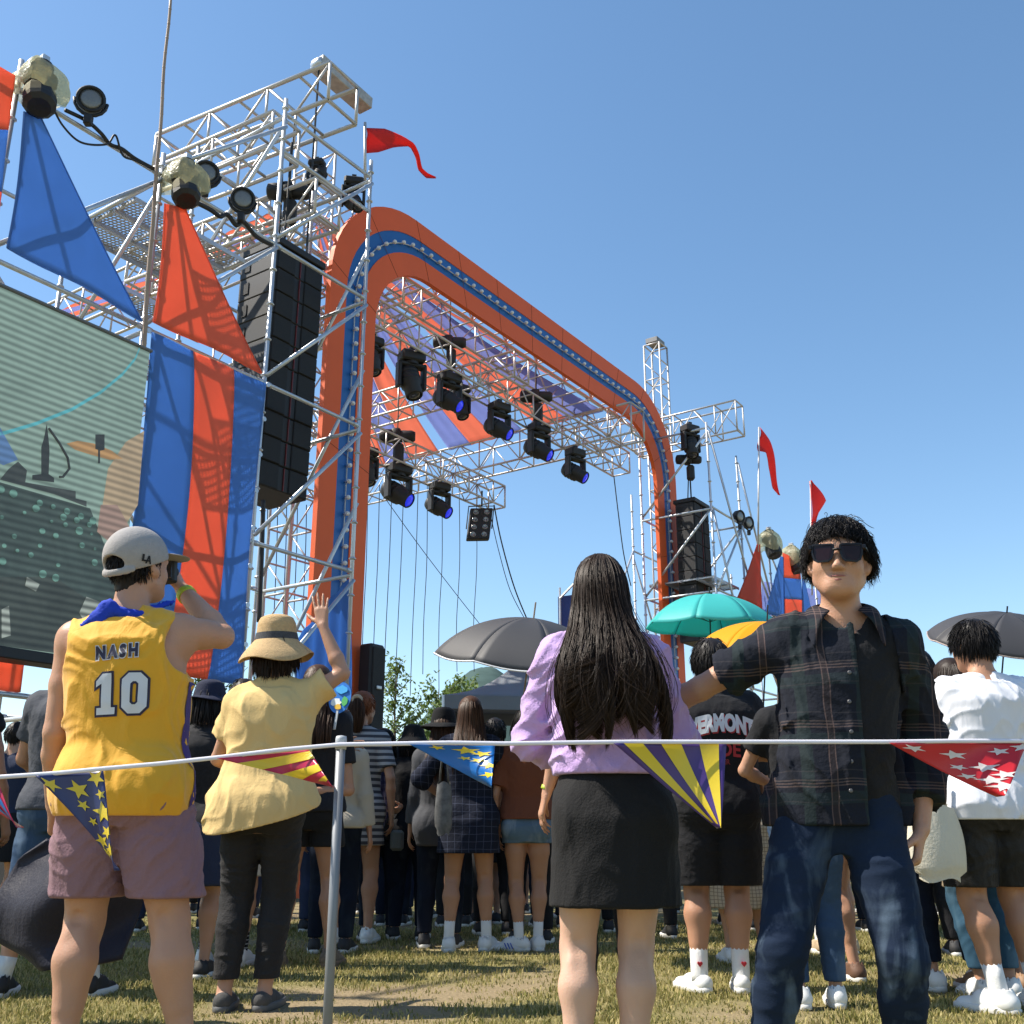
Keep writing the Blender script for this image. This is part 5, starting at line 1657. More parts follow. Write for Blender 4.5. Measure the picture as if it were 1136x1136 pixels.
    def legs(s, m, hem=.30, ease=.012, name="trousers", wr=.006, wfreq=20, seed=2, flare=0.0, vox=None, waist=.585, stretch=(1, 1, 1.3), taper=0.0):
        h, J = s.H, s.J
        zh = hem * h
        lf = (1.0 if s.sex == 'm' else .95) * (0.5 + 0.5 * s.fat) * h
        g = s.garment_grid(zh - .03, waist * h - s.drop + .03, .2, vox)
        zs = [z for z in s.T_z if z < waist * h - s.drop] + [waist * h - s.drop]
        def it(arr): return list(np.interp(zs, s.T_z, arr))
        g.zloft(zs, [a + ease for a in it(s.T_a)], [b + ease for b in it(s.T_b)], it(s.T_cx), it(s.T_cy), .03)
        for q, e in (('L', -1), ('R', 1)):
            hip, kn, an = [J[n + q] for n in ('hip', 'kn', 'an')]
            md = hip + (kn - hip) * .45
            g.ell(hip + V3(e * .004 * h, -.030 * h, -.004 * h), [x + ease for x in (.050 * lf, .042 * lf, .052 * lf)], None, .03)
            g.cone(hip, md, .053 * lf + ease, .048 * lf + ease + flare * .5, .03 if hem < .2 else .016); g.cone(md, kn, .048 * lf + ease + flare * .5, .036 * lf + ease + flare, .012)
            if zh < kn[2]:
                cf = kn + (an - kn) * .32 + V3(0, -.008 * h, 0)
                g.cone(kn, cf, .036 * lf + ease + flare, .0345 * lf + ease * .9 + flare, .015)
                g.cone(cf, an, .0345 * lf + ease * .9 + flare, .024 * lf + ease + flare - taper, .015)
        if wr > 0: g.wrinkle(wr, seed, wfreq, stretch)
        g.half((0, 0, zh), (0, 0, -1))
        o = g.build(name, m, s.root, 2 if s.vox < .009 else 1)
        s.kids[name] = o
        return o
    def skirt(s, m, hem=.36, ease=.014, flare=.03, name="skirt", wr=.004, seed=3, waist=.62, vox=None, wfreq=14, stretch=(1, 1, .4)):
        h = s.H
        g = s.garment_grid(hem * h - .03, waist * h + .03, .2, vox)
        zs = [hem * h] + [z for z in s.T_z if hem * h + .03 < z < waist * h and z > .495 * h - s.drop] + [waist * h - s.drop]
        A = np.interp(zs, s.T_z, s.T_a); B = np.interp(zs, s.T_z, s.T_b)
        hipA, hipB = max(s.T_a[2:4]), max(s.T_b[2:4]) + .010 * h
        cy = list(np.interp(zs, s.T_z, s.T_cy)); cx = list(np.interp(zs, s.T_z, s.T_cx))
        kx = (s.J['knL'][0] + s.J['knR'][0]) / 2
        for i, z in enumerate(zs):
            if z < .53 * h - s.drop:
                f = (.53 * h - s.drop - z) / max(.53 * h - s.drop - hem * h, .01)
                A[i] = max(A[i] if z > .49 * h else 0, hipA + flare * f); B[i] = max(B[i] if z > .49 * h else 0, hipB + flare * .7 * f)
                cy[i] = cy[i] - .004
        g.zloft(zs, [a + ease for a in A], [b + ease + .006 for b in B], cx, cy, .01, pw=2.2)
        for e in (-1, 1):
            g.ell(s.J['hipL' if e < 0 else 'hipR'] + V3(e * .002 * h, -.030 * h, -.002 * h), [x * h + ease * .9 for x in (.046, .040, .050)], None, .05)
        if wr > 0: g.wrinkle(wr, seed, wfreq, stretch)
        g.half((0, 0, hem * h), (0, 0, -1))
        o = g.build(name, m, s.root, 2 if s.vox < .009 else 1)
        s.kids[name] = o
        return o
    def shoes(s, m, sole, sock=None, sock_h=.09, vox=None, kind='sneaker'):
        h = s.H
        for q in ('L', 'R'):
            an = s.J['an' + q]; t = s.toes[0 if q == 'L' else 1]
            fd = V3(math.sin(-t), math.cos(t), 0); lt = V3(fd[1], -fd[0], 0)
            zb = max(0, an[2] - .046 * h)
            b = V3(an[0], an[1], zb)
            lo = np.minimum(b - fd * .07 * h, b + fd * .14 * h) - .06; hi = np.maximum(b - fd * .07 * h, b + fd * .14 * h) + .06
            lo[2] = zb - .01; hi[2] = zb + .10 * h
            g = Sdf(lo, hi, vox or min(s.vox, .008))
            g.cone(b - fd * .026 * h + V3(0, 0, .026 * h), b + fd * .05 * h + V3(0, 0, .022 * h), .0232 * h, .0255 * h, .01)
            g.cone(b + fd * .05 * h + V3(0, 0, .022 * h), b + fd * .102 * h + V3(0, 0, .018 * h), .0265 * h, .0215 * h, .012, flat=((0, 0, 1), .66))
            if kind != 'slipon':
                g.cone(b - fd * .018 * h + V3(0, 0, .03 * h), b - fd * .008 * h + V3(0, 0, .058 * h), .027 * h, .0245 * h, .015, end=True)
                g.cone(b + fd * .01 * h + V3(0, 0, .045 * h), b + fd * .05 * h + V3(0, 0, .036 * h), .020 * h, .018 * h, .02)
                lac = MB()
                for i in range(5):
                    c = b + fd * (.018 + .013 * i) * h + V3(0, 0, (.0615 - .0048 * i) * h)
                    lac.path([c - lt * .013 * h - V3(0, 0, .003), c + V3(0, 0, .0035), c + lt * .013 * h - V3(0, 0, .003)], .0034, 6)
                g.cone(b - fd * .012 * h + V3(0, 0, .05 * h), b - fd * .008 * h + V3(0, 0, .075 * h), .0195 * h, .021 * h, .003, 'cut')
            g.half(b + V3(0, 0, .010 * h), (0, 0, -1))
            sh = g.build("shoe", m, s.root, 1)
            if kind != 'slipon':
                lac.build("laces", LACE, sh, True, True)
                MB().bbox(b - fd * .0465 * h + V3(0, 0, .046 * h), (.020 * h, .008, .026 * h), lt, fd, (0, 0, 1), .003).build("heel_tab", (HEEL_A, HEEL_B)[int(b[0] * 97 + h * 50) % 2], sh, True)
            out = []
            for i in range(24):
                a = 2 * math.pi * i / 24
                y_ = .040 * h + .088 * h * math.sin(a) ; w_ = .0300 * h * math.cos(a) * (1 + .18 * math.sin(a)) * (1.0 if abs(math.cos(a)) < .99 else 1)
                w_ = math.copysign(abs(math.cos(a)) ** .6, math.cos(a)) * .0295 * h * (1 + .12 * math.sin(a))
                out.append(b + fd * y_ + lt * w_)
            mb = MB()
            prof = [(0.97, .001), (1.03, .006), (1.03, .016 * h), (0.95, .020 * h)]
            c = b + fd * .04 * h
            vs = [c + (p - c) * sc_ + V3(0, 0, zz) for sc_, zz in prof for p in out]
            fs = [(j * 24 + i, j * 24 + (i + 1) % 24, (j + 1) * 24 + (i + 1) % 24, (j + 1) * 24 + i) for j in range(3) for i in range(24)]
            fs += [tuple(range(24))[::-1], tuple(72 + i for i in range(24))]
            mb.add(vs, fs); mb.build("sole", sole, sh, True, True)
            if sock is not None:
                kn = s.J['kn' + q]
                top_ = an + (kn - an) * min(.9, sock_h * h / np.linalg.norm(kn - an))
                lf = (1.0 if s.sex == 'm' else .95) * (0.5 + 0.5 * s.fat) * h
                MB().path([b + V3(0, 0, .03 * h), an, an + (top_ - an) * .5, top_], .0215 * lf, 12, .0235 * lf).build("sock", sock, s.root, True, True)
    # ---- hair
    def hair_shell(s, m, grow=.014, neck=-.055, front=.062, side=.02, seed=0, bump=.004):
        u = s.hs
        lo, hi = s.hc - .19, s.hc + .19
        g = Sdf(lo, hi, min(s.vox, .008))
        M = s.Mh
        g.ell(s.hp(0, -.014, .034), [q * u for q in (.0765 + grow, .096 + grow, .084 + grow)], M, .01)
        g.cone(s.hp(0, -.055, .0), s.hp(0, -.062, neck), (.052 + grow * .4) * u, .038 * u, .03, flat=(M @ V3(0, 1, 0), .75))
        g.wrinkle(bump, seed, 60, (1, 1, .4), 4)
        g.half(s.hp(0, front, .02), M @ V3(0, 1, -.55))
        g.half(s.hp(0, side, -.012), M @ V3(0, 1, -1.2))
        g.half(s.hp(0, 0, neck), M @ V3(0, .25, -1))
        o = g.build("hair", m, s.root, 1)
        s.kids['hair'] = o
        return o
    def strands(s, m, n=800, length=(.05, .09), rad=.0018, seed=0, grav=.10, lift=.5, steps=10, zmin=-.03, front=.09, thick=(1.02, 1.20), curl=.0, curl_f=9, out=0.35,
                body_collide=False, tipcurl=0.0, name="hair", part=None, parent=None, ymax_face=None, fwd=0.0, clump=0, region=None, spread=0.0, body_ease=.0):
        rg = np.random.RandomState(seed)
        u = s.hs; M = s.Mh
        # roots on the scalp
        d = rg.randn(n * 6, 3); d /= np.linalg.norm(d, axis=1, keepdims=True)
        q = d * np.array([.0775, .097, .085]) + np.array([0, -.013, .033])
        ok = (q[:, 2] > zmin + np.clip(q[:, 1] + .02, 0, 1) * 0.9) & (q[:, 1] < front)
        if region is not None: ok &= region(q)
        d = d[ok][:n]; q = q[ok][:n]; n = len(d)
        if n == 0: return None
        crown = np.array([0.0, -.045, .115])
        if part is not None: crown = np.array(part)
        t = q - crown; t = t - d * np.sum(t * d, 1, keepdims=True)
        t /= np.maximum(np.linalg.norm(t, axis=1, keepdims=True), 1e-6)
        t = t + np.array([0, fwd, 0])
        v = t * (1 - out) + d * out + rg.randn(n, 3) * .12 * lift
        if clump:
            cc = rg.randint(0, clump, n); cd = rg.randn(clump, 3) * .35 * lift; v += cd[cc]
        v /= np.linalg.norm(v, axis=1, keepdims=True)
        L = length[0] + (length[1] - length[0]) * rg.rand(n)
        st = (L / (steps - 1))[:, None]
        th = (thick[0] + (thick[1] - thick[0]) * rg.rand(n) ** 1.3)[:, None]
        # world (body space)
        pos = s.hc + (q * u) @ M.T
        vel = v @ M.T
        P = np.zeros((n, steps, 3)); P[:, 0] = pos
        down = np.array([0, 0, -1.0])
        ce = s.hc + M @ (np.array([0, -.010, .022]) * u); er = np.array([.080, .099, .098]) * u
        ph = rg.rand(n) * 6.28; am = curl * (.5 + rg.rand(n))
        Ta, Tb, Tz = np.array(s.T_a) + .024 + body_ease, np.array(s.T_b) + .026 + body_ease, np.array(s.T_z)
        for i in range(1, steps):
            vel = vel * (1 - grav) + down * grav + rg.randn(n, 3) * .02 * lift
            vel /= np.linalg.norm(vel, axis=1, keepdims=True)
            if body_collide:
                vy = np.where(q[:, 1] > .045, .12, -.30) * np.where(pos[:, 2] > s.hc[2] - .12, 1, 0)
                vel = vel + (M @ np.array([0, 1.0, 0]))[None, :] * vy[:, None]
                vel /= np.linalg.norm(vel, axis=1, keepdims=True)
            pos = pos + vel * st * u
            lq = ((pos - ce) @ M) / er
            rr = np.linalg.norm(lq, axis=1, keepdims=True)
            tgt = 1 + (th - 1) * min(1.0, i / 3)
            inside = rr < tgt
            lq = np.where(inside, lq / np.maximum(rr, 1e-6) * tgt, lq)
            pos = np.where(inside, ce + (lq * er) @ M.T, pos)
            if body_collide:
                zz = pos[:, 2]
                ex = .02 * (th[:, 0] - 1) / .2
                a = np.interp(zz, Tz, Ta) + ex; b = np.interp(zz, Tz, Tb) + ex
                over = zz > Tz[-1]
                a = np.where(over, .06 * s.H - (zz - Tz[-1]) * .2 + ex, a); b = np.where(over, .055 * s.H - (zz - Tz[-1]) * .2 + ex, b)
                cx = np.interp(zz, Tz, s.T_cx); cy = np.interp(zz, Tz, s.T_cy)
                dx, dy = pos[:, 0] - cx, pos[:, 1] - cy
                sf = b * np.sqrt(np.clip(1 - (dx / np.maximum(a, .01)) ** 2, .05, 1))
                ins = (np.abs(dy) < sf) & (zz < s.hc[2] - .06)
                sgn = np.where(q[:, 1] > .045, 1.0, -1.0)
                pos[:, 1] = np.where(ins, pos[:, 1] + (cy + sgn * sf - pos[:, 1]), pos[:, 1])
            P[:, i] = pos
        if body_collide:
            for _ in range(5): P[:, 1:-1] = P[:, 1:-1] * .4 + (P[:, :-2] + P[:, 2:]) * .3
        if spread > 0:
            k_ = np.clip((s.hc[2] - .02 - P[:, :, 2]) / .30, 0, 1)
            P[:, :, 0] = s.hc[0] + (P[:, :, 0] - s.hc[0]) * (1 + spread * k_)
        if curl > 0:
            w = np.linspace(0, 1, steps)[None, :]
            sd = np.cross(np.gradient(P, axis=1), [0, 0, 1.0]); sd /= np.maximum(np.linalg.norm(sd, axis=2, keepdims=True), 1e-9)
            P = P + sd * (np.sin(ph[:, None] + w * curl_f) * am[:, None] * w)[..., None]
            P[:, :, 2] += np.cos(ph[:, None] + w * curl_f) * am[:, None] * w * .6
        if tipcurl > 0:
            w = np.clip((np.linspace(0, 1, steps)[None, :] - .74) / .26, 0, 1) * np.ones((n, 1))
            g_ = rg.randint(0, 6, n); side = np.where(rg.rand(n) > .5, 1, -1) * 1.0
            xsg = np.sign(P[:, -1, 0] - s.hc[0] + rg.randn(n) * .03)
            amp = tipcurl * (.5 + .8 * rg.rand(n))
            P[:, :, 0] += (np.sin(w * 2.4) * amp[:, None]) * xsg[:, None]
            P[:, :, 1] -= (1 - np.cos(w * 2.6)) * amp[:, None] * .35
            P[:, :, 2] += (1 - np.cos(w * 2.2)) * amp[:, None] * .75
        o = strand_mesh(name, P, rad * (.6 + .8 * rg.rand(n)), m, parent or s.root)
        return o

def long_hair(P, m, n=900, ln=(.44, .56), w1=.20, rad=.0028, seed=0, layer=.035, tip=.03, wave=.006, ease=.03, clumps=40, steps=30, name="long_hair", stray=0.0, cv=.38, lvar=.07):
    rg = np.random.RandomState(seed)
    u = P.hs; M = P.Mh
    cu = np.sort(np.clip(rg.randn(clumps) * .55, -1, 1)); cu = np.linspace(-.98, .98, clumps) * .75 + cu * .25
    ci = rg.randint(0, clumps, n)
    spr = 1.9 / clumps
    xh = np.clip(cu[ci] + (rg.rand(n) - .5) * spr * 1.5, -1, 1)
    lay = rg.rand(n)
    L = ln[0] + (ln[1] - ln[0]) * rg.rand(n) + (rg.rand(clumps)[ci] - .5) * lvar
    cph, cam, csd = rg.rand(clumps) * 6.28, .4 + rg.rand(clumps), np.where(rg.rand(clumps) > .5, 1, -1)
    ztop = .122 - .012 * rg.rand(n)
    Q = np.zeros((n, steps, 3))
    Ta, Tb, Tz = np.array(P.T_a) + ease, np.array(P.T_b) + ease, np.array(P.T_z)
    for i in range(steps):
        t = i / (steps - 1)
        tt = t ** 1.25
        z = ztop - (ztop + L) * tt if i else ztop
        # half width and back depth by height below the head centre
        r_ = np.sqrt(np.clip(1 - (np.maximum(z, 0) / .1235) ** 2, 0, 1))
        hw = np.where(z > 0, .088 * r_, np.interp(-z, [0, .08, .17, .30, .45, .7], [.088, .094, .115, .115 + (w1 - .115) * .65, w1, w1 * 1.02]))
        hd = np.where(z > 0, .112 * r_, np.interp(-z, [0, .06, .12], [.112, .106, .10]))
        x = xh * hw * (1 + .10 * (lay - .3))
        conv = np.clip((t - .42) / .58, 0, 1) * cv
        x = x * (1 - conv) + cu[ci] * hw * conv
        yb = -hd * np.sqrt(np.clip(1 - xh ** 2, .02, 1)) - .016 + np.where(z > 0, .0, 0)
        # body frame
        hx = np.stack([x, np.where(z > -.10, yb, yb), z], 1) * u
        k = np.clip((-z - .04) / .12, 0, 1)[:, None]
        pos = P.hc + hx @ M.T * (1 - k) + hx * k
        zz = pos[:, 2]
        cx = np.interp(zz, Tz, P.T_cx); cy = np.interp(zz, Tz, P.T_cy); a = np.interp(zz, Tz, Ta); b = np.interp(zz, Tz, Tb)
        pos[:, 0] += (cx - P.hc[0]) * np.clip((-z - .15) / .3, 0, 1) * .5
        sf = cy - b * np.sqrt(np.clip(1 - ((pos[:, 0] - cx) / (a * 1.25)) ** 2, .15, 1))
        kb = np.clip((-z - .10) / .10, 0, 1)
        pos[:, 1] = pos[:, 1] * (1 - kb) + np.minimum(sf, pos[:, 1] + .012) * kb - lay * layer * np.clip(t * 2.5, .3, 1)
        wv = np.sin(cph[ci] + t * 9 * cam[ci]) * wave * np.clip(t * 2 - .5, 0, 1)
        pos[:, 0] += wv; pos[:, 1] -= np.abs(wv) * .5
        e = np.clip((t - .80) / .20, 0, 1)
        sd = np.where(np.abs(cu[ci]) > .35, -np.sign(cu[ci]), csd[ci])
        pos[:, 0] += sd * tip * cam[ci] * (1 - np.cos(e * 2.6)) * .5
        pos[:, 2] += tip * cam[ci] * e ** 2 * .55
        pos[:, 1] -= tip * .5 * np.sin(e * 3.0)
        if stray: pos += (rg.randn(n, 3) * stray * t * .25)
        Q[:, i] = pos
    if stray:
        pass
    if True:
        for _ in range(6 if stray else 4): Q[:, 1:-1] = Q[:, 1:-1] * .4 + (Q[:, :-2] + Q[:, 2:]) * .3
    return strand_mesh(name, Q, rad * (.6 + .8 * rg.rand(n)), m, P.root)
def LP(X, Y, face):
    def f(px, py, dY=0.0):
        w = at_y(px, py, Y + dY); dx, dy = w.x - X, w.y - Y
        c, s_ = math.cos(-face), math.sin(-face)
        return V3(dx * c - dy * s_, dx * s_ + dy * c, w.z)
    return f
def fit(label_px, head_y, H):
    """ground position of a person whose head top (height H) shows at (px, head_y)"""
    Y = head_depth(head_y, H)
    X = at_y(label_px, head_y, Y).x
    return X, Y
def fit_feet(px, feet_y, head_y):
    """ground position and height from feet row and head row"""
    g = ground(px, feet_y)
    Hh = at_y(px, head_y, g.y).z
    return g.x, g.y, Hh
# ------------------------------------------------------------------ clothing materials
def cloth(name, col, rough=0.85, var=0.10, bump=0.25, bscale=90.0, vscale=7.0, sheen=0.03, fold=0.20):
    if name in MATS: return MATS[name]
    m = mat(name, col, rough, 0, var, vscale, bump, bscale, 0.25, 0, sheen)
    nt = m.node_tree; L = nt.links; p = nt.nodes["Principled BSDF"]
    tc = nt.nodes.new("ShaderNodeTexCoord"); mp = nt.nodes.new("ShaderNodeMapping"); mp.inputs["Scale"].default_value = (1.3, 1.3, .55); mp.inputs["Rotation"].default_value = (.3, .5, .2)
    nz = nt.nodes.new("ShaderNodeTexNoise"); nz.inputs["Scale"].default_value = 7.5; nz.inputs["Detail"].default_value = 2.5; nz.inputs["Distortion"].default_value = 1.6
    L.new(tc.outputs["Object"], mp.inputs[0]); L.new(mp.outputs[0], nz.inputs["Vector"])
    b2 = nt.nodes.new("ShaderNodeBump"); b2.inputs["Strength"].default_value = fold; b2.inputs["Distance"].default_value = 0.035
    L.new(nz.outputs["Fac"], b2.inputs["Height"])
    if p.inputs["Normal"].links: L.new(p.inputs["Normal"].links[0].from_socket, b2.inputs["Normal"])
    L.new(b2.outputs[0], p.inputs["Normal"])
    return m
def bands_mat(name, cols, axis=2, period=0.06, cut=0.5, rough=0.85, wob=0.0):
    """two colour stripes along an object axis"""
    m, nt, p = newmat(name)
    L = nt.links
    tc = nt.nodes.new("ShaderNodeTexCoord"); sx = nt.nodes.new("ShaderNodeSeparateXYZ"); L.new(tc.outputs["Object"], sx.inputs[0])
    d = nt.nodes.new("ShaderNodeMath"); d.operation = 'DIVIDE'; d.inputs[1].default_value = period; L.new(sx.outputs[axis], d.inputs[0])
    f = nt.nodes.new("ShaderNodeMath"); f.operation = 'FRACT'; L.new(d.outputs[0], f.inputs[0])
    g = nt.nodes.new("ShaderNodeMath"); g.operation = 'GREATER_THAN'; g.inputs[1].default_value = cut; L.new(f.outputs[0], g.inputs[0])
    mx = nt.nodes.new("ShaderNodeMix"); mx.data_type = 'RGBA'; mx.inputs["A"].default_value = tuple(cols[0][:3]) + (1,); mx.inputs["B"].default_value = tuple(cols[1][:3]) + (1,)
    L.new(g.outputs[0], mx.inputs["Factor"]); L.new(mx.outputs["Result"], p.inputs["Base Color"]); p.inputs["Roughness"].default_value = rough
    p.inputs["Specular IOR Level"].default_value = 0.2
    return m
def plaid_mat(name, base, lines, rough=0.9):
    """lines: list of (axis, period, offset, halfwidth, colour, strength)"""
    m, nt, p = newmat(name)
    L = nt.links
    tc = nt.nodes.new("ShaderNodeTexCoord"); sx = nt.nodes.new("ShaderNodeSeparateXYZ")
    nz = nt.nodes.new("ShaderNodeTexNoise"); nz.inputs["Scale"].default_value = 5.0
    L.new(tc.outputs["Object"], nz.inputs["Vector"])
    va = nt.nodes.new("ShaderNodeVectorMath"); va.operation = 'MULTIPLY_ADD'; va.inputs[1].default_value = (0.03, 0.03, 0.03)
    L.new(nz.outputs["Color"], va.inputs[0]); L.new(tc.outputs["Object"], va.inputs[2])
    L.new(va.outputs[0], sx.inputs[0])
    cur = None
    for ax, per, off, hw, col, st in lines:
        a = nt.nodes.new("ShaderNodeMath"); a.operation = 'MULTIPLY_ADD'; a.inputs[1].default_value = 1 / per; a.inputs[2].default_value = off
        L.new(sx.outputs[ax], a.inputs[0])
        f = nt.nodes.new("ShaderNodeMath"); f.operation = 'FRACT'; L.new(a.outputs[0], f.inputs[0])
        c = nt.nodes.new("ShaderNodeMath"); c.operation = 'COMPARE'; c.inputs[1].default_value = 0.5; c.inputs[2].default_value = hw
        L.new(f.outputs[0], c.inputs[0])
        s_ = nt.nodes.new("ShaderNodeMath"); s_.operation = 'MULTIPLY'; s_.inputs[1].default_value = st; L.new(c.outputs[0], s_.inputs[0])
        mx = nt.nodes.new("ShaderNodeMix"); mx.data_type = 'RGBA'
        if cur is None: mx.inputs["A"].default_value = tuple(base[:3]) + (1,)
        else: L.new(cur, mx.inputs["A"])
        mx.inputs["B"].default_value = tuple(col[:3]) + (1,)
        L.new(s_.outputs[0], mx.inputs["Factor"])
        cur = mx.outputs["Result"]
    L.new(cur, p.inputs["Base Color"]); p.inputs["Roughness"].default_value = rough; p.inputs["Specular IOR Level"].default_value = 0.2
    nb = nt.nodes.new("ShaderNodeTexNoise"); nb.inputs["Scale"].default_value = 80
    L.new(tc.outputs["Object"], nb.inputs["Vector"])
    bp_ = nt.nodes.new("ShaderNodeBump"); bp_.inputs["Strength"].default_value = 0.25; bp_.inputs["Distance"].default_value = 0.01
    L.new(nb.outputs["Fac"], bp_.inputs["Height"]); L.new(bp_.outputs[0], p.inputs["Normal"])
    return m
def denim(name, col, fade):
    if name in MATS: return MATS[name]
    m = mat(name, col, 0.9, 0, 0.22, 5.0, 0.10, 200, 0.15)
    nt = m.node_tree; p = nt.nodes["Principled BSDF"]; L = nt.links
    src = p.inputs["Base Color"].links[0].from_socket
    tc = nt.nodes.new("ShaderNodeTexCoord"); nz = nt.nodes.new("ShaderNodeTexNoise"); nz.inputs["Scale"].default_value = 7; nz.inputs["Detail"].default_value = 6; nz.inputs["Distortion"].default_value = 0.8
    mp = nt.nodes.new("ShaderNodeMapping"); mp.inputs["Scale"].default_value = (1.6, 1.0, 0.45)
    L.new(tc.outputs["Object"], mp.inputs[0]); L.new(mp.outputs[0], nz.inputs["Vector"])
    rr = nt.nodes.new("ShaderNodeMapRange"); rr.inputs["From Min"].default_value = 0.52; rr.inputs["From Max"].default_value = 0.75
    L.new(nz.outputs["Fac"], rr.inputs["Value"])
    mx = nt.nodes.new("ShaderNodeMix"); mx.data_type = 'RGBA'; L.new(rr.outputs["Result"], mx.inputs["Factor"])
    L.new(src, mx.inputs["A"]); mx.inputs["B"].default_value = tuple(fade[:3]) + (1,)
    L.new(mx.outputs["Result"], p.inputs["Base Color"])
    return m
WHITE_SHOE = mat("white_leather", (0.72, 0.72, 0.70), 0.5, 0, 0.05)
WHITE_SOLE = mat("white_rubber", (0.66, 0.65, 0.62), 0.6, 0, 0.08)
WHITE_SOCK = cloth("white_cotton", (0.72, 0.71, 0.69))
DARK_SHOE = mat("dark_canvas", (0.018, 0.018, 0.02), 0.7, 0, 0.2)
GREY_SHOE = cloth("grey_canvas", (0.07, 0.068, 0.066))
BLACK_CLOTH = cloth("black_cotton", (0.011, 0.011, 0.013))
NAVY_CLOTH = cloth("navy_cotton", (0.022, 0.030, 0.062))
CHAR_CLOTH = cloth("charcoal_cotton", (0.062, 0.064, 0.072))

# put flat art on a garment: polygons (x,z) in body space, cast onto the mesh from behind
def tree_of(o):
    me = o.data
    vs = [v.co.copy() for v in me.vertices]
    return BVHTree.FromPolygons(vs, [tuple(p.vertices) for p in me.polygons])
def decal(name, polys, target, m, parent, lift=.003, step=.012, frm=-1, dirv=None, to3=None, thick=.0):
    """polys: list of closed 2-D outlines without holes; each is gridded finely and laid on the target"""
    t = tree_of(target)
    mb = MB()
    from mathutils.geometry import tessellate_polygon
    for poly in polys:
        tris = tessellate_polygon([[Vector((p[0], p[1], 0)) for p in poly]])
        pts = [Vector((p[0], p[1])) for p in poly]
        T = [[pts[i] for i in tr] for tr in tris]
        # split long triangles
        out = []
        while T:
            tr = T.pop()
            e = [(tr[i] - tr[(i + 1) % 3]).length for i in range(3)]
            k = e.index(max(e))
            if e[k] > step * 2.2 and len(out) < 20000:
                a, b, c = tr[k], tr[(k + 1) % 3], tr[(k + 2) % 3]
                mid = (a + b) / 2
                T.append([a, mid, c]); T.append([mid, b, c])
            else: out.append(tr)
        ids = {}
        vs = []; fs = []
        for tr in out:
            f = []
            for p in tr:
                kk = (round(p.x, 5), round(p.y, 5))
                if kk not in ids:
                    o3, d3 = to3(p.x, p.y)
                    hit = t.ray_cast(o3, d3)
                    if hit[0] is None:
                        nr = t.find_nearest(o3 + d3 * 0.5)
                        q = nr[0] if nr[0] is not None else o3 + d3 * .5
                        ids[kk] = len(vs); vs.append(q - d3 * lift)
                    else:
                        ids[kk] = len(vs); vs.append(hit[0] - d3 * lift)
                f.append(ids[kk])
            if len(set(f)) == 3: fs.append(tuple(f))
        mb.add(vs, fs)
    return mb.build(name, m, parent, True, True)
def offset_poly(poly, d):
    n = len(poly); out = []
    ar = sum(poly[i][0] * poly[(i + 1) % n][1] - poly[(i + 1) % n][0] * poly[i][1] for i in range(n))
    sg = 1 if ar > 0 else -1
    for i in range(n):
        p0, p1, p2 = Vector(poly[i - 1]), Vector(poly[i]), Vector(poly[(i + 1) % n])
        a, b = (p1 - p0).normalized(), (p2 - p1).normalized()
        na, nb_ = Vector((a.y, -a.x)) * sg, Vector((b.y, -b.x)) * sg
        mm = (na + nb_); mm = mm / max(mm.length_squared, .25) * 2
        out.append(tuple(p1 + mm * d))
    return out
def ring_polys(outer, inner):
    n = len(outer)
    return [[outer[i], outer[(i + 1) % n], inner[(i + 1) % n], inner[i]] for i in range(n)]
def text_polys(txt, size, bold=0.0, sx=1.0, sp=1.0):
    """glyph triangles of a built-in font text, centred at the origin"""
    cu = bpy.data.curves.new("lettering", 'FONT')
    cu.body = txt; cu.size = size; cu.align_x = 'CENTER'; cu.align_y = 'CENTER'; cu.offset = bold; cu.space_character = sp; cu.resolution_u = 3
    ob = bpy.data.objects.new("lettering", cu)
    COL.objects.link(ob)
    dg = bpy.context.evaluated_depsgraph_get()
    me = bpy.data.meshes.new_from_object(ob.evaluated_get(dg))
    out = [[(me.vertices[i].co.x * sx, me.vertices[i].co.y) for i in p.vertices] for p in me.polygons]
    bpy.data.objects.remove(ob); bpy.data.curves.remove(cu); bpy.data.meshes.remove(me)
    return out
def near_px(P, x, y):
    """local point of person P that shows at picture (x, y) at the person's own depth"""
    w = at_y(x, y, P.root.location.y)
    d = w - P.root.location
    c, s_ = math.cos(-P.root.rotation_euler.z), math.sin(-P.root.rotation_euler.z)
    return V3(d.x * c - d.y * s_, d.x * s_ + d.y * c, d.z)
def to_world(P, v):
    c, s_ = math.cos(P.root.rotation_euler.z), math.sin(P.root.rotation_euler.z)
    return P.root.location + Vector((v[0] * c - v[1] * s_, v[0] * s_ + v[1] * c, v[2]))
BACK = lambda x, z: (Vector((x, -0.6, z)), Vector((0, 1, 0)))
def sdf_part(P, name, m, lo, hi, vox, fn, smooth=1, parent=None):
    g = Sdf(lo, hi, vox); fn(g)
    return g.build(name, m, parent or P.root, smooth)

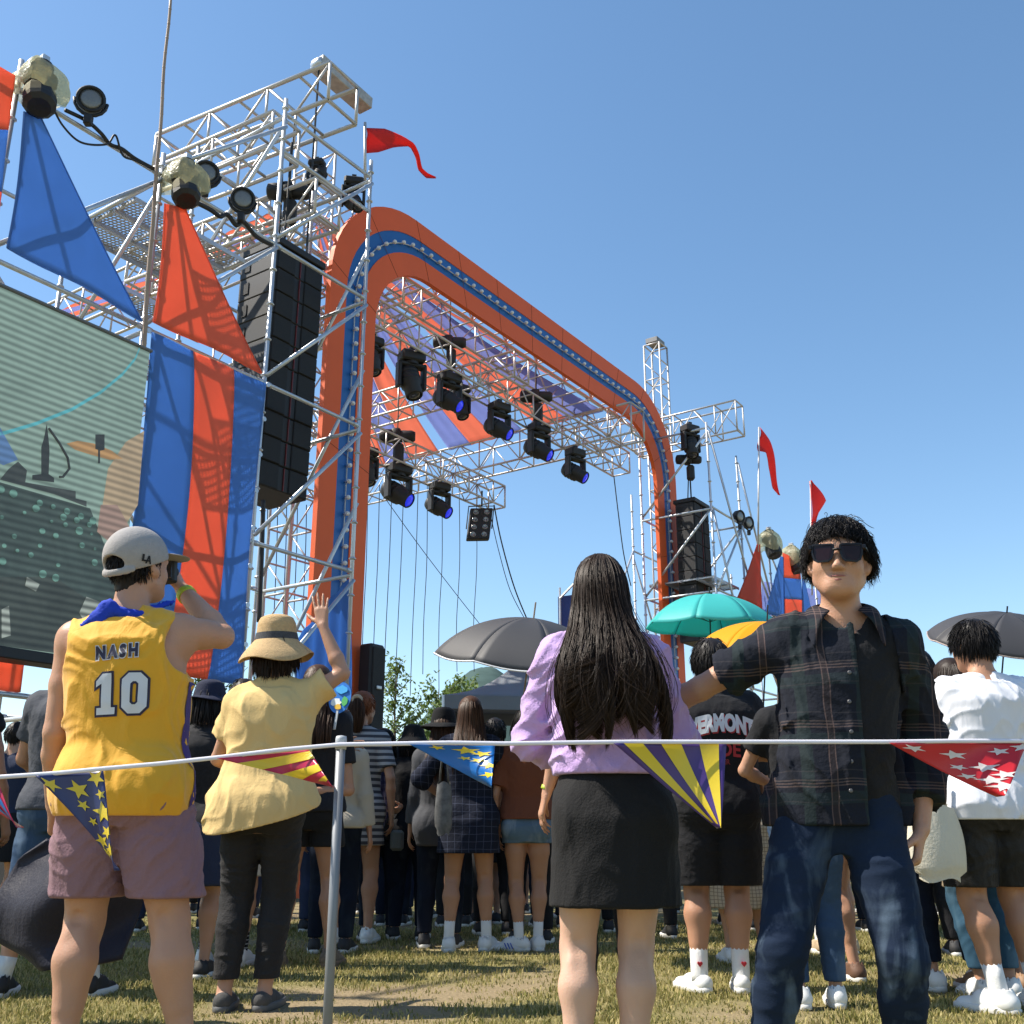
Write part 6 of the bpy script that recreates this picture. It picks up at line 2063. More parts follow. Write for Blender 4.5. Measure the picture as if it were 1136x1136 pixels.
# ================================================================== man in the yellow jersey
def man_jersey():
    X, Y = fit(140, 598, 1.76)
    lp = LP(X, Y, 0)
    fl_, fr2 = lp(72, 1150), lp(206, 1150)
    pv = lp(134, 925)
    P = Person("man seen from behind in a yellow sleeveless jersey numbered 10 and a grey cap, filming", X, Y, 1.76, 0.0, 'm', SKIN, .0058, 1.16, lean=(lp(139, 722)[0] - pv[0], .03), pelvis=(pv[0], 0), sroll=.012,
               feet_m=[(fl_[0], .0), (fr2[0], .03)], toes=(.35, -.3), head=(-.46, .16, .02),
               arms={'R': dict(el=lp(246, 706, .10), wr=lp(203, 655, .26)), 'L': dict(el=lp(63, 812, .02), wr=lp(60, 893, .16))},
               hands={'R': dict(dir=(-.50, .15, .80), palm=(-.85, .15, -.45), thumb=(-.4, -.8, .1), curl=(.75, .8, .85, .9), spread=.03, thumb_curl=.35),
                      'L': dict(curl=(.5, .5, .6, .6))})
    P.body()
    jy = cloth("jersey_gold", (0.72, 0.36, 0.022), 0.72, 0.05, 0.12, 160, 4, 0.25)
    def flare(g): pass
    top = P.top(jy, tank=True, ease=.017, hem=.458, flare=.012, name="jersey", wr=.010, wfreq=10, seed=5, stretch=(1, 1, .7), vox=.0058, blouse=.012)
    P.legs(cloth("mauve_twill", (0.235, 0.135, 0.155), 0.85, 0.08, 0.25, 120), hem=.315, ease=.022, flare=.030, name="shorts", wr=.010, wfreq=15, seed=8, waist=.470, vox=.006, stretch=(1, 1, .8))
    P.strands(BLACK_HAIR, 1500, (.02, .035), .0016, 3, .2, .6, 6, -.075, .02, (1.0, 1.04), out=.5)
    P.hair_shell(BLACK_HAIR, .004, -.085, .03, .0)
    # lettering
    navy = mat("jersey_navy_print", (0.018, 0.014, 0.045), 0.6); wht = mat("jersey_white_print", (0.60, 0.62, 0.66), 0.6)
    c1 = near_px(P, 146, 731); c2 = near_px(P, 150, 775)
    fr = lambda x, z: (Vector((x, -0.6, z)), Vector((0, 1, 0)))
    def at(c, k, rot=0.0):
        cs, sn = math.cos(rot), math.sin(rot)
        return lambda x, z: fr(c[0] + (x * cs - z * sn) * k, c[2] + (x * sn + z * cs) * k)
    rt = 0.10
    nm = text_polys("NASH", 0.058, 0.0066, .74, 1.42)
    nm0 = text_polys("NASH", 0.058, 0.0034, .74, 1.42)
    decal("name_outline", nm, top, wht, top, .0030, .02, to3=at(c1, 1, rt))
    decal("name_letters", nm0, top, navy, top, .0055, .02, to3=at(c1, 1, rt))
    H_ = .175
    one = [(-.108, .055), (-.080, .0875), (-.040, .0875), (-.040, -.058), (-.024, -.058), (-.024, -.0875), (-.104, -.0875), (-.104, -.058), (-.083, -.058), (-.083, .045), (-.108, .030)]
    ow, ch = .052, .028
    cx = .056
    zo = [(cx - ow, -.0875 + ch), (cx - ow + ch, -.0875), (cx + ow - ch, -.0875), (cx + ow, -.0875 + ch), (cx + ow, .0875 - ch), (cx + ow - ch, .0875), (cx - ow + ch, .0875), (cx - ow, .0875 - ch)]
    iw, ic = .016, .010
    zi = [(cx - iw, -.050 + ic), (cx - iw + ic, -.050), (cx + iw - ic, -.050), (cx + iw, -.050 + ic), (cx + iw, .050 - ic), (cx + iw - ic, .050), (cx - iw + ic, .050), (cx - iw, .050 - ic)]
    t2 = at(c2, .76, 0.05)
    decal("number_outline", [offset_poly(one, .0095)] + ring_polys(offset_poly(zo, .0095), offset_poly(zi, -.0095)), top, navy, top, .0030, .012, to3=t2)
    decal("number_digits", [one] + ring_polys(zo, zi), top, wht, top, .0058, .012, to3=t2)
    pur = mat("jersey_purple_panel", (0.05, 0.02, 0.14), 0.7)
    sd = lambda y, z: (Vector((1.0, y, z)), Vector((-1, 0, 0)))
    zt = .74 * 1.76; zb = .475 * 1.76
    decal("side_panel", [[(-.045, zb), (.05, zb), (.03, zt), (-.02, zt)]], top, pur, top, .003, .02, to3=sd)
    # cap
    cg = mat("grey_cap_wool", (0.33, 0.31, 0.30), 0.95, 0, 0.12, 60, 0.3, 200)
    u = P.hs; M = P.Mh
    def cap(g):
        g.ell(P.hp(0, -.014, .040), [.098 * u, .120 * u, .110 * u], M, .01)
        g.half(P.hp(0, 0, .012), M @ V3(0, .30, -1))
        g.ell(P.hp(0, -.118, .010), [.046 * u, .05 * u, .030 * u], M, .004, 'cut')
        g.cone(P.hp(-.05, -.106, -.014), P.hp(.05, -.106, -.014), .009, .009, .004, flat=(M @ V3(0, 1, 0), .4))
        for i in range(9):
            a = -math.pi / 2 + (i - 4) * .16
            p0 = P.hp(.092 * math.cos(a), -.014 + .114 * math.sin(a), .012 + .034 * math.sin(a)); a2 = a + .16
            p1 = P.hp(.092 * math.cos(a2), -.014 + .114 * math.sin(a2), .012 + .034 * math.sin(a2))
            g.cone(p0, p1, .011, .011, .004, flat=(unit(M @ V3(math.cos(a), math.sin(a), 0)), .45))
        g.ell(P.hp(0, -.012, .141), (.008, .008, .005), None, .004)
    cp = sdf_part(P, "cap", cg, P.hc - .2, P.hc + .22, .0045, cap, 2)
    def brim(g):
        g.ell(P.hp(0, .135, .050), [.082 * u, .085 * u, .0055], M @ np.array(Matrix.Rotation(-.12, 3, 'X')), .0)
        g.ell(P.hp(0, -.012, .040), [.090 * u, .109 * u, .098 * u], M, .002, 'cut')
    sdf_part(P, "brim", cg, P.hc - .25, P.hc + .28, .0035, brim, 1, cp)
    blk = mat("black_embroidery", (0.008, 0.008, 0.01), 0.8)
    # monogram on the side of the cap that faces the camera
    sd_ = unit(M @ V3(1, -.55, 0))
    base = P.hp(.078, -.046, .026)
    rgt = unit(np.cross(sd_ * -1, V3(0, 0, 1))); 
    def mono(x, z):
        p = base + rgt * x + V3(0, 0, z) + sd_ * .2
        return Vector(p), Vector(-sd_)
    L_ = [[(-.018, .013), (-.010, .013), (-.010, -.006), (.002, -.006), (.002, -.012), (-.018, -.012)]]
    A_ = [[(.004, .010), (.010, .010), (.018, -.018), (.012, -.018), (.007, -.001)], [(.004, .010), (.007, .001), (.002, -.018), (-.004, -.018)], [(.000, -.011), (.014, -.011), (.014, -.006), (.000, -.006)]]
    decal("monogram", L_ + A_, cp, blk, cp, .0035, .006, to3=mono)
    # bandana
    bl = cloth("royal_blue_bandana", (0.012, 0.045, 0.42), 0.8, 0.12, 0.3, 50)
    nb = P.nb
    def ban(g):
        n_ = 16
        ps = []
        for i in range(n_ + 1):
            a = 2 * math.pi * i / n_
            ps.append(nb + V3(.085 * math.cos(a), .012 + .080 * math.sin(a), .034 + .018 * math.sin(a) - .016 * math.cos(a)))
        for i in range(n_): g.cone(ps[i], ps[i + 1], .019, .019, .01)
        a = nb + V3(-.06, -.075, .035)
        g.cone(a, nb + V3(-.125, -.085, -.03), .024, .012, .02, flat=((0, 1, 0), .5))
        g.cone(a + V3(.02, -.01, 0), nb + V3(-.085, -.092, -.055), .024, .008, .02, flat=((0, 1, 0), .45))
        g.cone(nb + V3(.078, .0, .045), nb + V3(.128, .055, .085), .018, .010, .02, flat=((.5, -1, 0), .45))
        g.wrinkle(.004, 4, 55, (1, 1, 1), 5)
    sdf_part(P, "bandana", bl, nb - .2, nb + .22, .005, ban, 1)
    # wristband
    el, wr = P.J['elR'], P.J['wrR']
    d = unit(wr - el); c = wr - d * .045
    lf = mat("lime_wristband", (0.38, 0.46, 0.03), 0.5)
    MB().lathe(c, d, [(.0350, 0), (.0362, .002), (.0352, .026), (.0340, .028)], 20).build("wristband", lf, P.root, True, True)
    # camera phone
    hp_ = (P.J['tipR0'] + P.J['tipR2'] + P.J['thumbR']) / 3
    w = at_y(187, 633, Y + .20)
    cam_ = thing("camera", "small black camera held up to the eye by the man in the yellow jersey", "camera", w)
    Zc = Vector((-.08, 0, 1)).normalized(); Yc = Vector((.25, 1, 0)).normalized(); Xc = Yc.cross(Zc).normalized()
    MB().bbox(w, (.062, .034, .100), Xc, Yc, Zc, .007).build("body", BLACK, cam_)
    MB().lathe(w + Yc * .016, Yc, [(.022, 0), (.022, .02), (.019, .024)], 16).build("lens", BLACK, cam_, True)
    MB().bbox(w - Yc * .018, (.048, .004, .070), Xc, Yc, Zc, .002).build("display", DARK_LENS, cam_)
    return P
# ================================================================== woman in the yellow shirt
def woman_yellow():
    X, Y, Hh = fit_feet(287, 1121, 700)
    lp = LP(X, Y, 0); pv = lp(292, 900)
    P = Person("woman in a straw hat and loose pale yellow shirt waving her right hand", X, Y, Hh, 0.0, 'f', SKIN, .0058, 1.16, lean=(lp(303, 765)[0] - pv[0], .02), pelvis=(pv[0], 0), sroll=.014,
               feet_m=[(lp(249, 1121)[0], .0), (lp(292, 1118)[0], .03)], toes=(.1, -.12), head=(-.25, .08, -.02),
               arms={'R': dict(el=lp(380, 747, .02), wr=lp(358, 694, .04)), 'L': ((-.09, .17, .60), (-1, -.8, -.2))},
               hands={'R': dict(dir=(-.16, .10, 1), palm=(.1, 1, -.1), thumb=(-1, 0, 0), curl=(.08, .05, .06, .1), spread=.115, thumb_out=.95, thumb_curl=.05)})
    P.body()
    ye = cloth("pale_yellow_linen", (0.68, 0.48, 0.205), 0.9, 0.05, 0.2, 130, 5)
    def tails(g):
        b = near_px(P, 333, 893)
        g.cone(b + V3(-.05, -.03, .10), b + V3(.02, -.05, -.005), .05, .030, .03, flat=((.2, 1, 0), .3))
    P.top(ye, sleeve=.62, ease=.036, hem=.500, flare=.03, name="shirt", wr=.010, wfreq=9, seed=11, loose_sleeve=.030, vox=.0062, hem_tilt=.055, back_drop=.055, blouse=.012, extra=tails, stretch=(1, 1, .6))
    P.legs(cloth("black_slim_denim", (0.020, 0.019, 0.020), 0.8, 0.25, 0.35, 140), hem=.078, ease=.008, flare=.004, name="trousers", wr=.0055, wfreq=32, seed=15, waist=.62, vox=.0062, stretch=(.6, .6, 1.5))
    P.shoes(GREY_SHOE, mat("grey_rubber", (0.10, 0.10, 0.10), .7), None, kind='slipon')
    P.hair_shell(DARK_HAIR, .014, -.100, .05, .0)
    P.strands(DARK_HAIR, 900, (.10, .17), .0022, 6, .25, .7, 9, -.02, .03, (1.06, 1.22), out=.3)
    u = P.hs; M = P.Mh
    straw = mat("woven_straw", (0.52, 0.345, 0.165), 0.85, 0, 0.25, 90, 0.6, 220)
    def hat(u_, v_):
        a = 2 * math.pi * u_
        prof = [(0, .172), (.045, .169), (.075, .156), (.088, .128), (.092, .085), (.096, .055), (.102, .042), (.130, .014), (.156, -.010), (.172, -.030), (.177, -.038)]
        f = v_ * (len(prof) - 1); i = min(int(f), len(prof) - 2); f -= i
        r = prof[i][0] * (1 - f) + prof[i + 1][0] * f; z = prof[i][1] * (1 - f) + prof[i + 1][1] * f
        if v_ > .62: z += .016 * math.sin(a * 3 + .6) * (v_ - .62) / .38 - .028 * max(0, -math.sin(a)) * (v_ - .62) / .38
        return Vector(P.hp(r * math.cos(a), -.012 + r * 1.12 * math.sin(a), z + .012))
    h = MB().grid(hat, 56, 34, .004).build("straw_hat", straw, P.root, True, True)
    ba = MB()
    pts = [Vector(P.hp(.0965 * math.cos(2 * math.pi * i / 32), -.012 + .109 * math.sin(2 * math.pi * i / 32), .068)) for i in range(33)]
    def bandf(u_, v_):
        a = 2 * math.pi * u_
        return Vector(P.hp((.1050 - .006 * v_) * math.cos(a), -.012 + (.1175 - .006 * v_) * math.sin(a), .058 + .034 * v_))
    ba.grid(bandf, 48, 3, .003)
    ba.build("hat_band", mat("dark_knitted_band", (0.055, 0.055, 0.06), 0.9, 0, 0.8, 160), h, False, True)
    return P
# ================================================================== long haired woman in lilac
def woman_lilac():
    X, Y = fit(666, 622, 1.59)
    lp = LP(X, Y, .02); pv = lp(679, 870)
    P = Person("woman seen from behind with very long dark hair in a lilac sweatshirt and black skirt", X, Y, 1.59, 0.02, 'f', SKIN3, .0058, 1.05, lean=(lp(668, 745)[0] - pv[0], .01), pelvis=(pv[0], 0), sroll=.004,
               feet_m=[(lp(640, 1200)[0], .0), (lp(702, 1200)[0], .03)], toes=(.12, -.15), head=(-.1, .02, .02),
               arms={'R': ((.060, .155, .600), (1, -.55, -.35)), 'L': ((-.045, .165, .60), (-1, -.55, -.35))})
    P.body()
    lil = cloth("lilac_fleece", (0.50, 0.33, 0.62), 0.95, 0.05, 0.35, 110, 5, 0.35)
    def cuffs(g):
        for q in 'LR':
            el, wr = P.J['el' + q], P.J['wr' + q]
            for t, r in ((.02, .056), (.2, .060), (.36, .056)):
                g.ell(el + (wr - el) * t, (r, r, r * .72), None, .02)
    top = P.top(lil, sleeve=1.45, ease=.027, hem=.578, flare=0.0, name="sweatshirt", wr=.014, wfreq=14, seed=21, loose_sleeve=.025, blouse=.026, vox=.006, extra=cuffs, hem_tilt=0.0)
    P.skirt(cloth("black_skirt_twill", (0.010, 0.0095, 0.010), 0.85, 0.12, 0.3, 150), hem=.345, ease=.012, flare=.018, waist=.605, wr=.0045, wfreq=10, seed=4, vox=.006)
    # seam of the skirt
    P.hair_shell(DARK_HAIR, .012, -.09, .05, .02)
    hm = hair_mat("long_dark_brown_hair", (0.031, 0.018, 0.012), 0.5, 0.6)
    long_hair(P, hm, 7500, (.41, .55), .205, .0009, 31, .045, .085, .014, .050, 24, 34, cv=.60, lvar=.15)
    long_hair(P, hm, 260, (.40, .56), .225, .0007, 47, .075, .07, .012, .064, 60, 34, "loose_hair", .03)
    return P
# ================================================================== man in sunglasses
def man_flannel():
    H_ = 1.66
    Y = 3.08
    X = at_y(954, 640, Y).x
    ztop = at_y(954, 594, Y).z
    FA = math.pi - .16
    lp = LP(X, Y, FA); pv = lp(932, 930); sh_ = lp(936, 735)
    drop = H_ - ztop + .005
    P = Person("man in big dark sunglasses and an open dark plaid shirt reaching out one arm", X, Y, H_, FA, 'm', SKIN, .0052, .93, lean=(sh_[0] - pv[0], .035), pelvis=(pv[0], 0), sroll=.012,
               feet_m=[(lp(1010, 1225)[0], -.02), (lp(848, 1225)[0], .08)], toes=(.35, -.4), head=(-.17, .02, -.06), drop=drop, knee=((-.15, 1, 0), (.2, 1, 0)), shw=.88, hsc=1.07,
               arms={'R': dict(el=lp(777, 764, .16), wr=lp(700, 800, .34)), 'L': dict(el=lp(1024, 815, .10), wr=lp(1022, 920, .0))},
               hands={'L': dict(dir=(.28, .15, -1), palm=(.9, -.2, .1), thumb=(.2, 1, .2), curl=(.55, .75, .85, .9), spread=.02, thumb_curl=.3),
                      'R': dict(dir=(1, -.3, -.3), palm=(0, -.6, -1), curl=(.4, .4, .4, .4))})
    P.body()
    P.top(BLACK_CLOTH, sleeve=.3, ease=.014, hem=.50, name="tee", wr=.004, seed=3, vox=.006)
    fl = plaid_mat("dark_plaid_flannel", (0.011, 0.013, 0.021), [
        (0, .165, .10, .10, (0.018, 0.028, 0.030), .8), (2, .165, .30, .10, (0.017, 0.027, 0.031), .7),
        (0, .165, .52, .055, (0.05, 0.034, 0.032), .35), (2, .165, .05, .012, (0.13, 0.09, 0.08), .5), (2, .165, .10, .012, (0.13, 0.09, 0.08), .5), (2, .165, .0, .012, (0.12, 0.09, 0.08), .4),
        (0, .165, .47, .010, (0.15, 0.10, 0.09), .5), (0, .165, .58, .010, (0.15, 0.10, 0.09), .5), (2, .0825, .2, .02, (0.05, 0.045, 0.05), .4)])
    cy = np.interp(.6 * H_ - drop, P.T_z, P.T_cy)
    def opening(g):
        x, y, z = (g.ax[0][:, None, None], g.ax[1][None, :, None], g.ax[2][None, None, :])
        zt = P.nb[2] - .02
        xr = np.float32(.050) + np.clip((z - f32(zt)) * f32(-.02), -.1, .1)
        xl = np.float32(-.055) + (z - f32(zt)) * f32(.13)
        d = np.maximum(np.maximum(x - xr, xl - x), f32(P.pelvis[1] + .02) - y)
        g.D = np.maximum(g.D, -d)
        # hollow it so that the open edge reads as cloth
    sh = P.top(fl, sl={'R': .74, 'L': 1.72}, ease=.026, hem=.485, flare=.024, name="plaid_shirt", wr=.012, wfreq=13, seed=9, loose_sleeve=.026, cuff=.008, vox=.0056, cutfn=opening, stretch=(1, 1, .55))
    # collar
    nb = P.nb
    def collar(u_, v):
        w_ = u_ * 2 - 1
        a = -math.pi / 2 + w_ * .80 * math.pi
        aw = abs(w_)
        tp = V3(.069 * math.cos(a), .016 + .069 * math.sin(a), .078 - .045 * aw ** 2)
        k = max(0, aw - .55) / .45
        ed = V3((.104 + .012 * k) * math.cos(a) + .030 * k * k * math.copysign(1, w_), .016 + .102 * math.sin(a) + .012 * k, .030 - .062 * aw ** 2 - .050 * k * k)
        p = tp * (1 - v) + ed * v
        p = p + V3(math.cos(a), math.sin(a), .7) * .013 * math.sin(math.pi * min(1, v * 1.15))
        return Vector(nb + p)
    MB().grid(collar, 48, 10, .005).build("collar", fl, sh, True, True)
    # buttons down the placket
    bt = mat("shirt_button", (0.10, 0.095, 0.10), 0.3)
    tr = tree_of(sh)
    for (px, py) in ((937, 753), (937, 784), (939, 816), (939, 848), (939, 879)):
        lp = near_px(P, px, py)
        hit = tr.ray_cast(Vector((lp[0], .8, lp[2])), Vector((0, -1, 0)))
        q = hit[0] if hit[0] is not None and hit[0].y > 0 else Vector((lp[0], .15, lp[2]))
        MB().lathe(q + Vector((.004, 0, 0)), (0, 1, 0), [(.0055, 0), (.0058, .0025), (.004, .0035), (.001, .003)], 12).build("button", bt, sh, True, True)
    P.legs(denim("dark_blue_denim", (0.011, 0.020, 0.042), (0.085, 0.12, 0.165)), hem=.055, ease=.006, flare=.003, name="jeans", wr=.005, wfreq=19, seed=17, taper=.010, waist=.56, vox=.0062, stretch=(.7, .7, 1.1))
    # lips
    lip = skin_mat("lips", (0.30, 0.115, 0.10))
    u = P.hs; M = P.Mh
    def lips(g):
        g.ell(P.hp(0, .0885, -.0605), [.0235 * u, .0128 * u, .0055 * u], M, .004)
        g.ell(P.hp(0, .0870, -.0712), [.0185 * u, .0125 * u, .0066 * u], M, .004)
        g.cone(P.hp(-.022, .102, -.0660), P.hp(.022, .102, -.0660), .0020, .0020, .002, 'cut')
    sdf_part(P, "lips", lip, P.hp(0, .09, -.066) - .05, P.hp(0, .09, -.066) + .05, .0022, lips, 1)
    # hair
    g_ = P.hair_shell(BLACK_HAIR, .014, -.030, .062, -.004, bump=.006)
    hb = hair_mat("wavy_black_hair", (0.013, 0.011, 0.011), 0.34, 0.6)
    side = lambda q: (q[:, 2] > .045) | (np.abs(q[:, 0]) > .045) | (q[:, 1] < 0)
    P.strands(hb, 6500, (.05, .088), .0009, 12, .17, .60, 12, .026, .085, (1.08, 1.28), out=.28, curl=.009, curl_f=8, clump=90, part=(.01, -.03, .125), region=side)
    P.strands(hb, 2200, (.06, .088), .0009, 13, .20, .7, 12, .050, .092, (1.10, 1.24), out=.25, curl=.007, curl_f=8, clump=30, part=(.015, -.06, .125), fwd=.8, name="fringe", region=lambda q: (q[:, 1] > .02))
    # sunglasses
    sg = mat("sunglass_frame", (0.006, 0.005, 0.006), 0.3, 0, 0.1, 10, 0, 60, 0.3)
    ln = mat("sunglass_lens", (0.016, 0.006, 0.006), 0.08, 0, 0.1, 10, 0, 60, 0.25)
    gl = thing("sunglasses", None, None)
    bpy.data.objects.remove(gl)
    fr_ = MB(); root_g = None
    out_ = [(-.034, .020), (-.030, .026), (.022, .024), (.030, .020), (.031, .006), (.024, -.020), (.014, -.029), (-.016, -.030), (-.028, -.022), (-.033, -.004)]
    def ring_frame(sgn):
        k = 1.0
        pts = [(sgn * (.0365 - x) if True else 0, z) for x, z in out_]
        inn = offset_poly(pts, -.0050)
        n = len(pts)
        def P3(x, z, y): return P.hp(x, .1085 + y - 1.6 * max(0, abs(x) - .035) ** 1.0 * .22, z + .0065)
        vs = []; 
        for y in (.004, -.003):
            vs += [P3(x, z, y) for x, z in pts] + [P3(x, z, y) for x, z in inn]
        fs = []
        for i in range(n):
            j = (i + 1) % n
            fs += [(i, j, n + j, n + i), (2 * n + i, 3 * n + i, 3 * n + j, 2 * n + j), (i, 2 * n + i, 2 * n + j, j), (n + i, n + j, 3 * n + j, 3 * n + i)]
        fr_.add(vs, fs)
        return [P3(x, z, .0005) for x, z in offset_poly(pts, -.0044)]
    l1_, l2_ = ring_frame(-1), ring_frame(1)
    fr_.path([P.hp(-.010, .1105, .012), P.hp(0, .113, .014), P.hp(.010, .1105, .012)], .0042, 8)
    for e in (-1, 1):
        fr_.bbox(P.hp(e * .073, .098, .022), (.010, .014, .013), M @ V3(1, 0, 0), M @ V3(0, 1, 0), M @ V3(0, 0, 1), .002)
        fr_.path([P.hp(e * .0755, .095, .021), P.hp(e * .083, .04, .018), P.hp(e * .084, -.005, .016), P.hp(e * .080, -.03, -.004)], .0042, 6)
    gf = fr_.build("sunglasses", sg, P.root, False, True)
    for ll in (l1_, l2_):
        MB().prism([Vector(p) for p in ll], Vector(M @ V3(0, -.002, 0))).build("lens", ln, gf, False, True)
    # small rips in the jeans
    return P
# ================================================================== man in white T-shirt
def man_white():
    _, Y, Hh = fit_feet(1092, 1123, 692)
    X = at_y(1090, 700, Y).x
    lp = LP(X, Y, .12); pv = lp(1092, 925)
    P = Person("man in a white T-shirt and black shorts seen from behind at the right edge", X, Y, Hh, .12, 'm', SKIN2, .0065, 1.16, lean=(lp(1091, 760)[0] - pv[0], .02), pelvis=(pv[0], 0),
               feet_m=[(lp(1103, 1122)[0], -.01), (lp(1160, 1122)[0], .06)], toes=(.45, -.2), head=(.18, -.10, .03),
               arms={'L': ((-.115, .15, .57), (-.8, -1, 0)), 'R': ((.12, .15, .57), (.8, -1, 0))})
    P.body()
    P.top(cloth("white_jersey_cotton", (0.70, 0.70, 0.73), 0.9, 0.03, 0.04, 200, fold=.16), sleeve=.82, ease=.028, hem=.468, flare=.016, name="tee", wr=.012, wfreq=13, seed=31, loose_sleeve=.030, vox=.0065, stretch=(1, 1, .5))
    P.legs(cloth("black_nylon", (0.012, 0.012, 0.013), 0.55, 0.2, 0.2, 120), hem=.30, ease=.024, flare=.026, name="shorts", wr=.006, seed=33, waist=.50, vox=.0065)
    P.shoes(WHITE_SHOE, WHITE_SOLE, WHITE_SOCK, .075, .006)
    P.hair_shell(BLACK_HAIR, .016, -.040, .05, -.01, bump=.004)
    P.strands(BLACK_HAIR, 1700, (.06, .085), .0018, 8, .12, .5, 8, -.02, .07, (1.10, 1.24), out=.25, part=(0, -.045, .12))
    P.strands(BLACK_HAIR, 700, (.012, .02), .0014, 18, .2, .6, 5, -.085, .0, (1.0, 1.03), out=.5, name="shaved_hair", region=lambda q: (q[:, 2] < -.005))
    return P
# ================================================================== man with lettered T-shirt
def man_vermont():
    _, Y, Hh = fit_feet(797, 1100, 714)
    X = at_y(785, 730, Y).x
    lp = LP(X, Y, -.04); pv = lp(795, 900)
    P = Person("man in a black lettered T-shirt and long black shorts between the couple", X, Y, Hh, -.04, 'm', SKIN2, .008, 1.22, lean=(lp(790, 775)[0] - pv[0], .02), pelvis=(pv[0], 0),
               feet_m=[(lp(776, 1100)[0], -.01), (lp(822, 1100)[0], .0)], toes=(.4, -.1), head=(.05, .1, .05), arms={'L': ((-.06, .18, .72), (-1, -.7, -.3)), 'R': ((.07, .18, .68), (1, -.6, -.3))})
    P.body()
    bt = cloth("black_tee_cotton", (0.010, 0.010, 0.012), 0.9, 0.1, 0.2, 120)
    top = P.top(bt, sleeve=.8, ease=.028, hem=.48, name="tee", wr=.005, seed=41, vox=.008, loose_sleeve=.03)
    P.legs(BLACK_CLOTH, hem=.285, ease=.028, flare=.034, name="shorts", wr=.005, seed=43, vox=.008)
    P.shoes(WHITE_SHOE, WHITE_SOLE, WHITE_SOCK, .105, .007, kind='slipon')
    P.strands(BLACK_HAIR, 1600, (.06, .09), .002, 9, .14, .4, 8, -.04, .07, (1.12, 1.24), out=.25)
    P.hair_shell(BLACK_HAIR, .018, -.05, .05, -.01)
    wht = mat("white_print", (0.62, 0.63, 0.65), 0.7); red = mat("red_print", (0.38, 0.025, 0.03), 0.7)
    c = near_px(P, 796, 806)
    def arc(cx_, cz, k, tilt=0.0):
        def f(x, z):
            X_ = cx_ + x * k; Z_ = cz + z * k - 1.1 * (x * k) ** 2 + tilt * x * k
            return Vector((X_, -.7, Z_)), Vector((0, 1, 0))
        return f
    tp = text_polys("VERMONT", .118, .0075, .62)
    decal("red_shadow", tp, top, red, top, .0030, .03, to3=arc(c[0] + .006, c[2] - .007, 1))
    decal("white_word", tp, top, wht, top, .0055, .03, to3=arc(c[0], c[2], 1))
    c = near_px(P, 797, 835)
    decal("red_word", text_polys("RIDE", .10, .003, .9), top, red, top, .0035, .03, to3=arc(c[0], c[2], 1, .08))
    c = near_px(P, 795, 848)
    decal("small_word", text_polys("RIDER", .035, .001, 1.0), top, mat("dim_red_print", (0.2, 0.02, 0.02), .7), top, .0035, .03, to3=arc(c[0], c[2], 1, .08))
    # little hearts on the socks
    for q, sx_ in (('L', 0), ('R', .012)):
        an = P.J['an' + q]
        cz = an[2] + .055
        hp_ = []
        for i in range(20):
            t = 2 * math.pi * i / 20
            hp_.append(Vector((an[0] + sx_ + .0011 * 16 * math.sin(t) ** 3 * .75, an[1] - .0435, cz + .0011 * .8 * (13 * math.cos(t) - 5 * math.cos(2 * t) - 2 * math.cos(3 * t) - math.cos(4 * t)))))
        sock = [o for o in P.root.children if o.name.startswith('sock')][0 if q == 'L' else 1]
        MB().prism(hp_, Vector((0, .012, 0))).build("heart", mat("red_heart", (0.5, 0.02, 0.03), .7), sock, False, True)
    return P
import time as _t
_t0 = _t.time()
HERO = {}
for _n, _f in (('jersey', man_jersey), ('yellow', woman_yellow), ('lilac', woman_lilac), ('flannel', man_flannel), ('white', man_white), ('vermont', man_vermont)):
    HERO[_n] = _f()
    print(_n, round(_t.time() - _t0, 1))
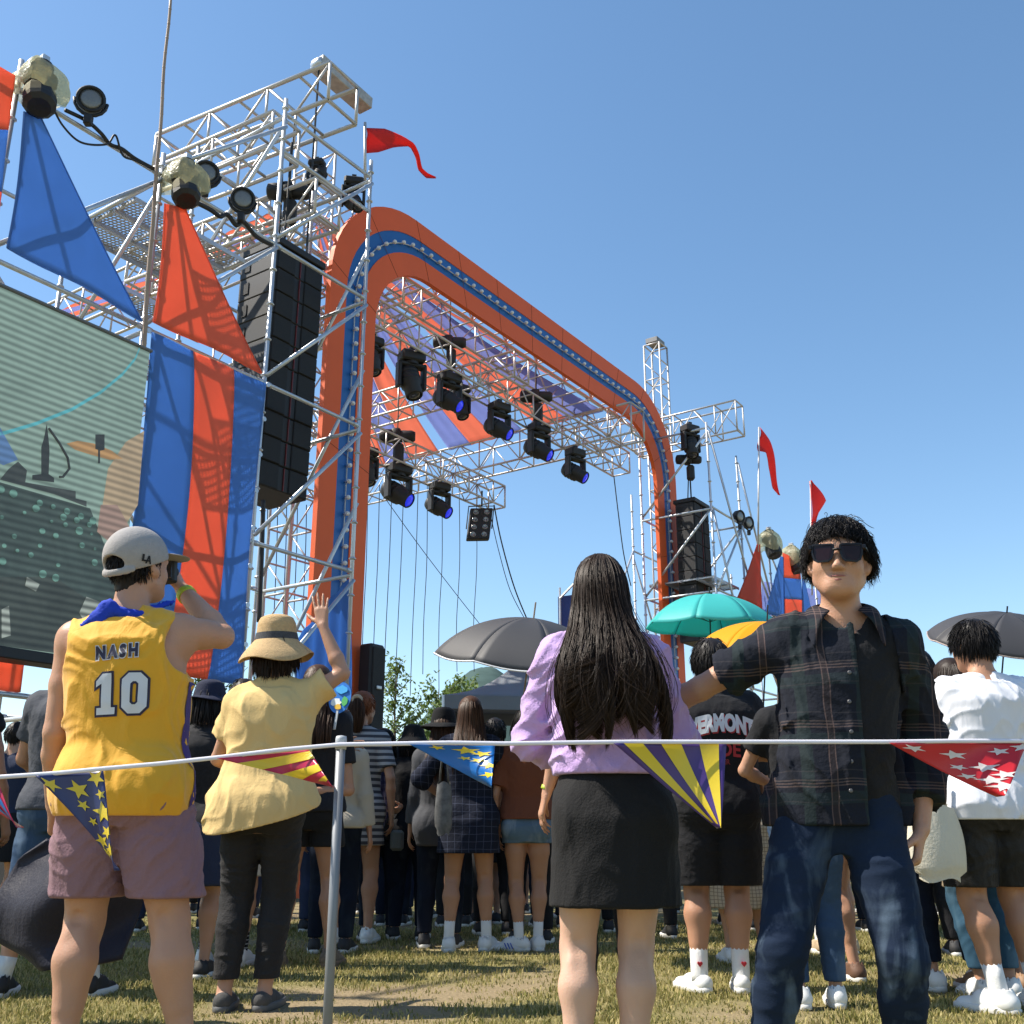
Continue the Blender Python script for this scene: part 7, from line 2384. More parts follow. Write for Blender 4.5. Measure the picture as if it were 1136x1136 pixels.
# ------------------------------------------------------------------ the crowd further in
CG = "spectators in the crowd"
VIEW = {}
def crowd(label, px, head_y=None, H=1.65, sex='f', feet_y=None, face=0.0, hair=('long', DARK_HAIR), top=None, bottom=None, shoes=None, skin=None, arms=None, head=(0, 0, 0),
          fat=1.0, feet=None, vox=.0125, Y=None, sock=None, toes=(.15, -.15), sole=None, hands=None, hat=None, sock_h=.09, seed=0, det=False, n=1.0):
    if feet_y is not None:
        g_ = ground(px, feet_y); Y = g_.y
        if head_y is not None: H = at_y(px, head_y, Y).z
        X = at_y(px, head_y if head_y else 800, Y).x
    elif Y is None:
        X, Y = fit(px, head_y, H)
    else:
        X = at_y(px, 800, Y).x
    P = Person(label, X, Y, H, face, sex, skin, vox, fat, feet=feet, head=head, arms=arms, toes=toes, hands=hands, group=CG)
    P.body(det)
    tk = dict(top or {}); tm = tk.pop('m', BLACK_CLOTH)
    P.top(tm, **{**dict(seed=seed + 1, wr=.004, ease=.022, hem=.52, loose_sleeve=.02, vox=vox), **tk})
    bk = dict(bottom or {}); bm = bk.pop('m', BLACK_CLOTH); kind = bk.pop('kind', 'legs')
    if kind == 'skirt': P.skirt(bm, **{**dict(vox=vox, seed=seed + 2), **bk})
    else: P.legs(bm, **{**dict(vox=vox, seed=seed + 2, hem=.06, wr=.004, waist=.57), **bk})
    P.shoes(shoes or DARK_SHOE, sole or WHITE_SOLE, sock, sock_h, .010)
    kind, hm = hair
    if kind == 'short':
        P.hair_shell(hm, .014, -.05, .05, -.01)
        P.strands(hm, int(420 * n), (.05, .08), .0026, seed, .12, .5, 7, -.04, .07, (1.10, 1.22), out=.25)
    elif kind == 'long':
        P.hair_shell(hm, .014, -.09, .045, .01)
        long_hair(P, hm, int(700 * n), (.28, .42), .13, .0028, seed, .03, .015, .004, (top or {}).get('ease', .022) + .012, 24, 20)
    elif kind == 'bob':
        P.hair_shell(hm, .016, -.10, .045, .02)
        P.strands(hm, int(500 * n), (.13, .22), .0028, seed, .25, .4, 10, -.02, .05, (1.06, 1.24), out=.25, part=(0, -.02, .118))
    elif kind == 'tail':
        P.hair_shell(hm, .010, -.075, .055, .0)
        P.strands(hm, int(500 * n), (.04, .07), .0022, seed, .02, .2, 7, -.05, .06, (1.03, 1.07), out=.05)
    return P
def hat_on(P, m, brim=.10, crown=.11, droop=.03, seed=0, name="hat"):
    def f(u_, v_):
        a = 2 * math.pi * u_
        prof = [(0, crown + .045), (.05, crown + .040), (.080, crown + .02), (.093, crown - .03), (.098, .045), (.104, .030), (.098 + brim * .6, .030 - droop * .5), (.098 + brim, .030 - droop)]
        q = v_ * 7; i = min(int(q), 6); q -= i
        r = prof[i][0] * (1 - q) + prof[i + 1][0] * q; z = prof[i][1] * (1 - q) + prof[i + 1][1] * q
        if v_ > .7: z += .012 * math.sin(a * 2 + seed) * (v_ - .7) / .3
        return Vector(P.hp(r * math.cos(a), -.012 + 1.14 * r * math.sin(a), z))
    return MB().grid(f, 32, 21, .005).build(name, m, P.root, True, True)
T = lambda m, **k: dict(m=m, **k)
rust = cloth("rust_blouse", (0.17, 0.055, 0.028)); cream = cloth("cream_knit", (0.50, 0.44, 0.35)); beige_chk = plaid_mat("beige_check", (0.42, 0.34, 0.24), [(0, .022, 0, .12, (0.2, .15, .1), .8), (2, .022, 0, .12, (0.2, .15, .1), .8)])
stripe = bands_mat("grey_navy_stripes", [(0.055, 0.055, 0.065), (0.34, 0.33, 0.33)], 2, .046, .5)
navychk = plaid_mat("navy_grid_check", (0.010, 0.013, 0.026), [(0, .05, 0, .04, (.06, .07, .11), .7), (2, .05, 0, .04, (.06, .07, .11), .7)])
plaidl = plaid_mat("lilac_plaid", (0.19, 0.18, 0.29), [(0, .06, 0, .2, (.03, .03, .08), .8), (2, .06, 0, .2, (.03, .03, .08), .6), (0, .06, .5, .05, (.5, .48, .55), .8)])
grey_t = cloth("slate_grey_tee", (0.062, 0.066, 0.080)); den = denim("mid_blue_denim", (0.035, 0.065, 0.12), (0.11, 0.16, 0.23)); den_l = denim("light_blue_denim", (0.10, 0.16, 0.23), (0.22, 0.28, 0.34)); den_d = denim("ink_denim", (0.008, 0.012, 0.024), (.02, .03, .045))
black_felt = cloth("black_felt", (0.007, 0.007, 0.008), .95); white_c = cloth("white_linen", (0.62, 0.61, 0.58))
floral = mat("floral_print", (0.30, 0.23, 0.15), .9, 0, .95, 26)
vstripe = bands_mat("dark_pinstripe", [(0.012, 0.012, 0.015), (0.12, 0.115, 0.11)], 0, .03, .72)
# left side
gt = crowd("man in a slate grey T-shirt standing behind the jersey man, at the left edge", 84, None, 1.74, 'm', 1106, hair=('short', BLACK_HAIR), top=T(grey_t, hem=.50, sleeve=.62, ease=.026), bottom=T(den, hem=.30, ease=.02, flare=.02),
      shoes=DARK_SHOE, sock=white_c, sock_h=.06, arms={'L': ((-.10, .17, .585), (-1, -.8, -.2))}, feet=((-.11, 0), (.14, 0)), vox=.009, seed=3, fat=1.1)
crowd("person at the very left edge showing only a bare reddish arm and a pinstriped skirt", -30, 735, 1.66, 'f', skin=SKIN2, hair=('bob', BLACK_HAIR), top=T(BLACK_CLOTH, sleeve=.15, hem=.53), bottom=T(vstripe, kind='skirt', hem=.22, flare=.06), arms={'R': ((.150, .06, .50), (.6, -1, 0))}, vox=.009, seed=4, fat=1.15)
c_ = crowd("woman in a black dotted dress between the jersey man and the yellow shirt", 233, 762, 1.60, 'f', hair=('bob', BLACK_HAIR), top=T(mat("black_dotted", (0.012, 0.012, 0.015), .9, 0, .9, 60), sleeve=.4, hem=.5), bottom=T(NAVY_CLOTH, kind='skirt', hem=.30, flare=.05), seed=5, arms={'L': ((-.07, .16, .62), (-1, -.8, 0))})
hat_on(c_, cloth("navy_cap_cloth", (0.012, 0.016, 0.04)), .04, .10, .02)
crowd("person in white shorts with striped black socks behind the yellow shirt woman", 268, None, 1.70, 'm', 1072, hair=('short', BLACK_HAIR), top=T(CHAR_CLOTH), bottom=T(white_c, hem=.30, ease=.022, flare=.02), shoes=WHITE_SHOE, sock=bands_mat("striped_sock", [(0.012, .012, .014), (.3, .3, .3)], 2, .022, .7), sock_h=.10, seed=6)
fan_w = crowd("long haired woman in a black T-shirt and black shorts holding a blue fan", 353, 742, 1.62, 'f', 1074, skin=SKIN2, hair=('long', BROWN_HAIR), top=T(cloth("soft_black_tee", (0.014, .014, .018)), sleeve=.62, hem=.50, ease=.03), bottom=T(BLACK_CLOTH, hem=.385, ease=.016, flare=.014),
      shoes=mat("patterned_sandal", (0.16, .12, .085), .8, 0, .9, 60), sole=mat("tan_rubber", (.2, .13, .08), .8), arms={'R': dict(el=V3(.235, -.02, 1.02), wr=V3(.02, -.165, 1.005)), 'L': ((.06, .22, .74), (-1, -.3, -.5))}, vox=.009, seed=7, feet=((-.075, 0), (.09, .03)), fat=1.05,
      hands={'R': dict(curl=(.8, .9, 1, 1), palm=(.2, 1, 0))})
crowd("person in a cream long sleeved top squeezed between the black T-shirt and the striped dress", 379, 790, 1.60, 'f', hair=('long', DARK_HAIR), top=T(cream, sleeve=1.85, hem=.50), bottom=T(den_d), arms={'R': ((.15, -.01, .47), (.5, -1, 0))}, seed=8)
sd = crowd("woman with a reddish ponytail in a grey and white striped dress", 402, 770, 1.60, 'f', 1046, skin=SKIN2, hair=('tail', RED_HAIR), top=T(stripe, sleeve=.75, hem=.40, ease=.022, wr=.003), bottom=T(stripe, kind='skirt', hem=.375, flare=.02, ease=.016, waist=.55), shoes=WHITE_SHOE, arms={'R': ((.145, -.02, .50), (.5, -1, 0))}, vox=.009, seed=9, head=(-.35, 0, 0))
def ponytail(P):
    b = P.hp(.01, -.118, .045); rg = np.random.RandomState(5); n = 500
    Pth = np.zeros((n, 12, 3)); o = rg.randn(n, 3) * [.016, .010, .01]
    for i in range(12):
        t = i / 11
        Pth[:, i] = b + V3(.012 * t, -.035 * math.sin(t * 2.4), -.245 * t + .02 * math.sin(t * 3)) + o * (1 + .9 * math.sin(t * 3) - .3 * t)
    strand_mesh("ponytail", Pth, np.full(n, .0022), BROWN_HAIR, P.root)
    sc_ = MB()
    for k in range(16):
        a = 2 * math.pi * k / 16
        c = b + V3(.030 * math.cos(a), -.005, .030 * math.sin(a))
        sc_.lathe(c, (math.cos(a + .6), .4, math.sin(a)), [(.006, -.016), (.017, -.006), (.019, .006), (.007, .016)], 7)
    sc_.build("scrunchie", cloth("cream_scrunchie", (.46, .36, .25)), P.root, True, True)
ponytail(sd)
MB().bbox(sd.J['wrR'] + V3(.05, .0, -.19), (.10, .07, .15), bev=.02).build("bag", cloth("grey_green_pouch", (.10, .105, .095)), sd.root, False, True)
crowd("smiling black haired woman facing the camera in a lilac plaid shirt", 428, 783, 1.56, 'f', Y=8.55, face=math.pi + .15, skin=SKIN, hair=('bob', BLACK_HAIR), top=T(plaidl, sleeve=1.7, hem=.50), bottom=T(den_d), arms={'L': ((-.10, .10, .62), (-1, -.5, 0))}, vox=.0075, seed=10, det=True, head=(.15, .05, .12))
h1 = crowd("woman in a round black bucket hat and black jacket behind the plaid shirt", 459, 776, 1.57, 'f', hair=('bob', BLACK_HAIR), top=T(BLACK_CLOTH, sleeve=1.8, hem=.46, ease=.035), bottom=T(den_d), seed=11, Y=8.5)
hat_on(h1, black_felt, .05, .10, .05)
h2 = crowd("woman with long dark hair under a wide black felt hat", 492, 768, 1.62, 'f', hair=('long', BROWN_HAIR), top=T(CHAR_CLOTH, sleeve=1.8, hem=.42, ease=.04), bottom=T(den_d), seed=12, Y=7.9, shoes=DARK_SHOE)
hat_on(h2, black_felt, .085, .115, .035, 1.5)
nd = crowd("woman in a navy checked shirt dress and white sneakers with a patterned bag", 522, 776, 1.60, 'f', 1056, skin=SKIN2, hair=('long', BROWN_HAIR), top=T(navychk, sleeve=1.3, hem=.42, ease=.035, loose_sleeve=.03), bottom=T(navychk, kind='skirt', hem=.375, flare=.03, ease=.025, waist=.55), shoes=WHITE_SHOE, sock=WHITE_SOCK, sock_h=.075,
      arms={'L': ((-.12, .10, .60), (-1, -.6, 0)), 'R': ((.08, .16, .64), (1, -.6, 0))}, vox=.008, seed=13, feet=((-.075, 0), (.075, .03)), toes=(.05, -.4), n=1.5)
rt = crowd("woman in a rust brown blouse and denim shorts with blue striped white sneakers", 584, 790, 1.58, 'f', 1055, skin=SKIN2, hair=('bob', BLACK_HAIR), top=T(rust, sleeve=.8, hem=.535, ease=.04, loose_sleeve=.04, blouse=.02), bottom=T(den_l, hem=.435, ease=.014, flare=.012), shoes=WHITE_SHOE, sock=WHITE_SOCK, sock_h=.075, vox=.008, seed=14,
      arms={'L': ((-.145, .02, .50), (-.5, -1, 0)), 'R': ((.05, .17, .70), (1, -.5, -.4))}, toes=(1.25, .2), feet=((-.035, 0), (.045, .02)))
for q in ('L',):
    an = rt.J['anL']
    for k in range(3):
        MB().box(an + V3(-.052 - .02 * k, -.048, -.035), (.008, .004, .04), Vector((.9, 0, .4)).normalized(), (0, 1, 0), Vector((-.4, 0, .9)).normalized()).build("stripe", mat("blue_trim", (.03, .08, .4), .6), rt.root, False, True)
crowd("dark haired spectator in black just left of the black umbrella handle", 549, 762, 1.68, 'm', hair=('short', BLACK_HAIR), top=T(BLACK_CLOTH), seed=15, Y=8.9)
um = crowd("person in black standing under the big black umbrella", 588, 768, 1.66, 'm', hair=('short', BLACK_HAIR), top=T(CHAR_CLOTH), seed=16, Y=8.2)
cbl = LP(at_y(668, 800, 4.3).x, 4.3, 0)
cb = crowd("person in a beige top mostly hidden by the lilac sweatshirt woman, one hand hanging", 668, None, 1.60, 'f', Y=4.3, hair=('bob', BLACK_HAIR), skin=SKIN, top=T(cloth("beige_knit", (.46, .34, .19)), sleeve=1.15, hem=.5, ease=.02), bottom=T(BLACK_CLOTH, hem=.06), arms={'L': dict(el=cbl(618, 835, .02), wr=cbl(606, 882, .04))}, vox=.007, seed=17)
MB().lathe(cb.J['wrL'] + V3(.0, 0, .022), unit(cb.J['elL'] - cb.J['wrL']), [(.022, 0), (.023, .002), (.022, .016)], 16).build("wristband", mat("lime_wristband", (0.38, 0.46, 0.03), 0.5), cb.root, True, True)
# right side
bs_ = crowd("woman in a long beige checked skirt behind the lettered T-shirt man", 812, None, 1.58, 'f', 1068, hair=('bob', BLACK_HAIR), skin=SKIN2, top=T(BLACK_CLOTH, hem=.55), bottom=T(beige_chk, kind='skirt', hem=.20, flare=.075, wr=.012), shoes=WHITE_SHOE, seed=20)
rj = crowd("woman in ripped blue jeans half hidden left of the man in sunglasses", 884, None, 1.60, 'f', 1118, hair=('long', BLACK_HAIR), top=T(BLACK_CLOTH, sleeve=.6, hem=.52), bottom=T(den, hem=.07, ease=.012, waist=.60), shoes=WHITE_SHOE, arms={'L': ((-.05, .16, .62), (-1, -.6, 0)), 'R': ((.05, .16, .62), (1, -.6, 0))}, seed=21, vox=.008, feet=((-.06, 0), (.05, .02)))
ph = crowd("person raising a phone under the teal umbrella", 748, None, 1.60, 'f', Y=8.6, hair=('short', BLACK_HAIR), top=T(BLACK_CLOTH, sleeve=.6), arms={'R': ((.05, .20, 1.02), (1, -.2, -.5)), 'L': ((-.02, .2, 1.0), (-1, -.2, -.5))}, seed=22)
lw = crowd("woman with straight long black hair between the sunglasses man and the white T-shirt", 1024, None, 1.72, 'f', Y=5.75, hair=('long', BLACK_HAIR), top=T(white_c, sleeve=.8, hem=.50, ease=.03), bottom=T(den_d, hem=.08, ease=.012), shoes=WHITE_SHOE, seed=23, vox=.009, n=1.6)
sh2 = crowd("person in a tan straw hat beside the black umbrella on the right", 1063, 738, 1.64, 'f', hair=('bob', DARK_HAIR), top=T(white_c, hem=.5), bottom=T(floral, kind='skirt', hem=.30, flare=.05), seed=24, shoes=mat("tan_leather", (.25, .14, .07), .6))
hat_on(sh2, mat("tan_straw", (.42, .27, .12), .85, 0, .2, 80, .5, 200), .05, .09, .02)
jl = crowd("person in slim washed jeans and white slip on shoes beside the white T-shirt man", 1062, None, 1.62, 'f', 1108, hair=('long', DARK_HAIR), skin=SKIN2, top=T(white_c, hem=.50), bottom=T(den_l if False else denim("washed_teal_denim", (.03, .075, .12), (.10, .17, .22)), hem=.085, ease=.012, waist=.60), shoes=WHITE_SHOE, seed=25, vox=.008, feet=((-.03, 0), (.06, .02)))
lg = crowd("bare legged woman in sandals seen between the sunglasses man's legs", 928, None, 1.62, 'f', 1088, skin=SKIN, hair=('long', DARK_HAIR), top=T(BLACK_CLOTH, hem=.5), bottom=T(BLACK_CLOTH, hem=.40, ease=.012, flare=.01), shoes=mat("brown_sandal", (.12, .06, .035), .7), seed=26, vox=.008, feet=((-.02, .0), (.14, .06)))
crowd("spectator in tan socks and a dark skirt behind the sunglasses man", 905, None, 1.60, 'f', 1058, hair=('bob', DARK_HAIR), top=T(NAVY_CLOTH), bottom=T(BLACK_CLOTH, kind='skirt', hem=.35), shoes=mat("beige_shoe", (.45, .34, .22), .7), sock=WHITE_SOCK, seed=27)
crowd("man in black trousers behind the white T-shirt man's left side", 1010, None, 1.68, 'm', 1060, hair=('short', BLACK_HAIR), top=T(CHAR_CLOTH), bottom=T(BLACK_CLOTH), seed=28)
# back rows: heads and dark clothes that close the gaps
rows = [
 ("back row man in a navy T-shirt at the far left", 20, 9.0, 1.66, 'm', 'short', NAVY_CLOTH), ("back row woman in charcoal behind the grey T-shirt man", 62, 9.3, 1.60, 'f', 'long', CHAR_CLOTH),
 ("back row man in black left of the dotted dress", 190, 9.2, 1.66, 'm', 'short', BLACK_CLOTH), ("back row woman with loose hair right of the dotted dress", 256, 9.4, 1.58, 'f', 'long', NAVY_CLOTH),
 ("back row man in charcoal behind the straw hat woman", 300, 9.7, 1.66, 'm', 'short', CHAR_CLOTH), ("back row woman in black behind the fan holder", 338, 9.2, 1.56, 'f', 'long', BLACK_CLOTH),
 ("back row woman in dark denim left of the bucket hat", 442, 9.8, 1.55, 'f', 'bob', den_d), ("back row man in black behind the wide felt hat", 507, 9.7, 1.62, 'm', 'short', BLACK_CLOTH),
 ("back row woman in navy behind the navy checked dress", 540, 10.0, 1.58, 'f', 'long', NAVY_CLOTH), ("back row man in charcoal behind the rust blouse", 607, 9.6, 1.66, 'm', 'short', CHAR_CLOTH),
 ("back row man in black behind the lilac sweatshirt", 655, 9.1, 1.68, 'm', 'short', BLACK_CLOTH), ("back row woman in navy right of the lilac sweatshirt", 722, 9.4, 1.60, 'f', 'bob', NAVY_CLOTH),
 ("back row man in black behind the lettered T-shirt", 776, 9.9, 1.68, 'm', 'short', BLACK_CLOTH), ("back row woman in charcoal under the yellow umbrella", 830, 9.3, 1.60, 'f', 'long', CHAR_CLOTH),
 ("back row man in navy behind the plaid shirt's left side", 884, 9.6, 1.66, 'm', 'short', NAVY_CLOTH), ("back row woman in black behind the plaid shirt", 950, 9.2, 1.60, 'f', 'long', BLACK_CLOTH),
 ("back row man in charcoal behind the plaid shirt's right side", 990, 9.8, 1.66, 'm', 'short', CHAR_CLOTH), ("back row woman in black near the straw hat on the right", 1048, 9.4, 1.60, 'f', 'bob', BLACK_CLOTH),
 ("back row man in navy under the right black umbrella", 1112, 8.9, 1.66, 'm', 'short', NAVY_CLOTH), ("back row woman in denim left of the white shorts", 128, 9.6, 1.60, 'f', 'long', den_d),
]
for k, (px, c_, g_, where) in enumerate(((45, 'black', 'man', 'near the left edge'), (160, 'navy', 'woman', 'behind the jersey man'), (222, 'charcoal', 'man', 'behind the dotted dress'), (285, 'navy', 'woman', 'behind the white shorts'),
    (365, 'black', 'man', 'behind the cream top'), (418, 'charcoal', 'woman', 'behind the smiling woman'), (470, 'navy', 'man', 'behind the bucket hat'), (530, 'black', 'woman', 'behind the navy dress'), (572, 'navy', 'man', 'behind the rust blouse'),
    (630, 'charcoal', 'woman', 'behind the lilac sweatshirt'), (690, 'black', 'man', 'under the teal umbrella'), (750, 'navy', 'woman', 'behind the phone holder'), (805, 'charcoal', 'man', 'behind the checked skirt'),
    (862, 'black', 'woman', 'behind the ripped jeans'), (925, 'navy', 'man', 'behind the sunglasses man'), (972, 'black', 'woman', 'left of the straight long hair'), (1030, 'charcoal', 'man', 'behind the straight long hair'), (1085, 'navy', 'woman', 'behind the white T-shirt'))):
    rows.append(("rearmost %s in %s %s" % (g_, c_, where), px, 10.7 + .35 * (k % 3), 1.54 + .04 * (k % 4), 'm' if g_ == 'man' else 'f', 'short' if g_ == 'man' else 'bob', {'black': BLACK_CLOTH, 'navy': NAVY_CLOTH, 'charcoal': CHAR_CLOTH}[c_]))
for i, (lb, px, Y_, H_, sx_, hr, m_) in enumerate(rows):
    crowd(lb, px, None, H_, sx_, Y=Y_, hair=(hr, (BLACK_HAIR, DARK_HAIR)[i % 2]), top=T(m_, sleeve=(.6, 1.8)[i % 3 == 0]), bottom=T((den_d, BLACK_CLOTH, NAVY_CLOTH)[i % 3]) if i % 4 else T(BLACK_CLOTH, kind='skirt', hem=.33), vox=.017 if Y_ < 10.5 else .02, seed=50 + i, n=.6, arms={'L': ((-.08, .16, .62), (-1, -.6, 0))} if i % 2 else None)
# ------------------------------------------------------------------ umbrellas
def umbrella(label, apex, axis, r, m, length=.85, sag=.30, shaft=None, spike=.07, handle=True, under=None, seed=0, trim=None):
    A = Vector(axis).normalized(); X = A.orthogonal().normalized(); Yv = A.cross(X)
    apex = Vector(apex)
    root = thing("umbrella", label, "umbrella", apex)
    rot = seed * .4
    def pt(a, t):
        # t 0..1 from apex to rim; between ribs the cloth is drawn in
        k = (a / (2 * math.pi) * 8) % 1.0
        dip = math.sin(math.pi * k)
        rr = r * math.sin(t * 1.12) / math.sin(1.12) * (1 - .055 * dip * t ** 2)
        h = -r * sag * (1 - math.cos(t * 1.35)) / (1 - math.cos(1.35)) - .018 * dip * t * (1 - .3 * t) * r * 2
        return apex + A * (h * 1.35) + (X * math.cos(a + rot) + Yv * math.sin(a + rot)) * rr
    for k in range(8):
        MB().grid(lambda u, v: pt(2 * math.pi * (k + u * .9999) / 8, .015 + .985 * v), 8, 14, .0025).build("canopy_panel", m, root, True)
    for k in range(8):
        a = 2 * math.pi * k / 8
        MB().path([pt(a, t / 10) - A * .008 for t in range(11)], .0028, 5).build("rib", BLACK, root, True)
        e = pt(a, .55)
        MB().path([apex - A * (.30 * length), e - A * .01], .0022, 4).build("stretcher", BLACK, root, True)
    if trim:
        MB().path([pt(2 * math.pi * i / 64, 1.0) for i in range(65)], .006, 5).build("trim", trim, root)
    MB().tube(apex - A * length, apex + A * spike, .006, 8).build("shaft", shaft or BLACK, root)
    if handle:
        b = apex - A * length
        pts = [b + X * (.035 * (1 - math.cos(q))) - A * (.05 + .035 * math.sin(q)) for q in [math.pi * i / 8 for i in range(9)]]
        MB().path([b + A * .02] + pts, .010, 8).build("handle", BLACK, root, True)
    return root
TEAL = mat("teal_umbrella_nylon", (0.09, 0.62, 0.60), 0.5, 0, 0.04, 3, 0, 60, 0.3, 0.45)
YELL = mat("yellow_umbrella_nylon", (0.85, 0.42, 0.01), 0.5, 0, 0.04, 3, 0, 60, 0.3, 0.4)
BLKU = mat("black_umbrella_nylon", (0.035, 0.034, 0.037), 0.62, 0, 0.1, 3, 0, 60, 0.5)
SILV = mat("white_umbrella_edge", (.6, .6, .6), .5)
umbrella("open teal umbrella above the lettered T-shirt man", at_y(787, 660, 8.9), (.02, -.06, 1), .58, TEAL, .8, .36, seed=1)
umbrella("open yellow umbrella partly hidden by the plaid shirt sleeve", at_y(851, 690, 7.7), (.08, -.16, 1), .54, YELL, .75, .34, seed=2, spike=.13)
umbrella("large black umbrella tilted left beside the lilac sweatshirt woman", at_y(592, 686, 6.9), (.13, -.20, .97), .64, BLKU, .8, .36, shaft=mat("wood_shaft", (.30, .24, .18), .5), spike=.11, seed=.55, trim=SILV)
umbrella("black umbrella at the right edge behind the white T-shirt man", at_y(1117, 680, 7.4), (.05, -.36, .93), .54, BLKU, .8, .30, seed=.3, spike=.05, trim=mat("speckled_trim", (.35, .28, .25), .7, 0, .9, 120))

# ------------------------------------------------------------------ fan, cloth, phone, bags
def fan():
    c = at_y(377, 774, 6.55)
    root = thing("hand_fan", "round blue printed hand fan held up by the long haired woman", "hand fan", c)
    X = Vector((.82, -.35, .15)).normalized(); Z = Vector((.12, .05, 1)).normalized(); Yv = Z.cross(X).normalized(); X = Yv.cross(Z)
    def disc(rx, rz, off, n=28): return [c + X * math.cos(2 * math.pi * i / n) * rx + Z * math.sin(2 * math.pi * i / n) * rz + Yv * off for i in range(n)]
    MB().prism(disc(.082, .098, 0), Yv * .004).build("blade", mat("fan_blue", (.02, .17, .55), .4), root)
    sgn = -1 if Yv.y > 0 else 1
    r_ = random.Random(2)
    for k, (col, u, w, a, b) in enumerate((((.75, .78, .75), -.02, -.03, .045, .03), ((.08, .4, .1), .045, -.02, .025, .035), ((.75, .45, .04), .0, -.06, .03, .02), ((.05, .38, .75), .01, .05, .05, .03))):
        cc = c + X * u + Z * w + Yv * (sgn * (.0045 + .001 * k) + (.004 if sgn > 0 else 0))
        MB().prism([cc + X * math.cos(i * .5236) * a * r_.uniform(.7, 1) + Z * math.sin(i * .5236) * b * r_.uniform(.7, 1) for i in range(12)], Yv * sgn * .001).build("print", mat("fan_print_%s" % ("white", "green", "yellow", "sky")[k], col, .5), root)
    MB().bbox(c - Z * .14, (.018, .008, .12), X, Yv, Z, .003).build("handle", mat("fan_handle", (.6, .6, .6), .4), root)
fan()
def navy_cloth():
    Y = 4.75
    o = [(-12, 1000), (22, 950), (60, 928), (100, 934), (150, 945), (156, 985), (138, 1064), (90, 1060), (45, 1050), (8, 1044), (-14, 1036)]
    c = at_y(70, 1000, Y)
    def fn(u, v):
        # left and right outline of the bundle by height
        y = 930 + 134 * v
        xl = np.interp(y, [930, 950, 1000, 1040, 1064], [52, 18, -6, -12, 30]); xr = np.interp(y, [930, 945, 985, 1064], [110, 148, 155, 137])
        p = at_y(xl + (xr - xl) * u, y + 8 * math.sin(u * 3.1), Y)
        return p + Vector((0, .05 * math.sin(u * 7 + v * 2) + .03 * math.sin(v * 8 + u * 3) - .10 * math.sin(math.pi * u), 0))
    tag(MB().grid(fn, 36, 24, .02).build("jacket", cloth("navy_nylon_jacket", (.014, .013, .024), .6), None, True), "folded dark navy jacket hanging behind the jersey man's knees", "jacket")
navy_cloth()
hp_ = to_world(ph, ph.J['handR'])
pr = thing("phone", "phone held up under the teal umbrella", "phone", Vector(hp_))
MB().bbox(Vector(hp_) + Vector((-.03, -.02, .03)), (.075, .01, .15), bev=.006).build("case", BLACK, pr)
def sack(label, px, py, Y, w, h, m, cat="bag"):
    c = at_y(px, py, Y)
    root = thing("tote_bag", label, cat, c)
    def fn(u, v):
        a = 2 * math.pi * u
        k = (.75 + .25 * math.sin(v * 2.6)) if v < .9 else .7
        return c + Vector((math.cos(a) * w / 2 * k, math.sin(a) * w * .22 * k, h * (.5 - v) + .01 * math.sin(a * 3 + v * 5)))
    MB().grid(fn, 24, 14).build("body", m, root, True)
    MB().path([c + Vector((-w * .25, 0, h * .48)), c + Vector((-w * .15, 0, h * .95)), c + Vector((w * .15, 0, h * .95)), c + Vector((w * .25, 0, h * .48))], .008, 6).build("strap", m, root, True)
sack("white tote bag hanging just left of the yellow shirt woman's leg", 236, 962, 6.6, .12, .30, white_c)
sack("cream cloth bag beside the sunglasses man's hand", 1038, 935, 4.9, .26, .32, cloth("cream_canvas", (.60, .55, .44)))
sack("black and white patterned shoulder bag of the navy dress woman", 492, 897, 7.35, .12, .34, mat("black_white_print", (.11, .11, .11), .6, 0, 1.0, 24))

# ------------------------------------------------------------------ bunting
RY = 2.92
rope_px = [(-40, 866), (0, 862), (60, 858), (112, 853), (180, 847), (245, 840), (310, 832), (378, 826), (440, 825), (500, 824), (560, 825), (620, 824), (700, 823), (803, 823), (900, 823), (985, 823), (1060, 822), (1136, 822), (1180, 822)]
def rope_at(x):
    xs = [p[0] for p in rope_px]; ys = [p[1] for p in rope_px]
    return at_y(x, float(np.interp(x, xs, ys)), RY)
rp_ = thing("bunting_rope", "white plastic rope of the pennant bunting stretched across the crowd", "rope", rope_at(378))
def rope_surf(u, v):
    x = -40 + 1220 * u
    p = rope_at(x); tw = .5 + .5 * math.sin(x * .013)
    a = v * 2 * math.pi
    return p + Vector((0, math.cos(a) * .003, math.sin(a) * .0060))
MB().grid(rope_surf, 120, 8).build("cord", mat("white_plastic_tape", (.68, .66, .72), .35, 0, .06), rp_, True)
ps = thing("rope_post", "slim silver pole holding up the bunting rope in front of the crowd", "post", ground(378, 1188))
tp = at_y(378.5, 820, RY + .02)
ps.location = (tp.x, tp.y, 0)
MB().tube((tp.x, tp.y, 0), tp, .0130, 16).build("tube", mat("dull_grey_pole", (.20, .21, .225), .5, .3, .15, 6), ps, True)
MB().lathe(tp, ZU, [(.0155, -.028), (.016, 0), (.014, .008), (.004, .010)], 16).build("cap", mat("grey_plastic_cap", (.42, .44, .46), .5), ps, True)
MB().box((tp.x, tp.y, .01), (.16, .16, .02)).build("foot", GALV, ps)

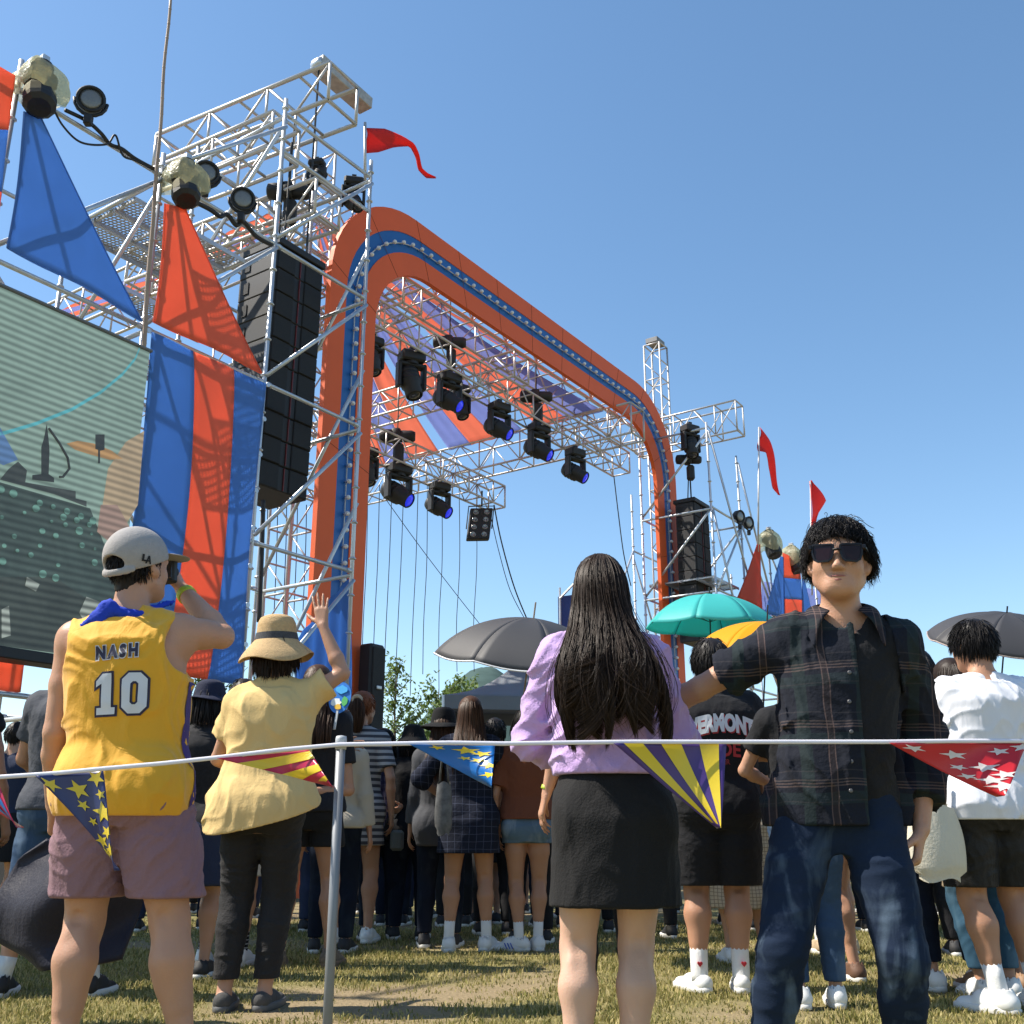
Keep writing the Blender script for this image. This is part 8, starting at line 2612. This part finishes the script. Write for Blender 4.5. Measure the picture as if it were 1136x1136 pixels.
def star(cx, cy, r, rot=0.0, sq=1.0):
    out = []
    for i in range(10):
        q = r if i % 2 == 0 else r * .42
        a = math.pi / 2 + rot + math.pi * i / 5
        out.append((cx + q * math.cos(a), cy + q * math.sin(a) * sq))
    return out
def pennant(label, a, b, tip, m, art=None, art_m=None, curl=.02, top_edge=None, clip=True):
    """a,b: rope end columns; tip: picture point. art: polygons in (u along rope, v to the tip)"""
    pa, pb = rope_at(a) - ZU * .004, rope_at(b) - ZU * .004
    pt_ = at_y(tip[0], tip[1], RY)
    root = thing("pennant", label, "pennant", (pa + pb) / 2, 0, "pennants of the bunting rope")
    def fn(u, v, off=0.0):
        w = 1 - v
        uu = .5 + (u - .5) * w
        base = pa.lerp(pb, u)
        e = pa.lerp(pt_, v).lerp(pb.lerp(pt_, v), u)
        return e + Vector((0, curl * math.sin(v * 2.6 + u * 2.0) - curl * .5 + off, 0))
    MB().grid(lambda u, v: fn(u, min(v, .995)), 20, 26, .0012).build("cloth", m, root, True)
    if art:
        from mathutils.geometry import tessellate_polygon
        for poly, am in art:
            tr = tessellate_polygon([[Vector((p[0], p[1], 0)) for p in poly]])
            T_ = [[Vector(poly[i]) for i in t] for t in tr]; out = []
            while T_:
                t = T_.pop(); e = [(t[i] - t[(i + 1) % 3]).length for i in range(3)]; k = e.index(max(e))
                if e[k] > .07:
                    mid = (t[k] + t[(k + 1) % 3]) / 2; T_ += [[t[k], mid, t[(k + 2) % 3]], [mid, t[(k + 1) % 3], t[(k + 2) % 3]]]
                else: out.append(t)
            mb = MB()
            for sgn in (-.0042, .0048):
                for t in out:
                    q = []
                    for p in t:
                        w = max(1e-3, 1 - p.y)
                        q.append(fn(min(1, max(0, p.x)), min(.995, max(0, p.y)), sgn))
                    mb.add(q, [(0, 1, 2)])
            mb.build("printed_shape", am, root, True)
    return root
def vinyl(n, c): return mat(n, c, .28, 0, .05, 4, .15, 9, .5, .22)
VY = vinyl("yellow_vinyl", (.78, .58, .035)); VN = vinyl("navy_vinyl", (.035, .045, .15)); VP = vinyl("purple_vinyl", (.075, .038, .20)); VR = vinyl("red_vinyl", (.58, .025, .035)); VC = vinyl("crimson_vinyl", (.52, .02, .075)); VW = vinyl("white_vinyl", (.72, .70, .68)); VB = vinyl("blue_vinyl", (.012, .15, .48))
def clip_star(u, v, r, rot=0.0, asp=1.0):
    """star in (u, v); u stretched so that it looks regular on the narrowing flag"""
    w = max(.15, 1 - v)
    pts = [(u + (x) / w, v + y * asp) for x, y in [(p[0], -p[1]) for p in star(0, 0, r, rot)]]
    return [(min(1, max(0, p[0])), min(.98, max(0, p[1]))) for p in pts]
pennant("navy pennant with yellow stars hanging in front of the mauve shorts", 42, 113, (134, 966), VN,
        [(clip_star(u, v, r * .78, ro, .62), VY) for u, v, r, ro in ((.10, .10, .17, .3), (.48, .17, .22, .1), (.86, .07, .20, .5), (.88, .24, .12, .2), (.40, .33, .13, .4), (.86, .42, .24, 0), (.42, .50, .10, .2), (.88, .62, .15, .5), (.38, .70, .17, .1), (.25, .82, .12, .3), (.92, .80, .16, 0))], curl=.03)
pennant("red and yellow striped pennant twisted in front of the yellow shirt woman", 243, 341, (374, 874), VC,
        [([(0.0 + .0, a), (1, a - .12 if a > .12 else 0), (1, b - .12), (0, b)], VY) for a, b in ((.16, .36), (.52, .70), (.84, .95))], curl=.05)
pennant("blue pennant with yellow stars blown up beside the navy dress", 455, 549, (546, 874), VB,
        [(clip_star(u, v, r, ro, .55), VY) for u, v, r, ro in ((.28, .06, .10, .2), (.62, .12, .18, 0), (.82, .20, .14, .3), (.72, .36, .12, .5), (.93, .50, .14, .1), (.5, .30, .09, .2), (.88, .72, .14, .3))], curl=.05)
pennant("purple and yellow striped pennant between the couple", 680, 807, (796, 919), VP,
        [([(a, 0), (b, 0), (b, .999), (a, .999)], VY) for a, b in ((.09, .26), (.42, .60), (.76, .93))], curl=.03)
pennant("red pennant with white stars in front of the white T-shirt man", 984, 1142, (1106, 884), VR,
        [(clip_star(u, v, r * .85, ro, .9), VW) for u, v, r, ro in ((.12, .10, .10, .2), (.40, .22, .12, 0), (.80, .16, .10, .4), (.98, .08, .12, .1), (.62, .46, .13, .2), (.30, .45, .08, .5), (.60, .70, .12, 0), (.85, .60, .11, .3), (.25, .62, .08, .1), (.85, .82, .13, .2))], curl=.03)
pennant("pink pennant with blue stripes cut by the left edge of the photo", -70, -6, (27, 918), VC,
        [([(a, .0), (b, .0), (b, .99), (a, .99)], VB) for a, b in ((.3, .5), (.7, .88))], curl=.03)
